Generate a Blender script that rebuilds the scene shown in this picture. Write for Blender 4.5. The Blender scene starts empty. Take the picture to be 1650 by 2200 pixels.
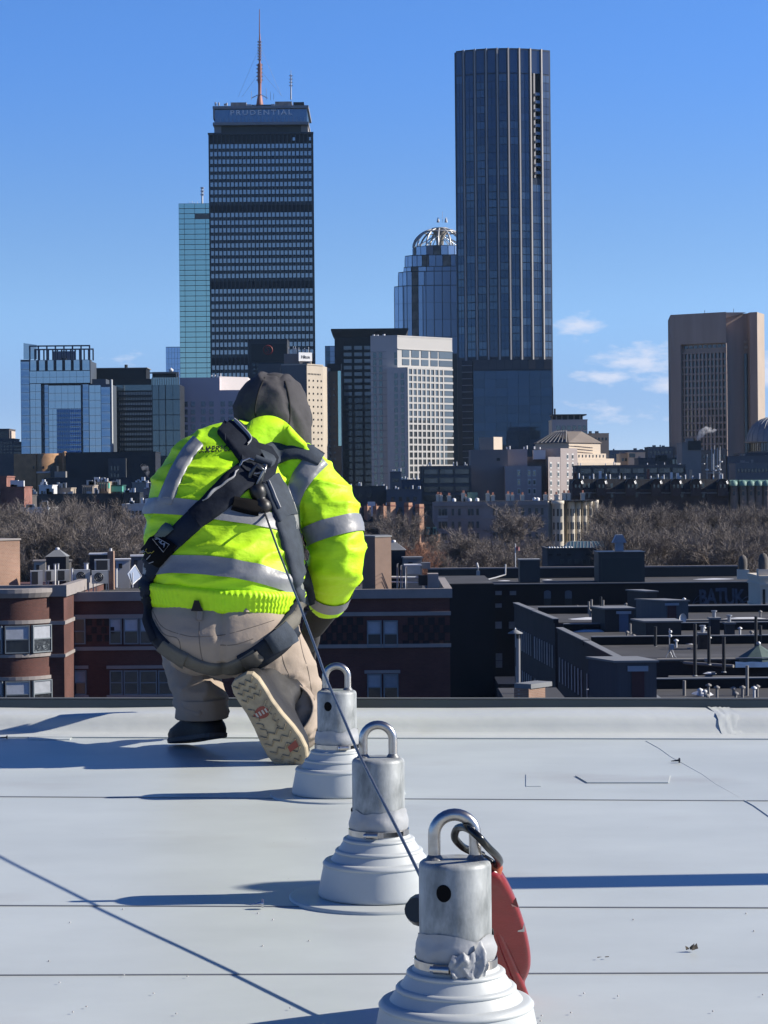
import bpy, bmesh, math, random
from mathutils import Vector, Matrix, noise
from mathutils.bvhtree import BVHTree
R = math.radians
rnd = random.Random(7)
scene = bpy.context.scene
col = scene.collection

# ------------------------------------------------------------------ camera
F, CX, HY, ROLL = 4705.0, 825.0, 1045.0, 0.0095   # focal length in photo pixels, optical axis, horizon row, roll
ROOF = 20.0                                         # white roof above the street
ZC = ROOF + 0.80
cam = bpy.data.objects.new('camera', bpy.data.cameras.new('camera'))
col.objects.link(cam); scene.camera = cam
cam.location = (0, 0, ZC)
cam.rotation_euler = (math.pi/2, math.atan(ROLL), 0)
cam.data.sensor_width = 36.0; cam.data.lens = 36.0*F/2200.0
cam.data.shift_y = -(1100.0-HY)/2200.0
cam.data.clip_start = 0.05; cam.data.clip_end = 30000

# ------------------------------------------------------------------ sun and sky
SUN_EL, SUN_AZ = R(30.0), R(2.0)                    # azimuth measured from +X (right) towards +Y (away)
sdir = Vector((math.cos(SUN_EL)*math.cos(SUN_AZ), math.cos(SUN_EL)*math.sin(SUN_AZ), math.sin(SUN_EL)))
sl = bpy.data.lights.new('sun', 'SUN'); sl.energy = 5.0; sl.angle = R(0.53); sl.color = (1.0, 0.93, 0.82)
sun = bpy.data.objects.new('sun', sl); col.objects.link(sun)
sun.rotation_euler = sdir.to_track_quat('Z', 'Y').to_euler()
sun.location = (60, 0, 80)

world = bpy.data.worlds.new('World'); scene.world = world; world.use_nodes = True
wn, wl = world.node_tree.nodes, world.node_tree.links
wn.clear()
def N(t, **kw):
    n = wn.new(t)
    for k, v in kw.items(): setattr(n, k, v)
    return n
def wmath(op, a, b=None, c=None):
    n = wn.new('ShaderNodeMath'); n.operation = op
    for i, v in enumerate((a, b, c)):
        if v is None: continue
        if isinstance(v, (int, float)): n.inputs[i].default_value = v
        else: wl.new(v, n.inputs[i])
    return n.outputs[0]
tc = N('ShaderNodeTexCoord'); sep = N('ShaderNodeSeparateXYZ'); wl.new(tc.outputs['Generated'], sep.inputs[0])
X_, Y_, Z_ = sep.outputs
zz = wmath('MULTIPLY_ADD', wmath('MAXIMUM', Z_, 0.0), 2.2, 0.085)   # the whole dome: a steeper, clearer winter gradient
cmb = N('ShaderNodeCombineXYZ'); wl.new(X_, cmb.inputs[0]); wl.new(Y_, cmb.inputs[1]); wl.new(zz, cmb.inputs[2])
nrm = N('ShaderNodeVectorMath', operation='NORMALIZE'); wl.new(cmb.outputs[0], nrm.inputs[0])
sky = N('ShaderNodeTexSky', sky_type='NISHITA'); sky.sun_disc = False
sky.sun_elevation = SUN_EL; sky.sun_rotation = R(90) - SUN_AZ
sky.air_density = 1.0; sky.dust_density = 0.15; sky.ozone_density = 2.5; sky.altitude = 30
wl.new(nrm.outputs[0], sky.inputs['Vector'])
hs = N('ShaderNodeHueSaturation'); hs.inputs['Saturation'].default_value = 1.2; hs.inputs['Value'].default_value = 1.0
wl.new(sky.outputs[0], hs.inputs['Color'])
gr = N('ShaderNodeValToRGB'); wl.new(Z_, gr.inputs[0])                # grade of the whole dome: paler low down, deepening towards the zenith
gr.color_ramp.interpolation = 'EASE'
stops = ((0.0, (.86, .70, .76)), (.03, (.90, .74, .78)), (.085, (1.25, 1.05, 1.0)), (.21, (1.02, 1.08, 1.30)), (.40, (.42, .58, .92)), (.70, (.20, .34, .62)), (1.0, (.14, .26, .52)))
while len(gr.color_ramp.elements) < len(stops): gr.color_ramp.elements.new(0.5)
for e, (pos, c_) in zip(gr.color_ramp.elements, stops): e.position = pos
for e, (pos, c_) in zip(gr.color_ramp.elements, stops): e.color = (*c_, 1)
gm_ = N('ShaderNodeMix', data_type='RGBA', blend_type='MULTIPLY'); gm_.inputs['Factor'].default_value = 1.0
wl.new(hs.outputs[0], gm_.inputs['A']); wl.new(gr.outputs[0], gm_.inputs['B'])
# low cumulus and thin streaks towards the horizon, all round
az = wmath('ARCTAN2', X_, Y_)
vec = N('ShaderNodeCombineXYZ'); wl.new(wmath('MULTIPLY', az, 55.0), vec.inputs[0]); wl.new(wmath('MULTIPLY', Z_, 150.0), vec.inputs[1])
nz = N('ShaderNodeTexNoise'); nz.inputs['Scale'].default_value = 1.0; nz.inputs['Detail'].default_value = 7; nz.inputs['Roughness'].default_value = 0.58
wl.new(vec.outputs[0], nz.inputs['Vector'])
def blob(a0, z0, sa, sz):
    da = wmath('DIVIDE', wmath('SUBTRACT', az, a0), sa); dz = wmath('DIVIDE', wmath('SUBTRACT', Z_, z0), sz)
    q = wmath('ADD', wmath('MULTIPLY', da, da), wmath('MULTIPLY', dz, dz))
    return wmath('EXPONENT', wmath('MULTIPLY', q, -1.0))
w = blob(0.089, 0.073, 0.013, 0.0075)
for b in ((0.118, 0.056, 0.030, 0.008), (0.100, 0.049, 0.022, 0.0035), (0.135, 0.046, 0.03, 0.006), (0.10, 0.030, 0.05, 0.010), (-0.115, 0.058, 0.03, 0.005), (0.08, 0.02, 0.04, 0.01), (0.176, 0.05, 0.01, 0.012)):
    w = wmath('MAXIMUM', w, wmath('MULTIPLY', blob(*b), 0.95 if b[2] < 0.04 and b[0] > 0 else 0.55))
low = wmath('MULTIPLY', wmath('EXPONENT', wmath('MULTIPLY', Z_, -30.0)), 0.40)
w = wmath('MAXIMUM', w, low)
cm = wmath('ADD', wmath('MULTIPLY', nz.outputs[0], 1.25), wmath('MULTIPLY_ADD', w, 0.64, -0.93))
cr = N('ShaderNodeMapRange'); cr.inputs[1].default_value = 0.0; cr.inputs[2].default_value = 0.36; cr.inputs[3].default_value = 0.0; cr.inputs[4].default_value = 0.85
wl.new(cm, cr.inputs[0])
cc = N('ShaderNodeMix', data_type='RGBA'); wl.new(cr.outputs[0], cc.inputs['Factor'])
wl.new(gm_.outputs['Result'], cc.inputs['A']); cc.inputs['B'].default_value = (3.6, 3.9, 4.7, 1)
bg = N('ShaderNodeBackground'); bg.inputs['Strength'].default_value = 0.12
wl.new(cc.outputs['Result'], bg.inputs['Color'])
wo = N('ShaderNodeOutputWorld'); wl.new(bg.outputs[0], wo.inputs['Surface'])

vs = scene.view_settings
vs.view_transform = 'Standard'; vs.look = 'None'; vs.exposure = 0.75; vs.gamma = 1.0; vs.use_curve_mapping = False
scene.render.engine = 'CYCLES'
scene.cycles.use_denoising = True
scene.cycles.max_bounces = 6; scene.cycles.diffuse_bounces = 3; scene.cycles.glossy_bounces = 3
scene.cycles.volume_bounces = 0; scene.cycles.transparent_max_bounces = 6
scene.cycles.caustics_reflective = False; scene.cycles.caustics_refractive = False

# ------------------------------------------------------------------ photo pixel + distance -> place
def W(px, py, d):
    u, v = px-CX, py-HY
    return Vector(((u - v*ROLL)*d/F, d, ZC - (v + u*ROLL)*d/F))
def PX(px, d, py=900): return W(px, py, d).x
def PZ(py, d, px=825): return W(px, py, d).z

# ------------------------------------------------------------------ materials
MATS = {}
def nodes_of(name):
    m = bpy.data.materials.new(name); m.use_nodes = True
    nt = m.node_tree; b = nt.nodes['Principled BSDF']
    return m, nt, b
ALB = 0.74                                            # every base colour scaled down, so shade falls darker against the brighter sun
def rgba(c): return (c[0]*ALB, c[1]*ALB, c[2]*ALB, 1.0)
def mat(name, c, rough=0.7, var=0.15, scale=1.0, metal=0.0, bump=0.0, bscale=None, spec=0.5, rand=0.0, stretch=None, c2=None, detail=5, wear=None):
    """noise-mottled surface; rand = brightness spread between objects"""
    if name in MATS: return MATS[name]
    m, nt, b = nodes_of(name); n, l = nt.nodes, nt.links
    t = n.new('ShaderNodeTexCoord'); src = t.outputs['Object']
    if stretch:
        mp = n.new('ShaderNodeMapping'); mp.inputs['Scale'].default_value = stretch; l.new(src, mp.inputs[0]); src = mp.outputs[0]
    nz = n.new('ShaderNodeTexNoise'); nz.inputs['Scale'].default_value = scale; nz.inputs['Detail'].default_value = detail; nz.inputs['Roughness'].default_value = 0.6
    l.new(src, nz.inputs['Vector'])
    mx = n.new('ShaderNodeMix'); mx.data_type = 'RGBA'
    mr = n.new('ShaderNodeMapRange'); mr.inputs[1].default_value = 0.3; mr.inputs[2].default_value = 0.7; l.new(nz.outputs[0], mr.inputs[0]); l.new(mr.outputs[0], mx.inputs['Factor'])
    a = [max(0, x*(1-var)) for x in c]; d = c2 or [min(1, x*(1+var)) for x in c]
    mx.inputs['A'].default_value = rgba(a); mx.inputs['B'].default_value = rgba(d)
    out = mx.outputs['Result']
    if wear:                                             # streaks of dirt / wear with their own colour
        nw = n.new('ShaderNodeTexNoise'); nw.inputs['Scale'].default_value = wear[1]; nw.inputs['Detail'].default_value = 8; l.new(src, nw.inputs['Vector'])
        rw = n.new('ShaderNodeMapRange'); rw.inputs[1].default_value = wear[2]; rw.inputs[2].default_value = wear[2]+0.12; rw.inputs[4].default_value = wear[3]; l.new(nw.outputs[0], rw.inputs[0])
        mw = n.new('ShaderNodeMix'); mw.data_type = 'RGBA'; l.new(rw.outputs[0], mw.inputs['Factor']); l.new(out, mw.inputs['A']); mw.inputs['B'].default_value = rgba(wear[0]); out = mw.outputs['Result']
    if rand:
        oi = n.new('ShaderNodeObjectInfo'); r2 = n.new('ShaderNodeMapRange'); r2.inputs[3].default_value = 1-rand; r2.inputs[4].default_value = 1+rand; l.new(oi.outputs['Random'], r2.inputs[0])
        h = n.new('ShaderNodeHueSaturation'); l.new(r2.outputs[0], h.inputs['Value']); l.new(out, h.inputs['Color']); out = h.outputs[0]
    l.new(out, b.inputs['Base Color'])
    b.inputs['Roughness'].default_value = rough; b.inputs['Metallic'].default_value = metal; b.inputs['Specular IOR Level'].default_value = spec
    if bump:
        nb = n.new('ShaderNodeTexNoise'); nb.inputs['Scale'].default_value = bscale or scale*6; nb.inputs['Detail'].default_value = 4; l.new(src, nb.inputs['Vector'])
        bp = n.new('ShaderNodeBump'); bp.inputs['Strength'].default_value = 1.0; bp.inputs['Distance'].default_value = bump; l.new(nb.outputs[0], bp.inputs['Height']); l.new(bp.outputs[0], b.inputs['Normal'])
    MATS[name] = m
    return m
def glass(name, base, tint, fac, rough=0.03, rand=0.35, wob=0.0, wscale=0.15):
    """coated window glass: dark body with a mirror coat; each pane a little different"""
    if name in MATS: return MATS[name]
    m, nt, b = nodes_of(name); n, l = nt.nodes, nt.links
    oi = n.new('ShaderNodeObjectInfo'); r2 = n.new('ShaderNodeMapRange'); r2.inputs[3].default_value = 1-rand; r2.inputs[4].default_value = 1+rand; l.new(oi.outputs['Random'], r2.inputs[0])
    h = n.new('ShaderNodeHueSaturation'); h.inputs['Color'].default_value = rgba(base); l.new(r2.outputs[0], h.inputs['Value'])
    l.new(h.outputs[0], b.inputs['Base Color']); b.inputs['Roughness'].default_value = 0.35
    g = n.new('ShaderNodeBsdfGlossy'); g.inputs['Color'].default_value = (*tint, 1); g.inputs['Roughness'].default_value = rough
    mx = n.new('ShaderNodeMixShader'); mx.inputs[0].default_value = fac
    if wob:
        t = n.new('ShaderNodeTexCoord'); nb = n.new('ShaderNodeTexNoise'); nb.inputs['Scale'].default_value = wscale; nb.inputs['Detail'].default_value = 2; l.new(t.outputs['Object'], nb.inputs['Vector'])
        bp = n.new('ShaderNodeBump'); bp.inputs['Distance'].default_value = wob; l.new(nb.outputs[0], bp.inputs['Height']); l.new(bp.outputs[0], g.inputs['Normal'])
    l.new(b.outputs[0], mx.inputs[1]); l.new(g.outputs[0], mx.inputs[2])
    l.new(mx.outputs[0], n['Material Output'].inputs['Surface'])
    MATS[name] = m
    return m
def brickmat(name, c1, c2, mortar, scale=1.0, var=0.25, rough=0.85):
    if name in MATS: return MATS[name]
    m, nt, b = nodes_of(name); n, l = nt.nodes, nt.links
    t = n.new('ShaderNodeTexCoord'); sx = n.new('ShaderNodeSeparateXYZ'); l.new(t.outputs['Object'], sx.inputs[0])
    ad = n.new('ShaderNodeMath'); ad.operation = 'ADD'; l.new(sx.outputs[0], ad.inputs[0]); l.new(sx.outputs[1], ad.inputs[1])
    cb = n.new('ShaderNodeCombineXYZ'); l.new(ad.outputs[0], cb.inputs[0]); l.new(sx.outputs[2], cb.inputs[1])
    br = n.new('ShaderNodeTexBrick'); br.inputs['Scale'].default_value = scale; br.inputs['Color1'].default_value = rgba(c1); br.inputs['Color2'].default_value = rgba(c2); br.inputs['Mortar'].default_value = rgba(mortar)
    br.inputs['Brick Width'].default_value = 0.23; br.inputs['Row Height'].default_value = 0.075; br.inputs['Mortar Size'].default_value = 0.008
    l.new(cb.outputs[0], br.inputs['Vector'])
    nz = n.new('ShaderNodeTexNoise'); nz.inputs['Scale'].default_value = 0.5; nz.inputs['Detail'].default_value = 6; l.new(t.outputs['Object'], nz.inputs['Vector'])
    r2 = n.new('ShaderNodeMapRange'); r2.inputs[1].default_value = 0.3; r2.inputs[2].default_value = 0.7; r2.inputs[3].default_value = 1-var; r2.inputs[4].default_value = 1+var; l.new(nz.outputs[0], r2.inputs[0])
    h = n.new('ShaderNodeHueSaturation'); l.new(r2.outputs[0], h.inputs['Value']); l.new(br.outputs[0], h.inputs['Color'])
    l.new(h.outputs[0], b.inputs['Base Color']); b.inputs['Roughness'].default_value = rough
    bp = n.new('ShaderNodeBump'); bp.inputs['Distance'].default_value = 0.006; bp.invert = True; l.new(br.outputs['Fac'], bp.inputs['Height']); l.new(bp.outputs[0], b.inputs['Normal'])
    MATS[name] = m
    return m

# ------------------------------------------------------------------ mesh collector
class MB:
    def __init__(s): s.v, s.f, s.sm = [], [], []
    def add(s, vs, fs, smooth=False):
        k = len(s.v); s.v += [Vector(v) for v in vs]; s.f += [tuple(i+k for i in f) for f in fs]; s.sm += [smooth]*len(fs); return s
    def box(s, x0, x1, y0, y1, z0, z1):
        return s.add([(x0,y0,z0),(x1,y0,z0),(x1,y1,z0),(x0,y1,z0),(x0,y0,z1),(x1,y0,z1),(x1,y1,z1),(x0,y1,z1)],
                     [(0,1,5,4),(1,2,6,5),(2,3,7,6),(3,0,4,7),(4,5,6,7),(3,2,1,0)])
    def prism(s, poly, z0, z1, top=True, bot=False):
        n = len(poly)
        vs = [(p[0],p[1],z0) for p in poly]+[(p[0],p[1],z1) for p in poly]
        fs = [(i,(i+1)%n,(i+1)%n+n,i+n) for i in range(n)]
        if top: fs.append(tuple(range(n,2*n)))
        if bot: fs.append(tuple(range(n-1,-1,-1)))
        return s.add(vs, fs)
    def frustum(s, poly0, z0, poly1, z1):
        n = len(poly0); vs = [(p[0],p[1],z0) for p in poly0]+[(p[0],p[1],z1) for p in poly1]
        return s.add(vs, [(i,(i+1)%n,(i+1)%n+n,i+n) for i in range(n)]+[tuple(range(n,2*n))])
    def obox(s, A, dr, u0, u1, o0, o1, z0, z1):
        """box along a wall: A start xy, dr unit dir, u along, o outwards (towards viewer side)"""
        nx, ny = dr[1], -dr[0]
        pts = [(A[0]+dr[0]*u+nx*o, A[1]+dr[1]*u+ny*o) for u, o in ((u0,o1),(u1,o1),(u1,o0),(u0,o0))]
        return s.prism(pts, z0, z1, True, True)
    def cyl(s, p0, p1, r0, r1=None, n=10, caps=True, smooth=True):
        p0, p1 = Vector(p0), Vector(p1); r1 = r0 if r1 is None else r1
        t = (p1-p0).normalized(); a = t.orthogonal().normalized(); b = t.cross(a)
        vs = []
        for p, r in ((p0,r0),(p1,r1)):
            for i in range(n):
                q = 2*math.pi*i/n; vs.append(p+a*math.cos(q)*r+b*math.sin(q)*r)
        s.add(vs, [(i,(i+1)%n,(i+1)%n+n,i+n) for i in range(n)], smooth)
        if caps: s.add(vs[:n], [tuple(range(n-1,-1,-1))]); s.add(vs[n:], [tuple(range(n))])
        return s
    def lathe(s, c, prof, n=32, smooth=True, a0=0.0, a1=2*math.pi):
        full = abs(a1-a0-2*math.pi) < 1e-6; k = n if full else n+1
        vs = []
        for r, z in prof:
            for i in range(k):
                q = a0+(a1-a0)*i/n; vs.append((c[0]+r*math.cos(q), c[1]+r*math.sin(q), c[2]+z))
        fs = []
        for j in range(len(prof)-1):
            for i in range(n):
                i2 = (i+1) % k
                fs.append((j*k+i, j*k+i2, (j+1)*k+i2, (j+1)*k+i))
        return s.add(vs, fs, smooth)
    def tube(s, pts, r, n=8, closed=False, smooth=True):
        pts = [Vector(p) for p in pts]; m = len(pts); rr = r if isinstance(r, (list, tuple)) else [r]*m
        vs = []; a = None
        for i, p in enumerate(pts):
            if closed: t = pts[(i+1) % m]-pts[i-1]
            else: t = pts[min(i+1, m-1)]-pts[max(i-1, 0)]
            t.normalize()
            a = t.orthogonal().normalized() if a is None else (a-t*a.dot(t)).normalized()
            b = t.cross(a)
            for k in range(n):
                q = 2*math.pi*k/n; vs.append(p+(a*math.cos(q)+b*math.sin(q))*rr[i])
        fs = []
        for i in range(m if closed else m-1):
            j = (i+1) % m
            for k in range(n): fs.append((i*n+k, i*n+(k+1)%n, j*n+(k+1)%n, j*n+k))
        s.add(vs, fs, smooth)
        if not closed: s.add(vs[:n], [tuple(range(n-1,-1,-1))]); s.add(vs[-n:], [tuple(range(n))])
        return s
    def grid(s, rows, smooth=True, closed_u=False):
        """rows of equal-length point lists"""
        n = len(rows[0]); vs = [p for r in rows for p in r]; fs = []
        for j in range(len(rows)-1):
            for i in range(n if closed_u else n-1):
                i2 = (i+1) % n; fs.append((j*n+i, j*n+i2, (j+1)*n+i2, (j+1)*n+i))
        return s.add(vs, fs, smooth)
    def mesh(s, name, m, off=Vector((0,0,0))):
        me = bpy.data.meshes.new(name); me.from_pydata([tuple(v-off) for v in s.v], [], s.f)
        me.polygons.foreach_set('use_smooth', s.sm); me.materials.append(m); me.update(); return me

def tag(o, label=None, cat=None, group=None, kind=None):
    if label: o['label'] = label
    if cat: o['category'] = cat
    if group: o['group'] = group
    if kind: o['kind'] = kind
    return o
class Thing:
    def __init__(s, name, label, cat, loc, group=None):
        s.o = bpy.data.objects.new(name, None); col.objects.link(s.o); s.loc = Vector(loc); s.o.location = s.loc
        s.o.empty_display_size = 0.2
        tag(s.o, label, cat, group)
    def part(s, name, mb, m, parent=None, kind=None, label=None):
        o = bpy.data.objects.new(name, mb.mesh(name, m, s.loc)); col.objects.link(o); o.parent = parent or s.o
        return tag(o, label, kind=kind)
    def inst(s, name, me, p, rz=0.0, parent=None, rot=None, sc=None):
        o = bpy.data.objects.new(name, me); col.objects.link(o); o.parent = parent or s.o
        o.location = Vector(p)-s.loc; o.rotation_euler = rot or (0, 0, rz)
        if sc: o.scale = sc
        return o
def single(name, mb, m, label, cat, group=None, loc=None, kind=None):
    loc = Vector(loc) if loc is not None else Vector((sum((v.x for v in mb.v))/len(mb.v), sum((v.y for v in mb.v))/len(mb.v), min(v.z for v in mb.v)))
    o = bpy.data.objects.new(name, mb.mesh(name, m, loc)); col.objects.link(o); o.location = loc
    return tag(o, label, cat, group, kind)
def copy_thing(t, loc, rz=0.0, sc=None, label=None, group=None):
    r = t.o.copy(); col.objects.link(r); r.location = loc; r.rotation_euler = (0, 0, rz)
    if sc: r.scale = sc
    if label: r['label'] = label
    if group: r['group'] = group
    def rec(src, dst):
        for ch in list(src.children):
            c = ch.copy(); col.objects.link(c); c.parent = dst; rec(ch, c)
    rec(t.o, r)
    return r
class Wall:
    """vertical wall between two ground points, seen left to right from outside"""
    def __init__(s, A, B):
        s.A = Vector((A[0], A[1])); s.B = Vector((B[0], B[1])); d = s.B-s.A; s.L = d.length; s.d = d/s.L
        s.n = Vector((s.d.y, -s.d.x)); s.rz = math.atan2(s.d.y, s.d.x)
    def p(s, u, o=0.0, z=0.0):
        q = s.A+s.d*u+s.n*o; return Vector((q.x, q.y, z))
    def u(s, px, py=900):
        """distance along the wall at which a photo column meets it"""
        k = PX(px, 1.0, py); den = s.d.x-k*s.d.y
        return (k*s.A.y-s.A.x)/den
PANES = {}
def panebox(w, h, m, t=0.12):
    key = (round(w, 3), round(h, 3), m.name, round(t, 3))
    if key not in PANES:
        b = MB().box(-w/2, w/2, -t, 0, -h/2, h/2); PANES[key] = b.mesh('pane', m)
    return PANES[key]
def panes(T, wall, us, zs, w, h, m, out=0.02, name='window', limit=300, skip=None, parent=None, t=0.12):
    """one object for each window, sharing a mesh; those past the limit joined in one part"""
    me = panebox(w, h, m, t); k = 0; rest = MB()
    for j, z in enumerate(zs):
        for i, u in enumerate(us):
            if skip and skip(i, j): continue
            k += 1
            if k <= limit: T.inst(name, me, wall.p(u, out, z), wall.rz, parent)
            else: rest.obox(wall.A, wall.d, u-w/2, u+w/2, out, out+t, z-h/2, z+h/2)
    if rest.v: T.part(name+'_field', rest, m, parent, kind='stuff')
def lin(a, b, n):
    return [a+(b-a)*(i+0.5)/n for i in range(n)]
def lattice(T, wall, u0, u1, nc, z0, z1, nr, wp, hs, out, m, name='frame', parent=None):
    """piers and spandrels standing proud of the wall"""
    b = MB()
    for i in range(nc+1):
        u = u0+(u1-u0)*i/nc; b.obox(wall.A, wall.d, u-wp/2, u+wp/2, 0, out, z0, z1)
    for j in range(nr+1):
        z = z0+(z1-z0)*j/nr; b.obox(wall.A, wall.d, u0, u1, 0, out-0.03, z-hs/2, z+hs/2)
    return T.part(name, b, m, parent)
def text_mesh(body, size=1.0, bold=0.0, shear=0.0, spacing=1.0):
    cu = bpy.data.curves.new('txt', 'FONT'); cu.body = body; cu.size = size; cu.align_x = 'CENTER'; cu.align_y = 'CENTER'; cu.resolution_u = 2
    cu.offset = bold; cu.shear = shear; cu.space_character = spacing
    o = bpy.data.objects.new('txt', cu); col.objects.link(o)
    dg = bpy.context.evaluated_depsgraph_get(); dg.update()
    me = o.evaluated_get(dg).to_mesh(); vs = [v.co.copy() for v in me.vertices]; fs = [tuple(p.vertices) for p in me.polygons]
    o.evaluated_get(dg).to_mesh_clear(); bpy.data.objects.remove(o); bpy.data.curves.remove(cu)
    return vs, fs
# ================================================================== ground
gm = mat('city_ground', (0.07, 0.068, 0.065), 0.9, 0.35, 0.03)
g = MB()
rings = [0, 120, 400, 1200, 4000, 12000, 24000]; kk = 48
rows = [[Vector((r*math.cos(2*math.pi*i/kk), r*math.sin(2*math.pi*i/kk), 0)) for i in range(kk)] for r in rings]
g.grid(rows, False, True)
single('ground', g, gm, None, None, kind='structure', loc=(0, 0, 0))

# ================================================================== common surfaces
M_dark = mat('dark_metal', (0.025, 0.03, 0.038), 0.45, 0.2, 0.2)
M_black = mat('black_panel', (0.012, 0.014, 0.018), 0.5, 0.3, 0.1)
M_tar = mat('tar_roof', (0.042, 0.042, 0.045), 0.9, 0.3, 0.3, wear=((0.11, 0.11, 0.115), 0.25, 0.58, 0.6))
M_white = mat('white_metal', (0.75, 0.76, 0.77), 0.5, 0.06, 0.6)
M_steel = mat('steel', (0.42, 0.43, 0.45), 0.4, 0.15, 2.0, metal=0.6)
M_conc = mat('grey_concrete', (0.27, 0.26, 0.25), 0.85, 0.12, 0.15)
M_tan = mat('tan_concrete', (0.40, 0.34, 0.28), 0.85, 0.08, 0.12)
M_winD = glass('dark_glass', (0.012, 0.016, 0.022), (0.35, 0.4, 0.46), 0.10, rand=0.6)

def rect_building(T, px0, px1, pyt, d, dep, wallm, roofm=None, pyref=None, cop=0.5, copm=None, name='wall'):
    """plain mass facing the camera, with a roof sheet and a coping"""
    pr = pyref or pyt; x0, x1 = PX(px0, d, pr), PX(px1, d, pr); z = PZ(pyt, d, (px0+px1)/2)
    T.part(name, MB().box(x0, x1, d, d+dep, 0, z), wallm)
    if roofm: T.part('roof', MB().box(x0+0.3, x1-0.3, d+0.3, d+dep-0.3, z-0.2, z+0.05), roofm)
    if cop:
        e = 0.12; b = MB(); t = 0.3
        b.box(x0-e, x1+e, d-e, d+t, z, z+cop).box(x0-e, x1+e, d+dep-t, d+dep+e, z, z+cop)
        b.box(x0-e, x0+t, d+t, d+dep-t, z, z+cop-0.002).box(x1-t, x1+e, d+t, d+dep-t, z, z+cop-0.002)
        T.part('coping', b, copm or wallm)
    return x0, x1, z
def front(px0, px1, d, pyref): return Wall((PX(px0, d, pyref), d), (PX(px1, d, pyref), d))

# ------------------------------------------------------------------ dark office tower with the lettered crown
d = 1094.0
T = Thing('office_tower', 'dark gridded office tower with glass crown, lettering and tall antenna mast', 'tower', (PX(562, d, 540), d+26, 0))
M_fin = mat('navy_fin', (0.022, 0.034, 0.056), 0.45, 0.1, 0.1)
M_mech = mat('navy_louvre', (0.012, 0.018, 0.032), 0.6, 0.1, 0.1)
M_spd = glass('spandrel_glass', (0.03, 0.042, 0.06), (0.5, 0.56, 0.64), 0.05, rand=0.3)
M_winP = glass('pale_pane', (0.21, 0.225, 0.24), (0.70, 0.74, 0.78), 0.36, rough=0.12, rand=0.4)
x0, x1 = PX(450, d, 540), PX(675, d, 540); zt = PZ(285, d, 562); wl_ = Wall((x0, d), (x1, d))
T.part('shaft', MB().prism([(x0, d), (x1, d), (x1-1.9, d+50), (x0-1.9, d+50)], 0, zt), M_mech)
ups = [wl_.u(455.7+8.79*i+0.9, 540) for i in range(25)]
b = MB()
for i in range(26):
    u = ups[0]-8.79/2*d/F+8.79*d/F*i; b.obox(wl_.A, wl_.d, u-0.28, u+0.28, 0, 0.9, 0, zt-0.3)
T.part('fin_field', b, M_fin)
rows_ = [314+16.38*i for i in range(0, 31)]
gaps = (8, 18, 28)
zs = [PZ(y, d, 562) for i, y in enumerate(rows_) if i not in gaps]
panes(T, wl_, ups, zs, 1.45, 2.15, M_winP, 0.05, 'window', 300)
b = MB()
for i, y in enumerate(rows_):
    if i in gaps: continue
    z = PZ(y+8.2, d, 562)
    for u in ups:
        for s_ in (-0.55, 0.55): b.obox(wl_.A, wl_.d, u+s_-0.3, u+s_+0.3, 0.01, 0.2, z-0.75, z+0.5)
T.part('spandrel_field', b, M_spd, kind='stuff')
T.part('top_band', MB().obox(wl_.A, wl_.d, -0.2, wl_.L+0.2, -0.5, 1.0, zt-0.9, zt), M_fin)
sg = T.part('sign_panel', MB().obox(wl_.A, wl_.d, wl_.u(629, 300), wl_.u(634, 300), 1.0, 1.2, PZ(301, d), PZ(294, d)).obox(wl_.A, wl_.d, wl_.u(664, 300), wl_.u(668, 300), 1.0, 1.2, PZ(301, d), PZ(294, d)), M_winP)
# the same bays on the right flank
fl = Wall((x1, d), (x1-1.9, d+50)); b = MB()
for i in range(1, 25): b.obox(fl.A, fl.d, i*2-0.28, i*2+0.28, 0, 0.12, 0, zt-0.3)
T.part('fin_field', b, M_fin, kind='stuff')
M_slab = mat('pale_slab', (0.30, 0.31, 0.33), 0.6, 0.05, 0.1)
def crown_box(name, pa, pb, pt, pbm, o, m, dep=46): 
    return T.part(name, MB().box(PX(pa, d, 250), PX(pb, d, 250), d+o, d+o+dep, PZ(pbm, d, 562), PZ(pt, d, 562)), m)
crown_box('setback', 474, 650, 265, 285, 3.5, M_dark, 40)
crown_box('setback_pier', 459, 474, 268, 285, 3, M_slab, 40); crown_box('setback_pier', 646, 661, 268, 285, 3, mat('pier_tan', (0.34, 0.31, 0.29), 0.7, 0.1, 0.2), 40)
crown_box('slab', 457, 663, 262, 268, 0, M_slab)
M_crg = glass('crown_glass', (0.03, 0.07, 0.13), (0.34, 0.48, 0.66), 0.25, rand=0.1, wob=0.05)
cg = crown_box('crown_glazing', 461, 659, 232, 262, 1.5, M_crg, 42)
cgw = Wall((PX(461, d, 250), d+1.5), (PX(659, d, 250), d+1.5))
b = MB()
for i in range(23):
    u = cgw.L*(i+0.5)/23; b.obox(cgw.A, cgw.d, u-0.09, u+0.09, 0, 0.2, PZ(262, d), PZ(249, d))
T.part('mullion', b, M_slab, cg)
crown_box('slab', 457, 663, 227, 233, 0, M_slab)
crown_box('corner_pier', 457.5, 461, 233, 254, 0.5, M_slab, 40)
vs, fs = text_mesh('PRUDENTIAL', 1.0, 0.01, spacing=1.28)
xa, xb = min(v.x for v in vs), max(v.x for v in vs); ya, yb = min(v.y for v in vs), max(v.y for v in vs)
c = W(561.5, 241.5, d+0.8); sx = 133*d/F/(xb-xa); sz = 10.5*d/F/(yb-ya)
b = MB(); b.add([(c.x+(v.x-(xa+xb)/2)*sx, d+0.8, c.z+(v.y-(ya+yb)/2)*sz) for v in vs], fs)
b.add([(c.x+(v.x-(xa+xb)/2)*sx, d+1.2, c.z+(v.y-(ya+yb)/2)*sz) for v in vs], [tuple(reversed(f)) for f in fs])
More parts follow.
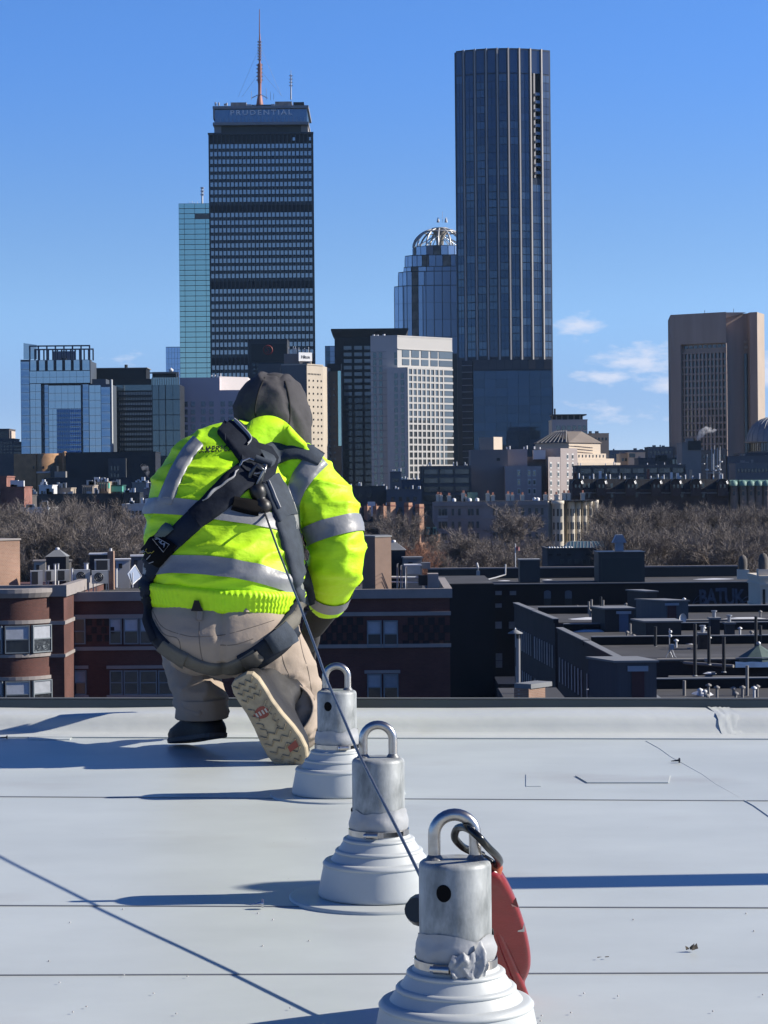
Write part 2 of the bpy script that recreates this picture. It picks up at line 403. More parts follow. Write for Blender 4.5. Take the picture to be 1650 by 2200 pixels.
T.part('lettering', b, mat('letter_white', (1.2, 1.22, 1.25), 0.5, 0.02))
M_mechb = mat('roof_plant', (0.33, 0.31, 0.29), 0.8, 0.35, 0.4)
crown_box('plant_room', 494, 528, 215, 227, 6, M_mechb, 25); crown_box('plant_room', 590, 626, 214, 227, 6, M_mechb, 25)
crown_box('plant_room', 528, 590, 218, 227, 9, M_black, 20); crown_box('plant_room', 629, 652, 214, 226, 8, M_black, 12)
b = MB()
for i in range(14):
    p = 495+rnd.random()*150; q = PX(p, d, 220); b.box(q, q+rnd.uniform(0.6, 3.5), d+4, d+6, PZ(227, d), PZ(227-rnd.uniform(3, 9), d))
for p in (463, 470, 483, 487): b.cyl(W(p, 227, d+3), W(p, 227-rnd.uniform(3, 8), d+3), 0.5, n=6)
T.part('plant', b, M_steel)
ym = d+26
def mast(base, segs, m, n=6):
    b = MB()
    for (ya_, yb_, r0, r1) in segs: b.cyl(W(base, ya_, ym), W(base, yb_, ym), r0, r1, n)
    return b
M_mast = mat('mast_red', (0.32, 0.13, 0.11), 0.6, 0.5, 0.12)
mo = T.part('antenna_mast', mast(558, [(227, 205, 2.0, 1.1), (205, 178, 0.9, 0.9), (178, 137, 1.15, 1.15), (137, 86, 0.55, 0.4), (86, 72, 0.5, 0.3)], M_mast), M_mast)
b = mast(557.5, [(72, 20, 0.30, 0.18)], M_mast); T.part('mast_tip', b, mat('mast_dark', (0.22, 0.10, 0.10), 0.5, 0.2), mo)
b = MB()
for k in range(7):
    y = 90+k*6.3; q = W(557.6, y, ym); b.box(q.x-1.0, q.x+1.0, ym-1.0, ym+1.0, q.z-0.25, q.z+0.25)
for k in range(5):
    y = 140+k*8; q = W(557.8, y, ym); b.box(q.x-1.6, q.x+1.6, ym-0.4, ym+0.4, q.z-0.3, q.z+0.3)
T.part('antenna_bay', b, mat('antenna_grey', (0.5, 0.5, 0.52), 0.5, 0.2), mo)
b = MB()
for e, yy, y2 in ((512, 100, 208), (604, 96, 205), (520, 155, 208), (606, 150, 207), (540, 202, 211), (575, 202, 211)):
    b.cyl(W(558, yy, ym), W(e, y2, ym+rnd.uniform(-8, 8)), 0.055 if yy < 200 else 0.2, n=4)
T.part('guy_wire', b, M_steel, mo)
b = MB(); b.cyl(W(625, 214, d+12), W(625, 160, d+12), 0.45, 0.3, 6).cyl(W(625, 160, d+12), W(625, 151, d+12), 0.12, n=5)
for y in (163, 170, 177, 184): q = W(625, y, d+12); b.box(q.x-0.9, q.x+0.9, d+11.8, d+12.2, q.z-0.2, q.z+0.2)
for p, y in ((540, 196), (581, 198), (572, 190), (588, 201)): b.cyl(W(p, 215, d+12), W(p, y, d+12), 0.12, n=4)
T.part('radio_mast', b, M_steel)

# ------------------------------------------------------------------ teal mirror tower behind it
d = 1500.0
T = Thing('mirror_tower', 'slim teal mirror-glass tower half hidden behind the dark gridded tower', 'tower', (PX(420, d, 620), d+15, 0))
M_teal = glass('teal_mirror', (0.06, 0.12, 0.14), (0.52, 0.70, 0.62), 0.72, rand=0.12, wob=0.03)
x0, x1 = PX(385.5, d, 620), PX(470, d, 620); zt = PZ(437, d, 420)
T.part('shaft', MB().box(x0, x1, d, d+40, 0, zt), M_dark)
wl_ = Wall((x0, d), (x1, d))
ue = [0, wl_.u(397.5, 620), wl_.u(420, 620), wl_.u(443, 620), wl_.L]
for a, b_ in zip(ue[:-1], ue[1:]):
    zs = [PZ(442.5+11.05*j, d, 420) for j in range(34)]
    panes(T, wl_, [(a+b_)/2], zs, b_-a-0.25, 11.05*d/F-0.42, M_teal, 0.05, 'glass_panel', 300)
T.part('louvre', MB().obox(wl_.A, wl_.d, wl_.u(419, 465), wl_.u(452, 465), 0.2, 0.4, PZ(471, d, 420), PZ(460, d, 420)), mat('louvre_bronze', (0.16, 0.15, 0.13), 0.6, 0.1))
b = MB(); b.cyl(W(434.5, 438, d+10), W(434.5, 402, d+10), 0.7, 0.6, 6)
for y in (404, 411, 418): q = W(434.5, y, d+10); b.box(q.x-1.1, q.x+1.1, d+9, d+11, q.z-0.5, q.z+0.5)
for p in (408, 413, 417, 424): b.cyl(W(p, 438, d+5), W(p, 438-rnd.uniform(3, 7), d+5), 0.2, n=4)
T.part('radio_mast', b, mat('antenna_white', (0.7, 0.7, 0.72), 0.5, 0.1))

# ------------------------------------------------------------------ far blue slab left of it
d = 1620.0
T = Thing('glass_tower', 'small far blue glass slab left of the teal mirror tower', 'tower', (PX(371, d, 780), d+10, 0))
M_blueg = glass('blue_mirror', (0.07, 0.11, 0.19), (0.42, 0.56, 0.80), 0.6, rand=0.25, wob=0.05)
x0, x1, zt = rect_building(T, 356.5, 388, 745, d, 22, M_dark, None, 780, 0)
wl_ = front(356.5, 388, d, 780)
panes(T, wl_, lin(0, wl_.L, 5), [PZ(752+12*j, d, 371) for j in range(12)], wl_.L/5-0.15, 12*d/F-0.12, M_blueg, 0.05, 'glass_panel')

# ------------------------------------------------------------------ dark faceted tower with bright fins
d = 900.0
T = Thing('finned_tower', 'tall dark navy curved glass tower with bright vertical fins', 'tower', (PX(1083, d, 500), d+20, 0))
M_navy = glass('navy_glass', (0.010, 0.026, 0.056), (0.22, 0.40, 0.66), 0.10, rand=0.55, wob=0.01)
M_navyb = glass('navy_blind', (0.034, 0.060, 0.10), (0.3, 0.46, 0.64), 0.13, rand=0.5, wob=0.01)
M_navyw = mat('navy_wall', (0.012, 0.027, 0.058), 0.4, 0.2, 0.1)
M_fl = mat('fin_stone', (0.44, 0.425, 0.41), 0.5, 0.05, 0.1)
edges = [980, 998.8, 1022.5, 1046.3, 1070.2, 1094, 1117.5, 1141, 1164.5, 1185]
def arc_d(px):
    q = (px-1082.5)/102.5; return d+6.0*q*q
pts = [(PX(p, arc_d(p), 500), arc_d(p)) for p in edges]
zt = PZ(106, d, 1082); zb = PZ(775, d, 1082)
back = d+34
poly = pts + [(pts[-1][0]+0.25, pts[-1][1]+2.0), (pts[-1][0]+0.3, back-6), (pts[-1][0]-4, back), (pts[0][0]+4, back), (pts[0][0]+0.8, back-6), (pts[0][0]+0.05, pts[0][1]+3)]
zn0, zn1 = PZ(381, d, 1152), PZ(154, d, 1152)
cut = [(pts[7][0]+(pts[8][0]-pts[7][0])*0.12, pts[7][1]), (pts[7][0]+(pts[8][0]-pts[7][0])*0.12, pts[7][1]+2.6), (pts[8][0], pts[8][1]+2.6)]
poly_n = pts[:7]+[pts[7]]+cut+pts[8:]+poly[10:]
sh = T.part('shaft', MB().prism(poly, 0, zn0, True).prism(poly_n, zn0, zn1, True).prism(poly, zn1, zt, True, True), M_navyw)
fh = 16.9*d/F                                             # storey height as seen
nfl = int((zt-zb)/fh)
TW = {}
def twin(L, h, m):
    """one window of two lights either side of a mullion"""
    k = (round(L, 2), round(h, 2), m.name)
    if k not in TW: TW[k] = MB().box(-L/2, -0.07, -0.1, 0, -h/2, h/2).box(0.07, L/2, -0.1, 0, -h/2, h/2).mesh('window', m)
    return TW[k]
for i in range(9):
    wv = Wall(pts[i], pts[i+1])
    for j in range(3, nfl):
        z = zt-fh*(j+0.5)-0.3
        if zn0 < z+fh*0.4 and z-fh*0.4 < zn1 and i == 7: continue
        m_ = M_navyb if rnd.random() < (0.15 if j < 9 else 0.42) else M_navy
        T.inst('window', twin(wv.L-1.5, fh-(0.4 if m_ is M_navyb else 0.2), m_), wv.p(0.9+(wv.L-1.5)/2, 0.03, z), wv.rz)
    T.inst('crown_panel', panebox(wv.L-1.5, fh*3-0.3, M_navy, 0.1), wv.p(0.9+(wv.L-1.5)/2, 0.03, zt-fh*1.5), wv.rz)
fins = []
for i in range(1, 9):
    A, B = Vector(pts[i-1]), Vector(pts[i]); dr = (B-A).normalized(); nn = Vector((dr.y, -dr.x)); P = B
    tri = [P+nn*0.02-dr*0.15, P+nn*0.75+dr*0.05, P+nn*0.58+dr*0.62, P+nn*0.02+dr*0.62]
    T.part('fin', MB().prism([tuple(t) for t in tri], zb-1.2, zt+0.6), M_fl)
# parapet scallops and the open balcony slot
b = MB()
for i in range(9):
    wv = Wall(pts[i], pts[i+1]); b.obox(wv.A, wv.d, 0.8, wv.L-0.1, -0.4, 0.25, zt-0.2, zt+0.5)
T.part('parapet', b, M_navyw)
wv = Wall(cut[1], cut[2])
T.part('slot_lining', MB().obox(wv.A, wv.d, 0.0, 0.7, 0.02, 2.5, zn0+0.2, zn1-0.2), M_fl)
for j in range(12):
    z = zn1-9.0-(j)*fh*1.0
    if z < zn0: break
    T.part('balcony', MB().obox(wv.A, wv.d, 0.72, wv.L-0.1, 0.02, 2.4, z-0.25, z+0.95), M_navy)
    T.part('balcony_soffit', MB().obox(wv.A, wv.d, 0.02, 0.75, 2.51, 3.1, z-0.6, z+0.4), M_navyw)
# podium: wide smooth panels, a lighter band above, balconies at the left corner
wv = Wall((PX(1017, d-2.5, 850), d-2.5), (PX(1186, d-1.2, 850), d-1.2))
pod = T.part('podium', MB().prism([tuple(wv.A), tuple(wv.B), (wv.B.x+0.2, d+5), (wv.A.x, d+5)], 0, zb+0.3), M_navyw)
pw = 7; pz = [PZ(797+18.5*j, d, 1100) for j in range(12)]
for j in range(len(pz)-1):
    for i in range(pw):
        u = wv.L*(i+0.5)/pw; h_ = pz[j]-pz[j+1]
        T.inst('panel', panebox(wv.L/pw-0.1, h_-0.1, M_navy, 0.1), wv.p(u, 0.03, (pz[j]+pz[j+1])/2), wv.rz)
M_pan = [mat('bronze_panel', (0.085, 0.08, 0.085), 0.5, 0.1, 0.1), mat('blue_panel', (0.035, 0.05, 0.078), 0.45, 0.1, 0.1)]
zc_ = (PZ(776, d)+PZ(797, d))/2
for i in range(10):
    T.inst('panel', panebox(wv.L/10-0.3, PZ(776, d)-PZ(797, d)-0.3, M_pan[0] if i >= 6 and i % 2 else M_pan[1], 0.15), wv.p(wv.L*(i+0.5)/10, 0.04, zc_), wv.rz)
w2 = Wall((PX(993, d-1, 850), d-1), (PX(1016, d-2, 850), d-2))
T.part('corner_glazing', MB().obox(w2.A, w2.d, 0, w2.L, -3, 0, 0, zb), M_navy)
for j in range(15):
    z = PZ(786+14.1*j, d, 1005); T.part('balcony_slab', MB().obox(w2.A, w2.d, 0.1, w2.L-0.05, 0.01, 0.7, z-0.14, z+0.14), mat('balcony_grey', (0.27, 0.29, 0.33), 0.6, 0.1))

# ------------------------------------------------------------------ stepped tower with the openwork dome
d = 1180.0; cx_ = PX(949, d, 600)
T = Thing('domed_tower', 'stepped blue glass tower crowned by an openwork steel dome', 'tower', (cx_, d+26, 0))
M_b1 = glass('steel_blue_glass', (0.15, 0.22, 0.33), (0.46, 0.60, 0.80), 0.40, rough=0.2, rand=0.2)
M_stone = mat('mottled_stone', (0.13, 0.12, 0.105), 0.6, 0.7, 0.12, c2=(0.36, 0.33, 0.28))
def tier(hw_px, pyt, pyb, dn, edges_px, brown=()):
    r = hw_px*d/F; zt_ = PZ(pyt, d, 949); zb_ = PZ(pyb, d, 949) if pyb else 0
    dd = d+dn; c_ = 0.30*r
    poly = [(cx_-r, dd+c_), (cx_-r*0.80, dd+c_*0.25), (cx_-r*0.4, dd), (cx_+r*0.4, dd), (cx_+r*0.80, dd+c_*0.25), (cx_+r, dd+c_), (cx_+r, dd+2*r-c_), (cx_-r, dd+2*r-c_)]
    T.part('tier', MB().prism(poly, zb_, zt_), M_dark)
    for k in range(5):
        wv = Wall(poly[k], poly[k+1])
        us = sorted([u for u in (wv.u(p, pyt) for p in edges_px) if 0.3 < u < wv.L-0.3])
        us = [0]+us+[wv.L]
        for a, b_ in zip(us[:-1], us[1:]):
            if b_-a < 0.5: continue
            mid = PX(949, d, pyt)
            ctr = wv.p((a+b_)/2); pxm = 825+(ctr.x*F/ctr.y)+(pyt-HY)*ROLL
            m_ = M_stone if any(s <= pxm <= e for s, e in brown) else M_b1
            rz = Wall(wv.p(a).xy, wv.p(b_).xy)
            n_ = max(1, int(round((zt_-zb_)/ (33*d/F)))) if pyb else 4
            top_, bot_ = zt_-0.4, (zb_ if pyb else PZ(760, d, 949))
            for q in range(n_):
                z0_, z1_ = bot_+(top_-bot_)*q/n_, bot_+(top_-bot_)*(q+1)/n_
                T.inst('glass_bay', panebox(b_-a-0.35, z1_-z0_-0.15, m_, 0.25), wv.p((a+b_)/2, 0.03, (z0_+z1_)/2), wv.rz)
ep = [848, 856.5, 866, 874.5, 885, 898.5, 915, 932.5, 950, 968, 984]
tier(102, 612, None, 0, ep, ((885, 898),))
tier(93, 581, 612, 1.5, ep, ((885, 898),))
tier(81, 570, 581, 3, ep, ((885, 898),))
tier(78, 545, 570, 4, [871, 877, 896, 907, 921, 936, 951, 968], ((907, 920), (951, 968)))
r = 60*d/F; cc_ = Vector((cx_, d+28, 0)); zb_, zt_ = PZ(546, d, 949), PZ(521, d, 949)
T.part('drum', MB().lathe(cc_, [(r, zb_-1), (r, zt_), (r*0.9, zt_+0.3), (0.1, zt_+0.4)], 24, False), M_dark)
for k in range(24):
    q = 2*math.pi*(k+0.5)/24
    T.inst('drum_panel', panebox(2*r*math.sin(math.pi/24)-0.3, zt_-zb_-0.4, M_stone if k % 4 == 1 else M_b1, 0.2), (cc_.x+r*math.cos(q), cc_.y+r*math.sin(q), (zt_+zb_)/2), q+math.pi/2)
M_rib = mat('dome_steel', (0.62, 0.62, 0.60), 0.35, 0.08, 0.3, metal=0.2)
hd = 43*d/F
for k in range(14):
    q = 2*math.pi*(k+0.3)/14; pts_ = []
    for t in range(9):
        a = math.pi/2*t/8*0.93; pts_.append((cc_.x+r*math.cos(a)*math.cos(q), cc_.y+r*math.cos(a)*math.sin(q), zt_+hd*math.sin(a)))
    T.part('dome_rib', MB().tube(pts_, 0.5, 5), M_rib)
    b = MB(); b.cyl((cc_.x+r*0.93*math.cos(q), cc_.y+r*0.93*math.sin(q), zt_+0.5), (cc_.x+3.0*math.cos(q+0.2), cc_.y+3.0*math.sin(q+0.2), zt_+hd*0.62), 0.22, n=4)
    T.part('dome_strut', b, M_rib)
ringp = [(cc_.x+r*0.62*math.cos(2*math.pi*i/24), cc_.y+r*0.62*math.sin(2*math.pi*i/24), zt_+hd*0.80) for i in range(24)]
T.part('dome_ring', MB().tube(ringp, 0.4, 5, True), M_rib)
T.part('dome_core', MB().lathe(cc_+Vector((0, 0, zt_)), [(1.9, 0.4), (2.2, hd*0.5), (4.6, hd*0.97), (4.6, hd*1.02), (0.05, hd*1.03)], 14, True), mat('dome_core_tan', (0.36, 0.33, 0.28), 0.6, 0.1))
b = MB()
for s_ in (-9, -6.5, 8, 10.5): q = W(949+s_, 478, d+28); b.cyl(q, q+Vector((0, 0, 11*d/F)), 0.5, 0.12, 5)
q = W(950.5, 478, d+28); b.cyl(q, q+Vector((0, 0, 24*d/F)), 0.12, n=4)
T.part('finial', b, M_rib)

# ------------------------------------------------------------------ dark concrete tower with flared cornice
d = 1000.0
T = Thing('cornice_tower', 'dark brown-black concrete tower with flared cornice and pale slot windows', 'tower', (PX(790, d, 800), d+18, 0))
M_brk = mat('dark_concrete', (0.052, 0.050, 0.052), 0.8, 0.15, 0.1)
M_slot = glass('slot_glass', (0.16, 0.165, 0.175), (0.5, 0.55, 0.6), 0.12, rand=0.2)
x0, x1 = PX(719, d, 760), PX(870, d, 760); zt = PZ(725, d, 790); wl_ = Wall((x0, d), (x1, d))
T.part('shaft', MB().box(x0, x1, d, d+36, 0, zt), M_brk)
e = 7.5*d/F; z2 = PZ(710, d, 790)
T.part('cornice', MB().frustum([(x0, d), (x1, d), (x1, d+36), (x0, d+36)], zt, [(x0-e, d-e), (x1+e, d-e), (x1+e, d+36+e), (x0-e, d+36+e)], z2).box(x0-e, x1+e, d-e, d+36+e, z2, z2+0.8), M_brk)
cs = [wl_.u(747, 800), wl_.u(770, 800), wl_.u(791, 800), wl_.u(813, 800), wl_.u(836, 800)]
panes(T, wl_, cs, [PZ(747+14.1*j, d, 790) for j in range(8)], 17.5*d/F, 8.0*d/F, M_slot, 0.05)
panes(T, wl_, cs, [PZ(747+14.1*j, d, 790) for j in range(8, 22)], 17.5*d/F, 11*d/F, M_winD, 0.05)  # dark glass in the lower rows stands in for shadow and reflection
for p in (736.5, 758.5, 780.5, 802.5, 824.5, 847): T.part('pier', MB().obox(wl_.A, wl_.d, wl_.u(p, 800)-0.5, wl_.u(p, 800)+0.5, 0.01, 0.9, 0, zt-0.5), M_brk)
for j in range(10): T.part('ledge', MB().obox(wl_.A, wl_.d, wl_.u(737, 800)+0.5, wl_.L, 0.01, 0.6, PZ(754+14.1*j, d, 790)-0.4, PZ(754+14.1*j, d, 790)+0.4), M_brk)

d = 1062.0
T = Thing('glass_tower', 'narrow blue-green glass tower squeezed beside the flared-cornice tower', 'tower', (PX(710, d, 780), d+10, 0))
x0, x1, zt = rect_building(T, 698.5, 722, 743, d, 18, M_dark, None, 780, 0)
wl_ = front(698.5, 722, d, 780)
for (a, b_, m_) in ((699, 709, M_navyb), (709, 721.5, M_b1)):
    ua, ub = wl_.u(a, 780), wl_.u(b_, 780)
    panes(T, wl_, [(ua+ub)/2], [PZ(749+11*j, d, 710) for j in range(18)], ub-ua-0.15, 11*d/F-0.15, m_, 0.05, 'glass_panel')

# ------------------------------------------------------------------ black block with red round emblem
d = 965.0
T = Thing('hotel_block', 'black-topped hotel block with a dull red round emblem', 'building', (PX(576, d, 760), d+12, 0))
x0, x1, zt = rect_building(T, 534.5, 617, 731, d, 24, mat('slate_wall', (0.040, 0.045, 0.056), 0.6, 0.2, 0.1), M_tar, 760, 0.6)
wl_ = front(534.5, 617, d, 760)
T.part('sign_board', MB().obox(wl_.A, wl_.d, wl_.u(540, 755), wl_.u(616, 755), 0.02, 0.6, PZ(777, d, 576), PZ(739, d, 576)), M_black)
M_red = mat('emblem_red', (0.20, 0.012, 0.016), 0.5, 0.1)
c = W(575.5, 752, d-0.75); b = MB(); rr = 9.3*d/F
b.tube([(c.x+rr*math.cos(2*math.pi*i/28), c.y, c.z+rr*math.sin(2*math.pi*i/28)) for i in range(28)], 0.32, 6, True)
vs, fs = text_mesh('S', 3.9, 0.03); b.add([(c.x+v.x, c.y-0.1, c.z+v.y) for v in vs], fs).add([(c.x+v.x, c.y+0.1, c.z+v.y) for v in vs], [tuple(reversed(f)) for f in fs])
T.part('emblem', b, M_red)
panes(T, wl_, lin(wl_.u(541, 790), wl_.u(616, 790), 8), [PZ(784+9*j, d, 576) for j in range(3)], 6*d/F, 4*d/F, M_winD, 0.03)
T.part('lower_panel', MB().obox(wl_.A, wl_.d, wl_.u(555, 780), wl_.u(602, 780), 0.02, 0.5, PZ(803, d), PZ(779.5, d)), mat('grey_render', (0.13, 0.13, 0.14), 0.8, 0.08, 0.1))

# ------------------------------------------------------------------ tan tower with the white roof sign, half in shade
d = 878.0
T = Thing('tan_tower', 'tan concrete tower with small square windows and white roof sign', 'tower', (PX(665, d, 880), d+12, 0))
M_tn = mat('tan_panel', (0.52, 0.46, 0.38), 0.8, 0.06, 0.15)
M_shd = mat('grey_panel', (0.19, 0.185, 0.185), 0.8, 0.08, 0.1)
A0, A1, A2 = (PX(605, d+2, 880), d+2), (PX(660, d, 880), d), (PX(694.5, d+9, 880), d+9)
zt = PZ(784, d, 660)
T.part('shaft', MB().prism([A0, A1, A2, (A2[0]+3, d+30), (A0[0], d+30)], 0, zt), M_tn)
w0 = Wall(A0, A1); T.part('shaded_side', MB().obox(w0.A, w0.d, 0.02, w0.L-0.02, 0.01, 0.15, 0, zt-0.02), M_shd)  # darker skin puts shade into the colour of the tower's left face
w1 = Wall(A1, A2)
panes(T, w1, [w1.u(p, 880) for p in (664.5, 673.5, 683, 690.5)], [PZ(818+13.9*j, d+4, 675) for j in range(14)], 3.6*d/F, 3.8*d/F, M_winD, 0.03)
panes(T, w1, [w1.u(662+3.2*i, 804) for i in range(9)], [PZ(804, d+4, 675)], 2.0*d/F, 3.2*d/F, M_winD, 0.03)
T.part('coping', MB().obox(w1.A, w1.d, 0, w1.L, -0.3, 0.25, zt, zt+0.5).obox(w0.A, w0.d, 0, w0.L, -0.3, 0.25, zt, zt+0.49), M_tn)
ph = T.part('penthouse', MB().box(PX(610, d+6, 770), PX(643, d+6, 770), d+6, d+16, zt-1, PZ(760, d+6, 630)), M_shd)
sb = T.part('sign_block', MB().box(PX(644, d+4, 770), PX(668, d+4, 770), d+4, d+10, zt-1, PZ(776, d+4, 655)), M_tn)
T.part('opening', MB().box(PX(650, d+4, 780), PX(663, d+4, 780), d+3.85, d+3.98, zt+0.1, PZ(778.5, d+4, 655)), M_black, sb)
wsg = Wall((PX(642, d+2.5, 766), d+2.5), (PX(670.5, d+5.5, 766), d+5.5)); sgn = T.part('sign_panel', MB().obox(wsg.A, wsg.d, 0, wsg.L, -.5, 0, PZ(775.5, d+3, 656), PZ(757, d+3, 656)), mat('sign_white', (0.95, 0.96, 0.96), 0.4, 0.02))
vs, fs = text_mesh('Hilton', 1.0, 0.025); xa, xb = min(v.x for v in vs), max(v.x for v in vs); c = W(656.3, 767, d+2.9); sx = 21*d/F/(xb-xa)
T.part('lettering', MB().add([wsg.p(wsg.L/2+(v.x-(xa+xb)/2)*sx, .05, c.z+v.y*sx*1.15) for v in vs], fs), mat('letter_black', (0.02, 0.02, 0.022), 0.5, 0.02), sgn)
b = MB()
for i in range(16): p = 618+rnd.random()*48; b.cyl(W(p, 786, d+8), W(p, rnd.uniform(744, 757), d+8), 0.16, n=4)
T.part('antenna', b, M_white)
# shadowed part of the tan tower, built as a separate darker block
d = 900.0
T = Thing('office_block', 'shadowed part of the tan tower built as a grey-brown block with small square windows', 'building', (PX(714, d, 880), d+12, 0))
x0, x1, zt = rect_building(T, 691.5, 733, 800, d, 22, mat('grey_brown_shade', (0.105, 0.10, 0.098), 0.8, 0.1, 0.1), M_tar, 880, 0.4)
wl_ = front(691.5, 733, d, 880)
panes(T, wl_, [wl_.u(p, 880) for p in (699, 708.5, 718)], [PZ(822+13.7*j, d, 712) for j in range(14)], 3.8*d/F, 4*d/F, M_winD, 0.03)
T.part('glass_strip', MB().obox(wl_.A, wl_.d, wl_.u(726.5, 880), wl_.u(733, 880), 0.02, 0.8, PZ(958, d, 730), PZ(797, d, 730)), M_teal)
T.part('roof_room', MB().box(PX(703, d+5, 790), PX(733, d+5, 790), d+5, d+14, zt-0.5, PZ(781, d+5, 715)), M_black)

# ------------------------------------------------------------------ cream hotel with sunlit gridded face
d = 820.0
T = Thing('hotel_tower', 'cream hotel tower with one sunlit gridded face and one shaded face', 'tower', (PX(880, d, 880), d+14, 0))
M_cr = mat('cream_wall', (0.54, 0.53, 0.51), 0.7, 0.04, 0.1)
M_winC = glass('hotel_glass', (0.035, 0.045, 0.05), (0.5, 0.6, 0.62), 0.16, rand=0.7)
Q0, Q1, Q2 = (PX(796.5, d+1.5, 800), d+1.5), (PX(854, d, 800), d), (PX(972, d+19, 800), d+19)
zt = PZ(723, d, 854)
T.part('upper_mass', MB().prism([Q0, Q1, Q2, (Q2[0]-2, d+40), (Q0[0], d+40)], 0, zt), M_cr)
R0, R1, R2 = (PX(832, d-2.0, 880), d-2.0), (PX(874.5, d-3.2, 880), d-3.2), (PX(972.5, d+13.5, 880), d+13.5)
zl = PZ(789, d-3, 874)
T.part('lower_mass', MB().prism([R0, R1, R2, (Q2[0], d+30), (R0[0], d+20)], 0, zl), M_cr)
wu = Wall(Q1, Q2)
for i, (a, b_) in enumerate(((864, 879), (884, 900), (905, 920), (925, 940), (943, 971.5))):
    ua, ub = wu.u(a, 770), wu.u(b_, 770)
    for (ya_, yb_) in ((754, 769), (773, 786)):
        T.inst('window', panebox(ub-ua, (yb_-ya_)*d/F, M_winC, 0.12), wu.p((ua+ub)/2, 0.03, PZ((ya_+yb_)/2, d+9, 910)), wu.rz)
T.part('band', MB().obox(wu.A, wu.d, 0.2, wu.L, 0.01, 0.35, PZ(753, d+9, 910), PZ(751.5, d+9, 910)), M_cr)
wr = Wall(R1, R2)
us = [wr.u(881+9.55*i, 880) for i in range(8)]
rowy = [799.5+14.85*j for j in range(17)]
panes(T, wr, us, [PZ(y, d+3, 915) for y in rowy], 1.15*(us[1]-us[0])*0.56, 10.3*d/F, M_winC, 0.03, limit=150)
ub0, ub1 = wr.u(955, 880), wr.L
panes(T, wr, [(ub0+ub1)/2], [PZ(y, d+9, 960) for y in rowy], ub1-ub0-0.1, 11.2*d/F, M_winC, 0.03)
zg0, zg1 = PZ(1058, d+3, 915), PZ(791, d+3, 915)
b = MB()
for i in range(9):
    u = us[0]+(us[1]-us[0])*(i-0.5); b.obox(wr.A, wr.d, u-0.32, u+0.32, 0.01, 0.45, 0, zl-0.1)
for y in rowy: z = PZ(y-7.4, d+3, 915); b.obox(wr.A, wr.d, 0.05, wr.L, 0.005, 0.42, z-0.32, z+0.32)
T.part('facade_grid', b, M_cr)
wf = Wall(R0, R1)
panes(T, wf, [wf.u(851, 880), wf.u(865, 880)], [PZ(808+14.6*j, d-2, 860) for j in range(17)], 6.6*d/F, 11*d/F, M_winC, 0.03)
wf2 = Wall(Q0, Q1)
panes(T, wf2, [wf2.u(806, 880), wf2.u(818.5, 880)], [PZ(763+15.4*j, d, 812) for j in range(19)], 6.6*d/F, 12*d/F, M_winC, 0.03)
panes(T, wf2, [wf2.u(850, 770)], [PZ(763+15.4*j, d, 850) for j in range(2)], 5*d/F, 12*d/F, M_winC, 0.03)
b = MB()
for j in range(18): z = PZ(755.5+15.4*j, d, 812); b.obox(wf2.A, wf2.d, 0.02, wf2.u(832, 880)-0.1, 0.01, 0.08, z-0.06, z+0.06)
T.part('joint_line', b, M_shd)
T.part('coping', MB().obox(wf2.A, wf2.d, 0, wf2.L, -0.4, 0.1, zt, zt+0.5).obox(wu.A, wu.d, 0, wu.L, -0.4, 0.1, zt, zt+0.495), M_cr)
for p, h_ in ((803, 4), (811, 3.5), (825, 5)): q = W(p, 723, d+5); T.part('roof_vent', MB().cyl(q, q+Vector((0, 0, h_*d/F)), 0.5, n=6), M_white)
# ================================================================== left skyline group
d = 760.0
T = Thing('hotel_block', 'lavender-grey slab with a sunlit pale corner, standing beside the teal glass block', 'building', (PX(450, d, 880), d+12, 0))
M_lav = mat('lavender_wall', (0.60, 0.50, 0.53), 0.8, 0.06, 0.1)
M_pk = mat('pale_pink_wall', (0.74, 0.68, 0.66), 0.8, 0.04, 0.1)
za, zb_ = PZ(811, d, 430), PZ(838, d, 490)
xa, xm, xb = PX(387, d, 880), PX(472, d, 840), PX(516, d, 880)
T.part('wall', MB().box(xa, xm, d, d+20, 0, za).box(xm, xb, d, d+6, 0, zb_), M_lav)
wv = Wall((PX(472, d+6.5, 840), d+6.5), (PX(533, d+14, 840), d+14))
T.part('lit_wall', MB().prism([tuple(wv.A), tuple(wv.B), (wv.B.x, d+30), (wv.A.x, d+30)], 0, PZ(809, d+8, 500)), M_pk)  # paler turned wall stands in for the sunlit part of the lavender slab
wv = front(387, 516, d, 900)
M_winL = glass('slate_glass', (0.06, 0.075, 0.11), (0.4, 0.48, 0.6), 0.10, rand=0.35)
panes(T, wv, [wv.u(p, 900) for p in (399, 415, 437, 455, 479, 496, 511)], [PZ(868+16.5*j, d, 450) for j in range(12)], 9*d/F, 11*d/F, M_winL, 0.03)
for p in (455, 462, 468, 474): q = W(p, 809, d+8); T.part('roof_vent', MB().cyl(q, q+Vector((0, 0, rnd.uniform(3, 8)*d/F)), 0.25, n=5), M_white)

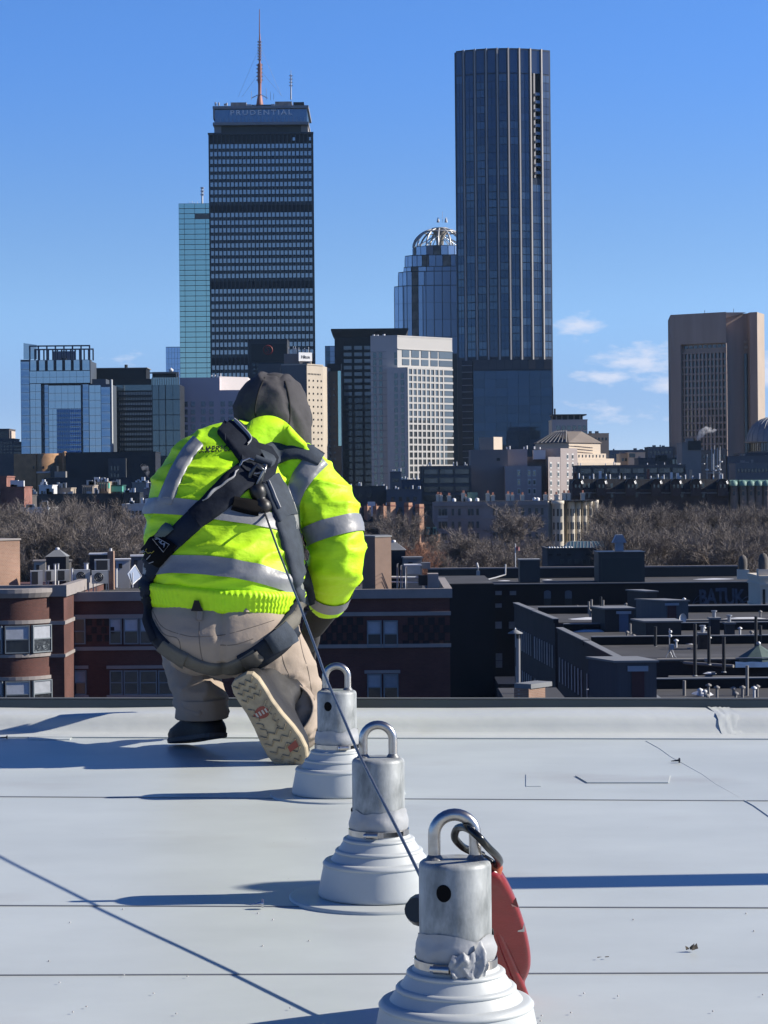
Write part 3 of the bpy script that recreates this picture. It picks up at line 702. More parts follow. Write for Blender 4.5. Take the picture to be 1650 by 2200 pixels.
d = 740.0
T = Thing('glass_block', 'teal-grey glass block with pale roof railing', 'building', (PX(357, d, 900), d+12, 0))
M_tg = glass('grey_teal_glass', (0.035, 0.055, 0.068), (0.4, 0.52, 0.56), 0.20, rand=0.3, wob=0.02)
x0, x1, zt = rect_building(T, 326.5, 386.5, 826, d, 18, M_dark, M_tar, 900, 0)
wv = front(326.5, 386.5, d, 900)
for (a, b_) in ((327, 354), (355.5, 386)):
    ua, ub = wv.u(a, 900), wv.u(b_, 900)
    panes(T, wv, [(ua*2+ub)/3-0.2, (ua+ub*2)/3+0.6], [PZ(842+33*j, d, 357) for j in range(9)], (ub-ua)/2-0.12, 33*d/F-0.25, M_tg, 0.05, 'glass_panel')
T.part('railing', MB().obox(wv.A, wv.d, 0, wv.L, 0, 0.2, PZ(827, d, 357), PZ(811, d, 357)), glass('rail_glass', (0.16, 0.22, 0.22), (0.6, 0.75, 0.75), 0.3))
b = MB()
for i in range(12): u = wv.L*(i+0.5)/12; b.obox(wv.A, wv.d, u-0.1, u+0.1, 0.2, 0.35, PZ(827, d, 357), PZ(811, d, 357))
T.part('railing_post', b, M_conc)
T.part('roof_room', MB().box(PX(327, d+6, 800), PX(378, d+6, 800), d+6, d+14, zt, PZ(799, d+6, 350)), M_black)
T.part('roof_frame', MB().box(PX(322, d+5, 800), PX(384, d+5, 800), d+5, d+5.5, PZ(798, d+5), PZ(795, d+5)).box(PX(380, d+5, 800), PX(384, d+5, 800), d+5, d+5.5, zt, PZ(798, d+5)), M_conc)
T.part('beacon', MB().lathe(W(367.5, 796, d+4), [(0.05, -0.6), (0.8, -0.2), (0.8, 0.3), (0.05, 0.9)], 10), M_white)

d = 800.0
T = Thing('banded_block', 'black office block with thin horizontal window bands', 'building', (PX(265, d, 880), d+12, 0))
x0, x1, zt = rect_building(T, 203, 330, 816, d, 22, M_black, M_tar, 880, 0.3)
wv = front(203, 330, d, 880)
T.part('roof_room', MB().box(PX(203, d+3, 800), PX(314, d+3, 800), d+3, d+16, zt, PZ(791, d+3, 260)), M_black)
T.part('roof_edge', MB().box(PX(203, d+3, 800)-0.2, PX(315.5, d+3, 800)+0.2, d+2.8, d+16.2, PZ(791.5, d+3, 260), PZ(790, d+3, 260)), M_conc)
T.part('flue', MB().cyl(W(271, 792, d+6), W(271, 783.5, d+6), 0.6, n=8), M_black)
T.part('glass_band', MB().obox(wv.A, wv.d, wv.u(240, 830), wv.L, 0.02, 0.4, PZ(834, d), PZ(822, d)), M_tg)
M_bn = glass('band_glass', (0.20, 0.21, 0.23), (0.5, 0.55, 0.6), 0.12, rand=0.5)
for j in range(13):
    y = 845.5+10.85*j; z = PZ(y, d, 270)
    b = MB()
    for i in range(20):
        p = 258+3.55*i+(1 if j > 3 else 0); b.obox(wv.A, wv.d, wv.u(p, 900)-0.20, wv.u(p, 900)+0.20, 0.01, 0.12, z-0.55, z+0.55)
    T.part('window_band', b, M_bn)
    T.part('ledge', MB().obox(wv.A, wv.d, wv.u(238, 900), wv.L, 0.005, 0.9, z-1.45, z-0.95), M_dark)
    T.part('wall_panel', MB().obox(wv.A, wv.d, wv.u(239, 900), wv.u(256, 900), 0.005, 0.3, z-0.6, z+0.5), M_dark)

# ------------------------------------------------------------------ mirrored glass block with crown frame
d = 780.0
T = Thing('mirrored_block', 'pale blue mirrored glass block with open frame crown and portal front', 'building', (PX(140, d, 880), d+12, 0))
M_mir = glass('sky_mirror', (0.07, 0.09, 0.11), (0.52, 0.60, 0.66), 0.66, rand=0.14, wob=0.25, wscale=0.08)
M_mir2 = glass('deep_mirror', (0.04, 0.065, 0.10), (0.38, 0.48, 0.62), 0.58, rand=0.25, wob=0.4, wscale=0.1)
M_nvm = glass('dim_reflection', (0.035, 0.055, 0.09), (0.22, 0.32, 0.48), 0.4, rand=0.5, wob=0.5, wscale=0.2); M_mir3 = glass('broken_reflection', (0.10, 0.12, 0.16), (0.36, 0.46, 0.60), 0.45, rand=0.9, wob=0.9, wscale=0.25)  # darker mirror panes carry painted reflections of other buildings
M_frm = mat('frame_blue', (0.075, 0.095, 0.13), 0.5, 0.1, 0.1)
def vol(name, a, b_, pt, o, dep, m, pyref=880, pb=None):
    return T.part(name, MB().box(PX(a, d+o, pyref), PX(b_, d+o, pyref), d+o, d+o+dep, 0 if pb is None else PZ(pb, d+o, 140), PZ(pt, d+o, 140)), m)
vol('mass', 64, 194.5, 773, 0, 4, M_frm, 800, 824); vol('mass', 64, 89, 824, 0, 4, M_frm); vol('mass', 45, 64.5, 772, 2.5, 18, M_frm)
vol('mass', 88, 194, 775, 4, 18, M_frm); vol('mass', 191.5, 237.5, 826, 0.5, 18, M_frm); vol('mass', 104.5, 174.5, 826, 1.6, 4, M_frm); vol('mass', 194, 228, 815, 4, 10, M_frm)
def skin(a, b_, ya_, yb_, o, nc, m, hh=8.65):
    wv = Wall((PX(a, d+o, 880), d+o), (PX(b_, d+o, 880), d+o)); n_ = int(round((yb_-ya_)/hh))
    panes(T, wv, lin(0, wv.L, nc), [PZ(ya_+(yb_-ya_)*(j+0.5)/n_, d+o, 140) for j in range(n_)], wv.L/nc-0.07, (yb_-ya_)/n_*d/F-0.09, m, 0.04, 'glass_panel', 400)
skin(64.5, 194, 797, 823, 0, 9, M_mir, 12); skin(65, 88.5, 824, 975, 0, 2, M_mir, 17.2); skin(45.5, 64, 776, 975, 2.5, 1, M_mir2, 17.2)
skin(105, 174, 828, 878, 1.6, 5, M_mir, 17.2); skin(105, 122, 878, 975, 1.6, 2, M_mir, 12); skin(122, 150, 878, 975, 1.6, 7, M_nvm, 10); skin(150, 174, 878, 975, 1.6, 6, M_mir3, 10); skin(89, 104.5, 826, 975, 4, 1, M_mir2, 17.2); skin(175, 191, 826, 975, 4, 1, M_mir2, 17.2)
skin(192, 217, 828, 975, 0.5, 2, M_mir, 17.2); skin(217.5, 237, 832, 975, 0.5, 1, M_mir2, 17.2)
for k in range(7):
    a = 66+18.6*k; b_ = a+13 if k < 6 else 193.5
    skin(a, b_, 773.5, 796, 0, 1, M_mir, 22)
    if k < 6: vol('slot', a+13.3, a+18.2, 774, -0.2, 0.6, M_frm, 800, 796); vol('slot_core', a+14.2, a+17.3, 775, -0.32, 0.1, M_black, 800, 795)
b = MB()
for o in (0, 9):
    e0, e1, top = (62.5, 193.5, 741.5) if o == 0 else (73.5, 201, 749)
    b.box(PX(e0, d+o, 750), PX(e1, d+o, 750), d+o, d+o+0.7, PZ(top+2.8, d+o, 140), PZ(top, d+o, 140))
    n_ = 8 if o == 0 else 14
    for i in range(n_):
        p = e0+1.2+(e1-e0-2.4)*i/(n_-1); x = PX(p, d+o, 755); b.box(x-0.24, x+0.24, d+o+0.05, d+o+0.65, PZ(775, d+o, 140), PZ(top+2.8, d+o, 140))
T.part('crown_frame', b, M_frm)
T.part('crown_fin', MB().add([W(50.5, 772, d+11), W(79, 772, d+11), W(79, 741, d+11), W(50.5, 737, d+11), W(50.5, 772, d+12), W(79, 772, d+12), W(79, 741, d+12), W(50.5, 737, d+12)], [(0, 1, 2, 3), (7, 6, 5, 4), (0, 4, 5, 1), (1, 5, 6, 2), (2, 6, 7, 3), (3, 7, 4, 0)]), M_mir)
T.part('crown_screen', MB().box(PX(112, d+14, 760), PX(160, d+14, 760), d+14, d+15, PZ(775, d+14), PZ(748, d+14)), mat('screen_lilac', (0.30, 0.31, 0.38), 0.6, 0.1))
T.part('plant', MB().box(PX(132, d+6, 760), PX(141, d+6, 760), d+6, d+9, PZ(774, d+6), PZ(763, d+6)).box(PX(141, d+6, 760), PX(157, d+6, 760), d+6, d+9, PZ(774, d+6), PZ(769, d+6)), M_black)
T.part('edge_strip', MB().box(PX(238, d, 880), PX(240.5, d, 880), d, d+3, 0, PZ(815, d, 239)), mat('strip_pale', (0.55, 0.58, 0.6), 0.5, 0.1))

d = 950.0
T = Thing('far_block', 'small brown-grey apartment block far off by the mirrored block', 'building', (PX(12, d, 950), d+8, 0))
rect_building(T, -14, 20, 923, d, 16, mat('dusk_wall', (0.10, 0.09, 0.095), 0.8, 0.2, 0.2), M_tar, 950, 0.4)
wv = front(-14, 20, d, 950); panes(T, wv, lin(1, wv.L-0.5, 6), [PZ(930+6*j, d, 5) for j in range(8)], 0.7, 0.7, M_winD, 0.03)
T.part('lit_core', MB().box(PX(19.6, d+2, 950), PX(25, d+2, 950), d+2, d+12, 0, PZ(926, d+2, 20)), mat('pale_core', (0.6, 0.5, 0.42), 0.8, 0.1))
for i, (a, b_, y, dd, nm) in enumerate(((-10, 30, 944, 900, 'grey low office block with flat roof at the foot of the far apartment block'), (28, 52, 951, 860, 'low grey block with uneven roofline beside the mirrored block'))):
    T = Thing('low_block', nm, 'building', (PX((a+b_)/2, dd, 960), dd+6, 0))
    rect_building(T, a, b_, y, dd, 14, mat('blue_grey_wall', (0.10, 0.105, 0.12), 0.8, 0.2, 0.2), M_tar, 960, 0.4)
    wv = front(a, b_, dd, 960); panes(T, wv, lin(0.5, wv.L-0.5, 5), [PZ(y+8+7*j, dd, a) for j in range(4)], 0.8, 0.7, M_winD, 0.03)

# ------------------------------------------------------------------ orange brick drum hall
d = 700.0
T = Thing('drum_hall', 'orange-tan brick hall with a curved sunlit wall', 'building', (PX(85, d, 990), d+8, 0))
M_or = brickmat('orange_brick', (0.48, 0.27, 0.13), (0.42, 0.23, 0.11), (0.45, 0.3, 0.18))
x0, xc, x1 = PX(28, d, 990), PX(100, d, 990), PX(141, d, 990); zt = PZ(974.5, d, 80)
T.part('wall', MB().box(x0, PX(76, d, 990), d+1.5, d+14, 0, zt), M_or)
rc = 25*d/F; T.part('drum', MB().lathe((xc, d+3.6, 0), [(rc*1.05, 0), (rc*1.05, zt), (0.02, zt+0.01)], 30), M_or)
T.part('tower_wall', MB().box(PX(123.5, d, 990), PX(134, d, 990), d+2, d+12, 0, zt+0.2), M_or)
T.part('pier', MB().lathe((PX(138, d, 990), d+1.5, 0), [(0.85, 0), (0.85, zt), (0.6, zt+0.5), (0.02, zt+0.7)], 12), M_or)
wv = Wall((PX(60, d, 1000), d-0.2), (PX(125, d, 1000), d-0.2))
for p in (73.5, 93.5): T.inst('window', panebox(0.6, 0.85, M_black, 0.9), wv.p(wv.u(p, 1004), 0.0, PZ(1004.5, d, p)), 0)
T.part('lit_ledge', MB().lathe((xc, d+3.6, 0), [(rc*1.05, PZ(1017, d, 90)), (rc*1.12, PZ(1016, d, 90)), (rc*1.12, PZ(1013.5, d, 90)), (rc*1.05, PZ(1013, d, 90))], 30), M_pk)
T.part('roof', MB().box(x0+0.3, PX(123, d, 990), d+6, d+13.5, zt-0.3, zt+0.06), M_tar)

# dark slab beside it
d = 690.0
T = Thing('dark_slab', 'long navy-black slab with a grey stair tower, below the banded block', 'building', (PX(235, d, 1000), d+8, 0))
x0, x1, zt = rect_building(T, 141.5, 334, 973, d, 16, mat('navy_slab', (0.008, 0.012, 0.024), 0.6, 0.3, 0.1), M_tar, 1000, 0.3)
wv = front(141.5, 334, d, 1000)
T.part('stair_tower', MB().obox(wv.A, wv.d, wv.u(234, 1000), wv.u(272, 1000), 0.01, 1.6, 0, PZ(985, d, 250)), mat('slate_grey', (0.075, 0.08, 0.09), 0.8, 0.15, 0.2))
panes(T, wv, [wv.u(p, 1000) for p in (241, 248, 255)], [PZ(1006, d, 250), PZ(1022, d, 250)], 0.5, 1.4, M_winD, 1.62)
T.part('lower_wing', MB().box(PX(95, d-14, 1030), PX(330, d-14, 1030), d-14, d-2, 0, PZ(1026, d-14, 200)), mat('navy_wing', (0.025, 0.032, 0.05), 0.8, 0.4, 0.2))
T.part('roof_box', MB().box(PX(108, d-12, 1005), PX(122, d-12, 1005), d-12, d-8, PZ(1026, d-12, 110), PZ(1001, d-12, 110)), M_dark)
T.part('roof_box', MB().box(PX(117, d-13, 1010), PX(141, d-13, 1010), d-13, d-10, PZ(1026, d-13, 110), PZ(1013, d-13, 110)), M_conc)

# ------------------------------------------------------------------ low roofs above the left trees
M_rb = brickmat('red_brick', (0.30, 0.105, 0.075), (0.26, 0.09, 0.065), (0.28, 0.2, 0.17))
lows = [(0, 14, 1025, 452, 10, M_rb, 'tall red brick gable end above the left trees'), (13, 52, 1048, 446, 10, M_rb, 'broad red brick block with blind walls above the left trees'),
        (84, 112, 1044, 520, 8, M_white, 'white rooftop plant house with silver ducts'), (110, 152, 1050, 530, 9, M_tan, 'long tan penthouse on the low roofs'),
        (177, 201, 1044, 525, 8, M_tan, 'bright tan cube penthouse beside the slotted screen'), (201, 233, 1037, 535, 8, mat('slot_tan', (0.42, 0.33, 0.24), 0.8, 0.1), 'tan slotted roof screen beside the green roof box'),
        (233, 262, 1044, 540, 8, mat('green_box', (0.02, 0.10, 0.085), 0.6, 0.2), 'dark green rooftop box with a bright end'), (264, 300, 1060, 500, 10, M_dark, 'dark low roof room near the steam vent'),
        (284, 315, 1038, 560, 8, M_conc, 'grey brick roof house beside the steam plume'), (308, 340, 1052, 470, 10, mat('grey_block', (0.2, 0.2, 0.22), 0.8, 0.1), 'flat grey parapet block close by the worker\'s shoulder'),
        (262, 325, 1085, 440, 12, mat('white_roof_room', (0.5, 0.51, 0.53), 0.7, 0.2, 0.3), 'low pale plant deck with ducts and vents'), (45, 104, 1093, 425, 12, M_white, 'snow-white flat roof edge among the bare branches'),
        (55, 262, 1063, 505, 12, mat('brown_block', (0.085, 0.075, 0.07), 0.85, 0.3, 0.2), 'long brown-grey terrace under the penthouses'), (-20, 60, 1066, 470, 12, mat('brown_block', (0.085, 0.075, 0.07)), 'dim terrace behind the red brick blocks')]
for (a, b_, y, dd, dep, m_, lab) in lows:
    T = Thing('low_building', lab, 'building', (PX((a+b_)/2, dd, y), dd+dep/2, 0))
    x0, x1, zt = rect_building(T, a, b_, y, dd, dep, m_, M_tar, y, 0.25)
    wv = front(a, b_, dd, y); nc = max(1, int((b_-a)/9))
    if 'brick' not in lab and 'snow' not in lab: panes(T, wv, lin(0.3, wv.L-0.3, nc), [zt-1.6], min(0.9, wv.L/nc*0.5), 0.9, M_winD, 0.03)
    if 'slotted' in lab:
        for i in range(6): T.part('slat', MB().obox(wv.A, wv.d, wv.L*(i+0.15)/6, wv.L*(i+0.7)/6, 0.1, 0.8, zt-2.2, zt-0.1), m_)
    if 'green' in lab: T.part('end_panel', MB().box(x1-2.6, x1+0.1, dd-0.3, dd+2, zt-1.4, zt-0.1), mat('bright_green', (0.12, 0.5, 0.38), 0.5, 0.1))
    if b_-a > 20:
        b = MB()
        for k in range(4+int((b_-a)/25)):
            x = rnd.uniform(x0, x1-1); h_ = rnd.uniform(0.4, 1.6); b.box(x, x+rnd.uniform(0.3, 1.6), dd+1, dd+2.2, zt-0.1, zt+h_)
        T.part('roof_plant', b, M_white if rnd.random() < 0.6 else M_steel)

# ================================================================== right skyline group
d = 880.0
T = Thing('concrete_tower', 'tan concrete office tower with a recessed window grid and weather streaks', 'tower', (PX(1540, d, 820), d+14, 0))
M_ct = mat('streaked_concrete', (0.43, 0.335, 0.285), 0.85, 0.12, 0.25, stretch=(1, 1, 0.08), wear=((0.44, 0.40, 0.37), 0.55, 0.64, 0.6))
M_ctl = mat('tan_lit', (0.46, 0.38, 0.31), 0.85, 0.06, 0.15)  # lit copy of the concrete, sunlight put into a paler tone
P0, P1 = (PX(1441.5, d+13, 800), d+13), (PX(1561, d, 800), d)
P2, P3 = (PX(1598, d+9, 800), d+9), (PX(1606, d+9, 800), d+9); P4, P5 = (PX(1626, d+2, 800), d+2), (PX(1641.5, d+14, 800), d+14)
zt = PZ(672, d+4, 1530)
w1 = Wall(P0, P1)
ra, rb = w1.u(1463, 850), w1.u(1559, 850); zr = PZ(738, d+5, 1510)
q0, q1 = w1.p(ra), w1.p(rb); qi0, qi1 = w1.p(ra, -2.2), w1.p(rb, -2.2)
outer = [P0, P1, (P1[0]+0.4, d+8), P2, P3, (P3[0]+0.2, d+4), P4, P5, (P5[0], d+40), (P0[0]+3, d+44)]
inner = [P0, (q0.x, q0.y), (qi0.x, qi0.y), (qi1.x, qi1.y), (q1.x, q1.y)]+outer[1:]
T.part('shaft', MB().prism(outer, zr, zt, True, True).prism(inner, 0, zr, True), M_ct)
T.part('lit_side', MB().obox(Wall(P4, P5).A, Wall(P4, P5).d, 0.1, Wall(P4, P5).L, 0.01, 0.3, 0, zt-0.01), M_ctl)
wi = Wall((qi0.x, qi0.y), (qi1.x, qi1.y))
b = MB(); us = lin(1.0, wi.L-0.3, 11); dz = 15.15*d/F
for i in range(12): u = us[0]+(us[1]-us[0])*(i-0.5); b.obox(wi.A, wi.d, u-0.22, u+0.22, 0.01, 1.0, 0, PZ(757, d+5, 1510))
for j in range(17): z = PZ(757+15.15*j, d+5, 1510); b.obox(wi.A, wi.d, 0.1, wi.L, 0.005, 0.85, z-0.32, z+0.32)
T.part('facade_grid', b, M_ct)
M_wct = glass('concrete_tower_glass', (0.03, 0.034, 0.04), (0.42, 0.46, 0.5), 0.14, rand=0.8)
panes(T, wi, us, [PZ(764.6+15.15*j, d+5, 1510) for j in range(15)], (us[1]-us[0])*0.72, dz*0.68, M_wct, 0.03)
panes(T, wi, lin(0.5, wi.L-0.3, 9), [PZ(744, d+5, 1510)], wi.L/9*0.75, 7*d/F, M_winD, 0.03, name='vent_slot')
T.part('slot_window', MB().box(P2[0]+0.1, P3[0]-0.1, d+8.2, d+8.9, 0, PZ(760, d+9, 1600)), M_winD)
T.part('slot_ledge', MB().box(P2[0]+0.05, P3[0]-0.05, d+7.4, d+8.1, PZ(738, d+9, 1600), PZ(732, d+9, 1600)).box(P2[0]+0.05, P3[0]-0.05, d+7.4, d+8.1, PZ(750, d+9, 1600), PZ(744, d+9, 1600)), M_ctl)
T.part('lit_wedge', MB().add([(P1[0]+0.6, d+9, PZ(684, d+9, 1560)), (P2[0]+1, d+9, PZ(671, d+9, 1590)), (P1[0]+0.6, d+9, PZ(671, d+9, 1560)), (P1[0]+0.6, d+7.2, PZ(684, d+7, 1560)), (P2[0]+1, d+7.2, PZ(671, d+7, 1590)), (P1[0]+0.6, d+7.2, PZ(671, d+7, 1560))], [(3, 4, 5), (2, 1, 0), (0, 1, 4, 3), (1, 2, 5, 4), (2, 0, 3, 5)]), M_ctl)  # paler wedge stands in for the sunlit corner of the upper wall
T.part('lightning_rod', MB().cyl(W(1514, 675, d+8), W(1514, 666.5, d+8), 0.12, n=4).cyl(W(1576, 672, d+8), W(1576, 663, d+8), 0.1, n=4), M_dark)

d = 800.0
T = Thing('domed_church', 'grey ribbed dome on a colonnaded drum beside the concrete tower', 'church', (PX(1672, d, 950), d+10, 0))
M_dm = mat('dome_lead', (0.22, 0.24, 0.27), 0.5, 0.15, 0.3)
cc_ = Vector((PX(1672, d, 940), d+12, 0)); r = 57*d/F; zb_ = PZ(948, d, 1640)
prof = [(r*math.cos(a), zb_+r*0.95*math.sin(a)) for a in [math.pi/2*i/10 for i in range(11)]]
T.part('dome', MB().lathe(cc_, prof, 32), M_dm)
for k in range(24):
    q = 2*math.pi*k/24; T.part('dome_rib', MB().tube([(cc_.x+(r+0.05)*math.cos(a)*math.cos(q), cc_.y+(r+0.05)*math.cos(a)*math.sin(q), zb_+r*0.95*math.sin(a)) for a in [math.pi/2*i/8*0.96 for i in range(9)]], 0.14, 4), M_dm)
T.part('drum', MB().lathe(cc_, [(r*0.92, 0), (r*0.92, zb_-0.4), (r*1.06, zb_-0.3), (r*1.06, zb_+0.1), (r, zb_+0.2)], 32, False), mat('drum_stone', (0.30, 0.26, 0.23), 0.8, 0.15, 0.3))
for k in range(30):
    q = math.pi+math.pi*k/29.0; T.inst('drum_window', panebox(0.65, 3.0, M_winD, 0.15), (cc_.x+r*0.93*math.cos(q), cc_.y+r*0.93*math.sin(q), PZ(960, d, 1640)), q+math.pi/2)
T.part('base_block', MB().box(PX(1600, d-6, 980), PX(1660, d-6, 980), d-6, d+20, 0, PZ(972, d-6, 1630)), mat('blue_dark_wall', (0.05, 0.06, 0.08), 0.8, 0.2, 0.2))

d = 810.0
T = Thing('office_block', 'pale office block with dark attic colonnade behind the hipped museum', 'building', (PX(1225, d, 910), d+8, 0))
x0, x1, zt = rect_building(T, 1186, 1262, 903, d, 16, mat('pale_block', (0.42, 0.42, 0.43), 0.8, 0.06, 0.1), M_tar, 910, 0.3)
wv = front(1186, 1262, d, 910)
panes(T, wv, [wv.u(p, 920) for p in (1199, 1210.5, 1222, 1233.5, 1245, 1256)], [PZ(919+13*j, d, 1225) for j in range(3)], 7.5*d/F, 9*d/F, M_winC, 0.03)
T.part('attic', MB().box(PX(1188, d+2, 897), PX(1252, d+2, 897), d+2, d+12, zt, PZ(892.5, d+2, 1220)), M_black)
for p in (1194, 1206, 1219, 1232, 1245): T.part('column', MB().box(PX(p, d+1.6, 897), PX(p+2.5, d+1.6, 897), d+1.6, d+2.0, zt, PZ(893, d+2, 1220)), M_conc)
T.part('attic_roof', MB().box(PX(1186, d+1, 891), PX(1260, d+1, 891), d+0.5, d+13, PZ(892.5, d+1, 1220), PZ(890, d+1, 1220)), M_dark)
T.part('flue', MB().cyl(W(1192, 891, d+4), W(1192, 878, d+4), 0.35, n=6), M_dark)

d = 765.0
T = Thing('hipped_museum', 'tan stone hall with stepped cornice and hipped roof, sunlit on one side', 'building', (PX(1225, d, 970), d+10, 0))
M_tl = mat('tan_stone', (0.62, 0.52, 0.41), 0.8, 0.05, 0.2)
c0, c1, c2 = (PX(1150, d+10, 960), d+10), (PX(1222, d, 960), d), (PX(1290, d+14, 960), d+14)
c3 = (c2[0]-12.5, c2[1]+16)
ze, zr_ = PZ(951, d, 1222), PZ(926, d+6, 1215)
T.part('wall', MB().prism([c0, c1, c2, c3], 0, ze), M_tl)
ctr = Vector(((c0[0]+c1[0]+c2[0]+c3[0])/4, (c0[1]+c1[1]+c2[1]+c3[1])/4))
def inset(p, k): return (p[0]+(ctr.x-p[0])*k, p[1]+(ctr.y-p[1])*k)
T.part('roof', MB().frustum([inset(p, -0.06) for p in (c0, c1, c2, c3)], ze, [inset(c0, 0.62), inset(c1, 0.78), inset(c2, 0.55), inset(c3, 0.7)], zr_), mat('brown_roof', (0.20, 0.165, 0.14), 0.8, 0.1, 0.2))
wv = Wall(c0, c1)
for i in range(8):
    a = wv.p(1+wv.L*i/8, 0.4, ze+0.15); t = Vector((*inset((a.x, a.y), 0.62), zr_+0.1)); T.part('roof_batten', MB().cyl(a, t, 0.28, n=4), M_conc)
w2 = Wall(c1, (PX(1320, d+18, 980), d+18))
for k, (yt, yb, o, e) in enumerate(((974, 985, 1.5, 8), (985, 994, 3.2, 17), (994, 1003, 4.6, 24))):
    T.part('step', MB().obox(w2.A, w2.d, -0.5, w2.u(1287+e, 985), -4, o, 0 if k == 2 else PZ(yb, d, 1250), PZ(yt, d, 1250)), M_tl)
panes(T, w2, lin(w2.u(1233, 980), w2.u(1300, 980), 9), [PZ(980, d+6, 1260)], 0.45, 0.9, M_winD, 1.53)
for i in range(3): T.part('moulding', MB().obox(w2.A, w2.d, 0, w2.u(1280, 960), 0.01, 0.25, PZ(957+6*i, d, 1250)-0.1, PZ(957+6*i, d, 1250)+0.1), M_tl)

far_r = [(1265, 1308, 932, 830, M_tan, 'stepped tan stack of roof houses behind the museum'), (1310, 1392, 968, 905, mat('steel_grey', (0.20, 0.23, 0.27), 0.7, 0.1), 'long steel-grey flat roofed shed'), (1392, 1446, 961, 890, mat('slate_blue', (0.11, 0.13, 0.16), 0.7, 0.1), 'slate-blue flat roofed hall at the foot of the concrete tower'),
         (1332, 1350, 976, 800, M_tan, 'small shaded cream roof house'), (1350, 1386, 973, 797, M_tl, 'sunlit cream roof house with one dark opening'), (1372, 1462, 985, 700, mat('slate_grey2', (0.085, 0.09, 0.10), 0.8, 0.2), 'dark stone hall with arched parapet'),  # shaded and sunlit cream houses have their light put into two colours
         (1465, 1506, 952, 660, M_conc, 'grey concrete boiler tower with black louvre and steam'), (1506, 1562, 968, 690, mat('tan_dim', (0.22, 0.18, 0.15), 0.8, 0.2), 'brown plant building behind the antenna pole'),
         (1560, 1660, 981, 690, mat('blue_wall', (0.10, 0.115, 0.14), 0.8, 0.1), 'blank blue-grey wall below the dome'), (1580, 1660, 996, 640, mat('grey_flat', (0.15, 0.16, 0.18), 0.8, 0.1), 'low grey flat roofed block below the dome')]
for (a, b_, y, dd, m_, lab) in far_r:
    T = Thing('low_building', lab, 'building', (PX((a+b_)/2, dd, y), dd+6, 0))
    x0, x1, zt = rect_building(T, a, b_, y, dd, 12, m_, M_tar, y, 0.25)
    wv = front(a, b_, dd, y)
    if 'boiler' in lab:
        T.part('louvre', MB().obox(wv.A, wv.d, wv.L*0.32, wv.L, 0.02, 0.3, PZ(973, dd), PZ(953.5, dd)), M_black)
        T.part('flue', MB().cyl(W(1496, 953, dd+3), W(1496, 945, dd+3), 0.5, n=8).cyl(W(1503, 953, dd+3), W(1503, 946, dd+3), 0.35, n=8), M_dark)
        T.part('roof_unit', MB().box(PX(1474, dd+2, 948), PX(1490, dd+2, 948), dd+2, dd+5, zt, PZ(942, dd+2, 1480)), M_conc)
    elif 'arched' in lab:
        T.part('window', MB().obox(wv.A, wv.d, wv.u(1408, 990), wv.u(1433, 990), 0.01, 0.2, PZ(996, dd), PZ(983.5, dd)), M_black)
        panes(T, wv, [wv.u(p, 990) for p in (1440, 1447, 1454)], [PZ(992, dd, 1440)], 0.7, 1.4, M_winC, 0.03)
    elif 'sunlit' in lab: T.part('opening', MB().obox(wv.A, wv.d, wv.L*0.05, wv.L*0.4, 0.01, 0.15, PZ(988, dd), PZ(979.5, dd)), M_winD)
    elif 'blank' not in lab:
        nc = max(2, int((b_-a)/8)); panes(T, wv, lin(0.4, wv.L-0.4, nc), [zt-2.0], wv.L/nc*0.5, 1.1, M_winD, 0.03)
    if 'sunlit' not in lab and 'boiler' not in lab:
        b = MB()
        for k in range(3): x = rnd.uniform(x0, x1-1); b.box(x, x+rnd.uniform(0.4, 1.4), dd+2, dd+3, zt-0.1, zt+rnd.uniform(0.4, 1.2))
        T.part('roof_plant', b, M_conc)

# pink-grey apartment block in three parts
d = 650.0
T = Thing('apartment_block', 'pinkish grey apartment block with a shaded slab and a paler windowed wing', 'building', (PX(1120, d, 1000), d+8, 0))
M_pg = mat('pink_grey', (0.42, 0.365, 0.36), 0.85, 0.06, 0.1); M_dg = mat('shade_grey', (0.22, 0.205, 0.205), 0.85, 0.08, 0.1)  # grey copy of the pink wall, with shade put into its colour
def pb(name, a, b_, yt, o, dep, m): return T.part(name, MB().box(PX(a, d+o, 1000), PX(b_, d+o, 1000), d+o, d+o+dep, 0, PZ(yt, d+o, (a+b_)/2)), m)
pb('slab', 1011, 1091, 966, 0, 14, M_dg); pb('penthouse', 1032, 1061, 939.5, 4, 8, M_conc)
wv = Wall((PX(1060, d+4, 950), d+4), (PX(1079, d+8, 950), d+8)); T.part('lit_penthouse', MB().prism([tuple(wv.A), tuple(wv.B), (wv.B.x, d+13), (wv.A.x, d+13)], 0, PZ(938.5, d+4, 1070)), M_tl)  # sunlit part of the penthouse, its light put into a paler stone
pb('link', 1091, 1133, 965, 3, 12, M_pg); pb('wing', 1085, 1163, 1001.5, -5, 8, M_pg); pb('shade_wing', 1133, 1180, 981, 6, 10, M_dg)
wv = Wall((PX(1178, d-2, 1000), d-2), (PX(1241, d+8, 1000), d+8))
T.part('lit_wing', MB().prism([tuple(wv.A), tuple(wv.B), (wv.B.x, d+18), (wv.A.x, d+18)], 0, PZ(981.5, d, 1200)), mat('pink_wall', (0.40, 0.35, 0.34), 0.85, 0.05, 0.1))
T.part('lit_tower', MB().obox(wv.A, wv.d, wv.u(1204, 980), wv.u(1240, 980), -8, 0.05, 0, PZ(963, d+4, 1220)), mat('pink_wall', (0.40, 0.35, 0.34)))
M_sur = mat('white_surround', (0.66, 0.65, 0.63), 0.7, 0.03)
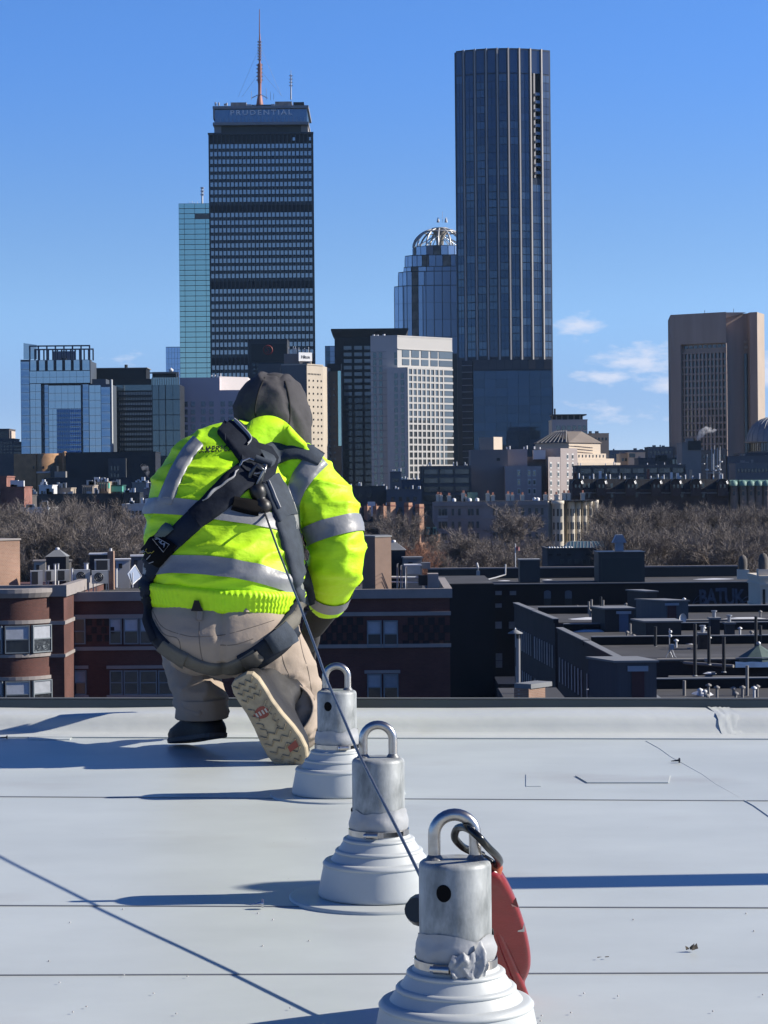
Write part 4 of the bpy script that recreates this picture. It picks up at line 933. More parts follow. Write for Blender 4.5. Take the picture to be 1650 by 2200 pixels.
for p in (1183, 1199, 1219, 1230):
    for j in range(5):
        y = 1000+19*j-(19 if p > 1204 else 0); u = wv.u(p, 1000); z = PZ(y, d+3, p)
        o = T.inst('window', panebox(4.5*d/F, 7.5*d/F, M_winC, 0.1), wv.p(u, 0.07, z), wv.rz)
        T.inst('window_surround', panebox(7*d/F, 14*d/F, M_sur, 0.05), wv.p(u, 0.055, z), wv.rz)
wv = front(1085, 1163, d-5, 1020)
for p in (1114.5, 1137, 1148):
    for j in range(3):
        u = wv.u(p, 1020); z = PZ(1016.5+19.5*j, d-5, p); T.inst('window', panebox(4.6*d/F, 9*d/F, M_winC, 0.1), wv.p(u, 0.03, z), 0); T.inst('window_surround', panebox(7*d/F, 14*d/F, M_sur, 0.05), wv.p(u, 0.01, z), 0)
T.part('plant', MB().box(PX(1146, d+2, 975), PX(1172, d+2, 975), d+2, d+5, PZ(990, d+2), PZ(967, d+2, 1150)), M_pk)
T.part('opening', MB().box(PX(1067, d-0.1, 985), PX(1074, d-0.1, 985), d-0.1, d+0.1, PZ(990, d, 1070), PZ(984, d, 1070)), M_black)
for p in (1089, 1095, 1126, 1132, 1148, 1160): q = W(p, 965, d+5); T.part('roof_vent', MB().cyl(q, q+Vector((0, 0, rnd.uniform(4, 8)*d/F)), 0.25, n=5), M_white)

# grey grid flats
for (a, b_, y, dd, nc, nr, nm) in ((903, 1011, 1003, 640, 3, 5, 'dark grey balconied flats with wide bays below the cream hotel'), (1238, 1472, 1001, 615, 8, 3, 'long dark flats with wide windows behind the row houses')):
    T = Thing('flats', nm, 'building', (PX((a+b_)/2, dd, y), dd+6, 0))
    M_fg = mat('flat_grey', (0.125, 0.12, 0.12), 0.85, 0.12, 0.2)
    x0, x1, zt = rect_building(T, a, b_, y, dd, 12, M_fg, M_tar, y, 0.3)
    wv = front(a, b_, dd, y); zz_ = [PZ(y+10+19*j, dd, (a+b_)/2) for j in range(nr)]
    M_fw = glass('flat_glass', (0.05, 0.052, 0.058), (0.45, 0.5, 0.55), 0.10, rand=0.9)
    panes(T, wv, lin(0.8, wv.L-0.2, nc), zz_, wv.L/nc*0.82, 1.5, M_winD, 0.02, name='balcony_window')
    panes(T, wv, [u+0.6 for u in lin(0.8, wv.L-0.2, nc)], [z-0.1 for z in zz_], wv.L/nc*0.4, 1.0, M_fw, 0.05)
    lattice(T, wv, 0.6, wv.L, nc, PZ(y+18*nr+6, dd, 950), zz_[0]+1.0, nr, 0.4, 0.7, 0.5, M_fg)
    for k in range(10): x = rnd.uniform(x0, x1); T.part('roof_vent', MB().cyl((x, dd+3, zt), (x, dd+3, zt+rnd.uniform(0.4, 1.5)), 0.15, n=5), M_white)
for (a, b_, y, dd, nm, m_) in ((735, 832, 1046, 600, 'brown-grey low block with white roof vents beside the worker\'s shoulder', mat('brown_grey2', (0.075, 0.07, 0.07), 0.85, 0.2, 0.2)), (830, 906, 1053, 590, 'slate-blue low block with three windows', mat('slate_blue2', (0.12, 0.13, 0.155), 0.85, 0.1, 0.2)), (838, 862, 1015, 680, 'small dark stair house on the low roofs under the cream hotel', M_dg), (862, 905, 1032, 625, 'low navy roof room beneath the sunlit hotel grid', mat('navy_room', (0.04, 0.06, 0.10), 0.7, 0.1))):
    T = Thing('low_building', nm, 'building', (PX((a+b_)/2, dd, y), dd+6, 0))
    x0, x1, zt = rect_building(T, a, b_, y, dd, 12, m_, M_tar, y, 0.3)
    wv = front(a, b_, dd, y); panes(T, wv, lin(0.8, wv.L-0.8, 4), [zt-2.4, zt-5.2], wv.L*0.09, 1.2, M_winD, 0.03)
    for k in range(7): x = rnd.uniform(x0, x1); T.part('roof_vent', MB().cyl((x, dd+3, zt), (x, dd+3, zt+rnd.uniform(0.5, 1.4)), 0.2, n=5), M_white)
# ================================================================== middle distance
# ------------------------------------------------------------------ dark Victorian row with barrel dormers
d = 560.0
M_dbr = brickmat('dim_brick', (0.085, 0.05, 0.045), (0.07, 0.042, 0.04), (0.09, 0.07, 0.065))
M_slate = mat('black_slate', (0.012, 0.013, 0.016), 0.6, 0.3, 0.5)
hs_ = [(1229, 1272), (1272, 1322), (1322, 1376), (1376, 1428), (1428, 1472), (1472, 1518), (1518, 1566)]
dm_ = [1240, 1291, 1354, 1409, 1451, 1494, 1551]
ords = ('first', 'second', 'third', 'fourth', 'fifth', 'sixth', 'seventh')
for i, ((a, b_), c_) in enumerate(zip(hs_, dm_)):
    T = Thing('row_house', ords[i]+' black-roofed row house with barrel dormer, counted from the pink-grey flats', 'house', (PX((a+b_)/2, d, 1050), d+5, 0), 'dark Victorian row houses')
    x0, x1 = PX(a, d, 1050)+0.02, PX(b_, d, 1050)-0.02; ze = PZ(1051, d, c_); zr_ = PZ(1029, d+2, c_)
    T.part('wall', MB().box(x0, x1, d, d+11, 0, ze), M_dbr)
    rf = T.part('roof', MB().frustum([(x0, d), (x1, d), (x1, d+11), (x0, d+11)], ze, [(x0, d+1.6), (x1, d+1.6), (x1, d+9), (x0, d+9)], zr_), M_slate)
    r = 10.5*d/F; xc = PX(c_, d, 1045); zc_ = PZ(1040, d, c_)
    arc = [(xc+r*math.cos(q), zc_+r*math.sin(q)) for q in [math.pi*k/12 for k in range(13)]]
    sec = arc+[(xc-r, PZ(1066, d, c_)), (xc+r, PZ(1066, d, c_))]
    n = len(sec); dormer = MB().add([(p[0], d-1.2, p[1]) for p in sec]+[(p[0], d+3, p[1]) for p in sec], [(k, (k+1) % n, (k+1) % n+n, k+n) for k in range(n)]+[tuple(range(n-1, -1, -1))])
    dm = T.part('dormer', dormer, M_dbr)
    rim = MB()
    for k in range(12):
        p, q = arc[k], arc[k+1]; rim.add([(xc+(p[0]-xc)*s_, yy, zc_+(p[1]-zc_)*s_) for (p, s_, yy) in ((p, 1.12, d-1.4), (q, 1.12, d-1.4), (q, 0.9, d-1.4), (p, 0.9, d-1.4), (p, 1.12, d+3), (q, 1.12, d+3), (q, 0.9, d+3), (p, 0.9, d+3))], [(0, 1, 2, 3), (1, 0, 4, 5), (3, 2, 6, 7), (7, 6, 5, 4)])
    T.part('dormer_hood', rim, mat('hood_lead', (0.5, 0.52, 0.53), 0.5, 0.2) if False else M_slate, dm)
    T.part('dormer_lit_rim', MB().grid([[Vector((xc+r*1.14*math.cos(q), yy, zc_+r*1.14*math.sin(q))) for q in [math.pi*k/12*0.42+0.02 for k in range(7)]] for yy in (d-1.42, d+1.0)]).grid([[Vector((xc+r*k_*math.cos(q), yy, zc_+r*k_*math.sin(q))) for q in [math.pi*k/12*0.42+0.02 for k in range(7)]] for k_, yy in ((0.80, d-1.9), (1.24, d-1.0))]), M_white, dm)  # white arc stands in for sunlight on the dormer's right edge
    for s_ in (-0.5, 0.5): T.inst('window', panebox(0.42, 0.9, M_winC, 0.1), (xc+s_, d-1.21, zc_-0.55), 0)
    for p in (a+ (b_-a)*0.62, a+(b_-a)*0.85):
        if abs(p-c_) > 12: T.inst('window', panebox(0.55, 1.3, M_winC, 0.1), (PX(p, d, 1055), d+0.35, PZ(1044, d, p)), 0); T.inst('window', panebox(0.6, 1.2, M_winC, 0.1), (PX(p, d, 1055), d-0.02, PZ(1064, d, p)), 0)
    T.part('string_course', MB().box(x0, x1, d-0.25, d, PZ(1060, d, c_), PZ(1058, d, c_)), M_conc)
    b = MB()
    for k in range(rnd.randint(1, 3)):
        x = rnd.uniform(x0+0.5, x1-1); h_ = rnd.uniform(1.2, 2.6); b.box(x, x+0.6, d+5, d+6.2, zr_-0.5, zr_+h_)
    T.part('chimney', b, [M_rb, M_white, M_tan][i % 3])
    for k in range(3): x = rnd.uniform(x0, x1); T.part('roof_vent', MB().cyl((x, d+4, zr_-0.3), (x, d+4, zr_+rnd.uniform(0.6, 1.5)), 0.2, n=5), M_white)
M_cop = mat('copper_green', (0.16, 0.30, 0.25), 0.6, 0.15, 0.5)
for i in range(5):
    c_ = 1582+16.6*i if i else 1578
    T = Thing('turret_house', ords[i]+' brick house with green copper turret, counted from the black-roofed row', 'house', (PX(c_, d-4, 1050), d, 0), 'green-turreted houses')
    x0, x1 = PX(c_-8.2, d, 1050), PX(c_+8.2, d, 1050)
    T.part('wall', MB().box(x0, x1, d, d+9, 0, PZ(1046, d, c_)), brickmat('tan_brick', (0.30, 0.21, 0.16), (0.27, 0.19, 0.15), (0.3, 0.25, 0.2)))
    T.part('bay', MB().lathe((PX(c_-2, d, 1050), d, 0), [(0.95, 0), (0.95, PZ(1042, d, c_))], 12), brickmat('tan_brick', (0, 0, 0), (0, 0, 0), (0, 0, 0)))
    T.part('turret_roof', MB().lathe((PX(c_-2, d, 1050), d, PZ(1042, d, c_)), [(1.2, -0.2), (1.2, 0.1), (0.85, 0.9), (0.03, 1.3)], 12), M_cop)
    T.part('roof', MB().frustum([(x0, d-0.1), (x1, d-0.1), (x1, d+9), (x0, d+9)], PZ(1046, d, c_), [(x0, d+1.5), (x1, d+1.5), (x1, d+7), (x0, d+7)], PZ(1031, d, c_)), M_cop)
    for z in (1048, 1060): T.inst('window', panebox(0.55, 1.0, M_winD, 0.1), (PX(c_-2, d, 1050)-0.15, d-0.96, PZ(z, d, c_)), 0)

# ------------------------------------------------------------------ stone bow-fronted terrace
d = 520.0
T = Thing('stone_terrace', 'long stone terrace with chimney stacks and a sunlit bow-fronted end', 'building', (PX(1110, d, 1120), d+7, 0))
M_st = mat('shaded_stone', (0.32, 0.29, 0.275), 0.85, 0.15, 0.25); M_stl = mat('cream_stone', (0.74, 0.67, 0.55), 0.85, 0.1, 0.25)  # one terrace stone in two tones, shade in the grey, sunlight in the cream
xa, xm, xb = PX(932, d, 1110), PX(1177, d, 1110), PX(1287, d, 1110); zt = PZ(1078, d, 1110)
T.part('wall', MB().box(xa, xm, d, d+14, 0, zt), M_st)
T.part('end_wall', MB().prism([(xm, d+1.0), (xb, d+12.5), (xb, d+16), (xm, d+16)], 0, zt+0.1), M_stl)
T.part('roof', MB().box(xa+0.4, xb-0.4, d+1.4, d+13.5, zt, zt+0.2), M_tar)
T.part('cornice', MB().box(xa-0.2, xm, d-0.45, d, zt-0.9, zt+0.12), M_st)
wv = Wall((xa, d), (xm, d))
cols_ = [945, 952, 958, 973, 987, 1008, 1015, 1026, 1062, 1072, 1095, 1110, 1123, 1138, 1153, 1165]
panes(T, wv, [wv.u(p, 1110) for p in cols_], [PZ(1099.5, d, 1060), PZ(1127, d, 1060), PZ(1152, d, 1060)], 0.55, 1.55, M_winC, 0.03)
for y in (1089, 1113, 1138): T.part('string_course', MB().obox(wv.A, wv.d, 0, wv.L, 0.005, 0.15, PZ(y, d, 1060)-0.15, PZ(y, d, 1060)+0.15), M_st)
T.part('bay_panel', MB().obox(wv.A, wv.d, wv.u(940, 1110), wv.u(962, 1110), 0.01, 0.12, PZ(1119, d, 950), PZ(1107, d, 950)), mat('pale_stone', (0.42, 0.40, 0.38), 0.8, 0.05))
for k, (c_, rw) in enumerate(((1198, 13), (1226, 9), (1240, 7.5), (1254, 7.5), (1266, 7), (1279, 7))):
    r = rw*d/F; yb0 = d+1.0+(c_-1198)*0.13; xc = PX(c_, yb0, 1110)
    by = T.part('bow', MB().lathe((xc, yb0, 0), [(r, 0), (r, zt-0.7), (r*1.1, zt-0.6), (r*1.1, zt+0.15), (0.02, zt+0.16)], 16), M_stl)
    for q in (-2.3, -1.6, -0.95):
        for y in (1101, 1130, 1155): T.inst('window', panebox(r*0.26, 1.7, M_winD, 0.12), (xc+r*1.0*math.cos(q), yb0+r*1.0*math.sin(q), PZ(y, d, c_)), q+math.pi/2, by)
for p, h_ in ((942, 17), (948, 16), (966, 15), (997, 20), (1001, 12), (1050, 19), (1061, 15), (1094, 17), (1103, 15), (1125, 15), (1175, 15), (1199, 15), (1216, 18), (1225, 18), (1256, 18)):
    x = PX(p, d, 1070); b = MB().box(x-0.42, x+0.42, d+4, d+6.5, zt, zt+h_*d/F).box(x-0.52, x+0.52, d+3.9, d+6.6, zt+h_*d/F-0.4, zt+h_*d/F-0.15)
    ch = T.part('chimney', b, M_stl)
    for o_, l_ in ((-.15, 4.6), (.15, 5.6)): T.part('chimney_pot', MB().cyl((x+o_, d+l_, zt+h_*d/F), (x+o_, d+l_, zt+h_*d/F+0.6), 0.13, n=6), M_rb, ch)
T.part('roof_house', MB().box(PX(1005, d+6, 1065), PX(1026, d+6, 1065), d+6, d+9, zt, PZ(1058, d+6, 1015)), M_cop)
b = MB()
for p in (976, 1010, 1026, 1150, 1157): x = PX(p, d, 1070); b.lathe((x, d+3, zt), [(0.5, 0.1), (0.5, 0.8), (0.05, 1.0)], 8)
T.part('roof_light', b, M_white)

# ------------------------------------------------------------------ brick villa with steep slate roofs
d = 500.0
T = Thing('brick_villa', 'red brick villa with steep slate gables and tall sunlit chimneys', 'house', (PX(890, d, 1150), d+6, 0))
M_ob = brickmat('warm_brick', (0.50, 0.27, 0.17), (0.46, 0.24, 0.15), (0.45, 0.3, 0.22))
M_vs = mat('brown_slate', (0.055, 0.045, 0.042), 0.8, 0.3, 0.5)
ze = PZ(1149, d, 890); x0, x1 = PX(835, d, 1150), PX(945, d, 1150)
wv = Wall((PX(873, d, 1150), d), (PX(946, d+4, 1150), d+4))
T.part('wall', MB().prism([(x0, d+1), tuple(wv.A), tuple(wv.B), (x1, d+12), (x0, d+12)], 0, ze), M_ob)
panes(T, wv, lin(0.3, wv.L-0.3, 8), [PZ(1157, d, 900)], 0.4, 1.3, M_winD, 0.03)
def gable(c_, wpx, yt, dd):
    xc = PX(c_, dd, 1130); hw = wpx*dd/F/2; zt_ = PZ(yt, dd, c_)
    return MB().add([(xc-hw, dd, ze), (xc+hw, dd, ze), (xc, dd+0.8, zt_), (xc-hw, dd+9, ze), (xc+hw, dd+9, ze), (xc, dd+8.2, zt_)], [(0, 1, 2), (1, 4, 5, 2), (4, 3, 5), (3, 0, 2, 5)])
T.part('roof', gable(858, 60, 1092, d+1.2), M_vs); T.part('roof', gable(884, 52, 1094, d+1.8), M_vs); T.part('roof', gable(921, 46, 1105, d+1.0), M_slate)
for c_ in (880, 920, 934):
    T.part('dormer', MB().box(PX(c_-4, d, 1135), PX(c_+4, d, 1135), d+0.2, d+4, ze, PZ(1133, d, c_)), M_cop); T.inst('window', panebox(0.45, 1.0, M_winD, 0.1), (PX(c_, d, 1138), d+0.19, PZ(1141, d, c_)), 0)
for p, w_, yt, yb in ((844.5, 5.5, 1079, 1150), (906, 4.8, 1083, 1150), (882, 4, 1080, 1150)):
    wv2 = Wall((PX(p-w_, d-0.3, 1100), d-0.3), (PX(p+w_, d+0.6, 1100), d+0.6)); z = PZ(yt, d, p)
    ch = T.part('chimney', MB().obox(wv2.A, wv2.d, 0, wv2.L, -1.4, 0, 0, z), M_ob); T.part('chimney_cap', MB().obox(wv2.A, wv2.d, -0.08, wv2.L+0.08, -1.5, 0.1, z-0.9, z-0.6), M_rb, ch)
T = Thing('slate_house', 'dark slate-roofed house with a row of sunlit brick chimneys', 'house', (PX(800, 512, 1120), 516, 0))
d = 512.0; x0, x1 = PX(735, d, 1120), PX(842, d, 1120); ze = PZ(1136, d, 800)
T.part('wall', MB().box(x0, x1, d, d+10, 0, ze), M_dbr)
T.part('roof', MB().frustum([(x0-0.2, d-0.2), (x1+0.2, d-0.2), (x1, d+10), (x0, d+10)], ze, [(x0, d+3.5), (x1-2, d+3.5), (x1-2, d+6), (x0, d+6)], PZ(1110, d, 800)), M_slate)
for p in (772, 793, 812.5, 828):
    wv2 = Wall((PX(p-3.8, d+2, 1100), d+2), (PX(p+3.8, d+2.8, 1100), d+2.8)); z = PZ(1087, d+2, p)
    ch = T.part('chimney', MB().obox(wv2.A, wv2.d, 0, wv2.L, -1.2, 0, ze, z), M_ob); T.part('chimney_pot', MB().cyl((wv2.p(0.4, -0.5)).to_tuple()[:2]+(z,), (wv2.p(0.4, -0.5)).to_tuple()[:2]+(z+0.5,), 0.14, n=6), M_rb, ch)
T.part('roof_plant', MB().box(PX(790, d+8, 1080), PX(806, d+8, 1080), d+8, d+9, ze, PZ(1078, d+8, 798)).box(PX(829, d+8, 1085), PX(836, d+8, 1085), d+8, d+9, ze, PZ(1080, d+8, 832)), M_white)

# ------------------------------------------------------------------ antenna pole and steam
d = 600.0
T = Thing('antenna_pole', 'grey steel antenna pole with ladder frame, dishes and whip antennas', 'mast', (PX(1532, d, 1060), d, 0))
T.part('pole', MB().cyl((PX(1532, d, 1060), d, 0), W(1532, 975, d), 0.34, 0.2, 10), M_steel)
b = MB()
for p in (1519, 1545): b.cyl(W(p, 1060, d-0.6), W(p, 967 if p > 1525 else 976, d-0.6), 0.10, n=5)
b.cyl(W(1517, 1059, d-0.6), W(1550, 1059, d-0.6), 0.12, n=5).cyl(W(1517, 1016, d-0.6), W(1550, 1016, d-0.6), 0.12, n=5)
T.part('frame', b, M_steel)
for p, y in ((1535, 957), (1541, 962), (1529, 960), (1547, 959)): T.part('whip_antenna', MB().cyl(W(p, 1012, d-0.4), W(p, y, d-0.4), 0.07, n=5), M_white)
for p, y in ((1511, 998), (1540, 1003), (1549, 993), (1536, 1012), (1546, 1010), (1519, 1010)):
    c = W(p, y, d-0.9); T.part('dish', MB().lathe(c, [(0.02, -0.25), (0.45, -0.05), (0.5, 0.2), (0.5, 0.3), (0.02, 0.15)], 10), M_white if rnd.random() < 0.6 else M_steel)
def steam(name, label, pts, dens):
    m = bpy.data.materials.new('steam'); m.use_nodes = True; n, l = m.node_tree.nodes, m.node_tree.links; n.clear()
    o = n.new('ShaderNodeOutputMaterial'); v = n.new('ShaderNodeVolumePrincipled'); v.inputs['Color'].default_value = (0.95, 0.95, 0.97, 1); v.inputs['Anisotropy'].default_value = 0.2
    t = n.new('ShaderNodeTexCoord'); z = n.new('ShaderNodeTexNoise'); z.inputs['Scale'].default_value = 0.9; z.inputs['Detail'].default_value = 4; l.new(t.outputs['Object'], z.inputs[0])
    r = n.new('ShaderNodeMapRange'); r.inputs[1].default_value = 0.42; r.inputs[2].default_value = 0.62; r.inputs[4].default_value = dens; l.new(z.outputs[0], r.inputs[0]); l.new(r.outputs[0], v.inputs['Density']); l.new(v.outputs[0], o.inputs['Volume'])
    b = MB(); 
    for (p, y, dd, r_) in pts: pass
    b.tube([W(p, y, dd) for (p, y, dd, r_) in pts], [r_ for (_, _, _, r_) in pts], 10)
    return single(name, b, m, label, 'steam', kind='stuff')
steam('steam_plume', 'white steam curling from the grey boiler tower', [(1498, 946, 655, 0.25), (1502, 938, 655, 0.9), (1508, 930, 655, 1.2), (1518, 923, 655, 1.1), (1530, 925, 655, 0.9), (1540, 926, 655, 0.4)], 0.9)
steam('steam_plume', 'thin steam wisp rising over the low roofs by the worker\'s arm', [(318, 1026, 520, 0.2), (317, 1016, 520, 0.6), (312, 1006, 520, 0.9), (304, 998, 520, 0.4)], 0.35)

# ------------------------------------------------------------------ pavilion with glass roof, flag
d = 300.0
T = Thing('pavilion', 'dark brick pavilion with green glass lantern roof by the trees', 'building', (PX(1250, d, 1195), d+5, 0))
x0, x1, zt = rect_building(T, 1176, 1335, 1180, d, 10, mat('slate_brick', (0.055, 0.06, 0.07), 0.85, 0.3, 0.4), M_tar, 1195, 0.2)
wv = front(1176, 1335, d, 1195)
panes(T, wv, [wv.u(p, 1195) for p in (1182, 1200, 1222, 1262, 1275)], [PZ(1191, d, 1220)], 0.6, 0.3, M_winD, 0.03); panes(T, wv, lin(wv.u(1200, 1205), wv.u(1325, 1205), 8), [PZ(1206, d, 1260)], 0.5, 0.6, M_winC, 0.03)
T.part('lantern', MB().frustum([(PX(1218, d, 1180), d+2), (PX(1332, d, 1180), d+2), (PX(1332, d, 1180), d+8), (PX(1218, d, 1180), d+8)], zt, [(PX(1230, d, 1180), d+4), (PX(1325, d, 1180), d+4), (PX(1325, d, 1180), d+6), (PX(1230, d, 1180), d+6)], PZ(1165, d, 1270)), glass('green_glazing', (0.10, 0.17, 0.16), (0.5, 0.65, 0.65), 0.3))
b = MB()
for i in range(16): x = PX(1219+7.4*i, d, 1180); b.cyl((x, d+1.95, zt+0.02), (x+(0.25 if i < 8 else -0.25), d+3.95, PZ(1165, d, 1270)), 0.05, n=4)
T.part('glazing_bar', b, M_conc)
b = MB()
for i in range(9): x = PX(1180+6*i+rnd.uniform(-1, 1), d, 1178); b.lathe((x, d+0.5, zt+0.1), [(0.14, 0), (0.16, 0.2), (0.02, 0.3)], 8)
T.part('roof_light', b, M_white)
d = 290.0
T = Thing('flag_pole', 'slim pole flying a small faded pink flag', 'flag', (PX(1107, d, 1190), d, 0))
T.part('pole', MB().cyl((PX(1107, d, 1190), d, 0), W(1107, 1168, d), 0.06, n=6), M_white)
T.part('flag_cloth', MB().grid([[W(1107+i*1.5, 1172+(i*0.6)+v*(10-i*0.4)+math.sin(i*1.3)*0.5, d+0.15*math.sin(i*1.1)) for i in range(7)] for v in (0, 0.5, 1)]), mat('flag_pink', (0.45, 0.20, 0.20), 0.9, 0.3, 3))

# ================================================================== bare trees
M_bark = mat('bark', (0.17, 0.135, 0.11), 0.9, 0.3, 1.5)
M_twig = mat('twig', (0.21, 0.18, 0.16), 0.9, 0.3, 0.6, rand=0.25)
M_twigr = mat('twig_red', (0.30, 0.15, 0.095), 0.9, 0.3, 0.6, rand=0.15)
def make_tree(seed, H, spread, ml=M_twig, twigs=6500):
    rg = random.Random(seed); tr, tw = MB(), MB()
    tips = []
    def limb(p, dr, L, r, lev):
        n = 4 if lev < 2 else 3; pts = [p]; q = p.copy(); v = dr.copy()
        for k in range(n):
            v = (v+Vector((rg.gauss(0, 0.13), rg.gauss(0, 0.13), rg.gauss(0.05, 0.07)))).normalized(); q = q+v*(L/n); pts.append(q.copy())
        rr = [r*(1-0.5*k/n) for k in range(n+1)]
        (tr if lev < 3 else tw).tube(pts, rr, 5 if lev < 2 else 3, smooth=lev < 3)
        if lev >= 4: tips.append((pts, v)); return
        nb = {0: rg.randint(5, 7), 1: rg.randint(4, 6), 2: rg.randint(4, 5), 3: rg.randint(4, 5)}[lev]
        for k in range(nb):
            t = 0.35+0.65*(k+rg.random())/nb; f = t*n; i = min(int(f), n-1); bp = pts[i].lerp(pts[i+1], f-i)
            ax = v.orthogonal().normalized(); ax.rotate(Matrix.Rotation(rg.uniform(0, 6.283), 3, v))
            ang = rg.uniform(0.35, 0.95)*spread; nd = (v*math.cos(ang)+ax*math.sin(ang)); nd.z += 0.18; nd.normalize()
            limb(bp, nd, L*rg.uniform(0.48, 0.7), r*(1-0.5*t)*rg.uniform(0.5, 0.66), lev+1)
    limb(Vector((0, 0, 0)), Vector((rg.gauss(0, 0.04), rg.gauss(0, 0.04), 1)).normalized(), H*0.42, H*0.02, 0)
    # hair-fine twigs as slivers
    while tips and twigs > 0:
        pts, v = rg.choice(tips); a = rg.choice(pts)
        dr = (v+Vector((rg.gauss(0, 0.6), rg.gauss(0, 0.6), rg.gauss(0.15, 0.5)))).normalized(); L = rg.uniform(0.5, 1.4)*H/20
        s_ = dr.orthogonal().normalized(); s_.rotate(Matrix.Rotation(rg.uniform(0, 6.28), 3, dr)); s_ *= 0.026*H/20
        e = a+dr*L; tw.add([a-s_, a+s_, e], [(0, 1, 2)]); m_ = a+dr*L*0.4; e2 = m_+(dr+Vector((rg.gauss(0, .5), rg.gauss(0, .5), rg.gauss(0, .5))))*L*0.5; tw.add([m_-s_*0.8, m_+s_*0.8, e2], [(0, 1, 2)])
        twigs -= 1
    top = max(v.z for v in tw.v); k = H/top
    for mb in (tr, tw): mb.v = [v*k for v in mb.v]
    return tr.mesh('trunk', M_bark), tw.mesh('crown', ml)
TREES = [make_tree(s, 17, sp) for s, sp in ((1, 0.9), (2, 1.05), (3, 0.8), (4, 1.15), (5, 0.95))]
TREES_R = [make_tree(11, 14, 1.0, M_twigr)]
def plant(px, pyt, d, label, group, kit, k=None):
    me = kit[rnd.randrange(len(kit))] if k is None else kit[k]
    z = PZ(pyt, d, px); base = 17.0 if kit is TREES else 14.0
    T = Thing('bare_tree', label, 'tree', (PX(px, d, 1100), d, 0), group)
    T.o.rotation_euler = (0, 0, rnd.uniform(0, 6.28)); s_ = z/base; T.o.scale = (s_*rnd.uniform(0.9, 1.2), s_*rnd.uniform(0.9, 1.2), s_)
    for nm, m_ in zip(('trunk', 'crown'), me):
        o = bpy.data.objects.new(nm, m_); col.objects.link(o); o.parent = T.o
LT = 'bare winter tree in the thicket between the low roofs and the brick building'
for i in range(34):
    px = -25+360*(i % 17)/16+rnd.uniform(-9, 9); back_ = i < 17
    plant(px, rnd.uniform(1052, 1080)+(0 if back_ else 38)+(14 if px > 230 else 0), rnd.uniform(385, 430) if back_ else rnd.uniform(290, 340), LT, 'bare trees behind the rooftop air conditioners', TREES)
for i in range(20):
    px = 345+420*i/19+rnd.uniform(-8, 8); plant(px, rnd.uniform(1085, 1120), rnd.uniform(330, 430), 'bare winter tree in the thicket hidden behind the kneeling worker', 'bare trees behind the worker', TREES)
for a, b_, y, dd, lab in ((335, 470, 1072, 520, 'long dim brick terrace hidden behind the worker\'s back'), (470, 600, 1078, 500, 'low dim brick row hidden behind the worker\'s harness'), (600, 745, 1070, 530, 'dim flat-roofed row hidden behind the worker\'s sleeve')):
    T = Thing('low_building', lab, 'building', (PX((a+b_)/2, dd, y), dd+6, 0)); x0, x1, zt = rect_building(T, a, b_, y, dd, 12, M_dbr, M_tar, y, 0.3)
    wv = front(a, b_, dd, y); panes(T, wv, lin(0.8, wv.L-0.8, 9), [zt-2.2, zt-5.2], 0.8, 1.3, M_winD, 0.03)
RT = 'bare winter tree in the park belt before the row houses'
for i in range(44):
    px = 1300+380*(i % 22)/21+rnd.uniform(-8, 8); back_ = i < 22
    plant(px, rnd.uniform(1068, 1088)+(0 if back_ else 42), rnd.uniform(440, 500) if back_ else rnd.uniform(300, 380), RT, 'bare park trees before the row houses', TREES)
MT = 'bare winter tree screening the stone terrace'
for px, y, dd in ((1100, 1068, 470), (950, 1138, 420), (985, 1122, 400), (1010, 1128, 430), (1040, 1140, 400), (1068, 1150, 380), (1130, 1135, 410), (1160, 1150, 390), (1190, 1160, 400), (1225, 1165, 390), (1262, 1158, 420), (1294, 1110, 450), (1150, 1168, 350), (1080, 1165, 350), (960, 1170, 350), (1020, 1165, 340)):
    plant(px, y, dd, MT, 'bare trees before the stone terrace', TREES)
for px, y, dd in ((870, 1085, 480), (850, 1120, 430), (835, 1140, 420)): plant(px, y, dd, 'tall bare tree standing close before the brick villa', 'bare trees before the brick villa', TREES)
for px, y, dd in ((885, 1160, 400), (905, 1155, 380), (920, 1165, 370), (870, 1175, 350), (895, 1180, 330)): plant(px, y, dd, 'russet-twigged bare tree below the brick villa', 'russet bare trees', TREES_R)
# ================================================================== brick apartment building across the street
d = 123.0
T = Thing('brick_apartments', 'red-brown brick apartment building with stone bands and a rounded sunlit bay', 'building', (PX(480, d, 1400), d+7, 0))
M_br = brickmat('brown_brick', (0.14, 0.051, 0.039), (0.115, 0.041, 0.033), (0.10, 0.066, 0.058))
M_brd = brickmat('black_brick', (0.03, 0.02, 0.02), (0.025, 0.018, 0.018), (0.05, 0.04, 0.04))
M_band = mat('stone_band', (0.32, 0.29, 0.275), 0.8, 0.1, 1.0)
M_frm2 = mat('window_frame_grey', (0.20, 0.235, 0.26), 0.5, 0.08)
M_blind = mat('window_blind', (0.42, 0.45, 0.50), 0.8, 0.12, 3.0, rand=0.35)
M_wg = glass('house_glass', (0.012, 0.018, 0.026), (0.5, 0.58, 0.66), 0.14, rand=0.6, wob=0.01, wscale=2)
xr, xl = PX(967, d, 1400), PX(152, d, 1400)
zr = PZ(1288, d, 560)
T.part('wall', MB().box(xl-4, xr, d, d+15, 0, zr), M_br)
df = 119.0
xs = PX(138, df, 1400)                                     # side of the projecting block
T.part('front_block', MB().box(PX(-130, df, 1400), xs, df, d+15, 0, PZ(1282, df, 60)), M_br)
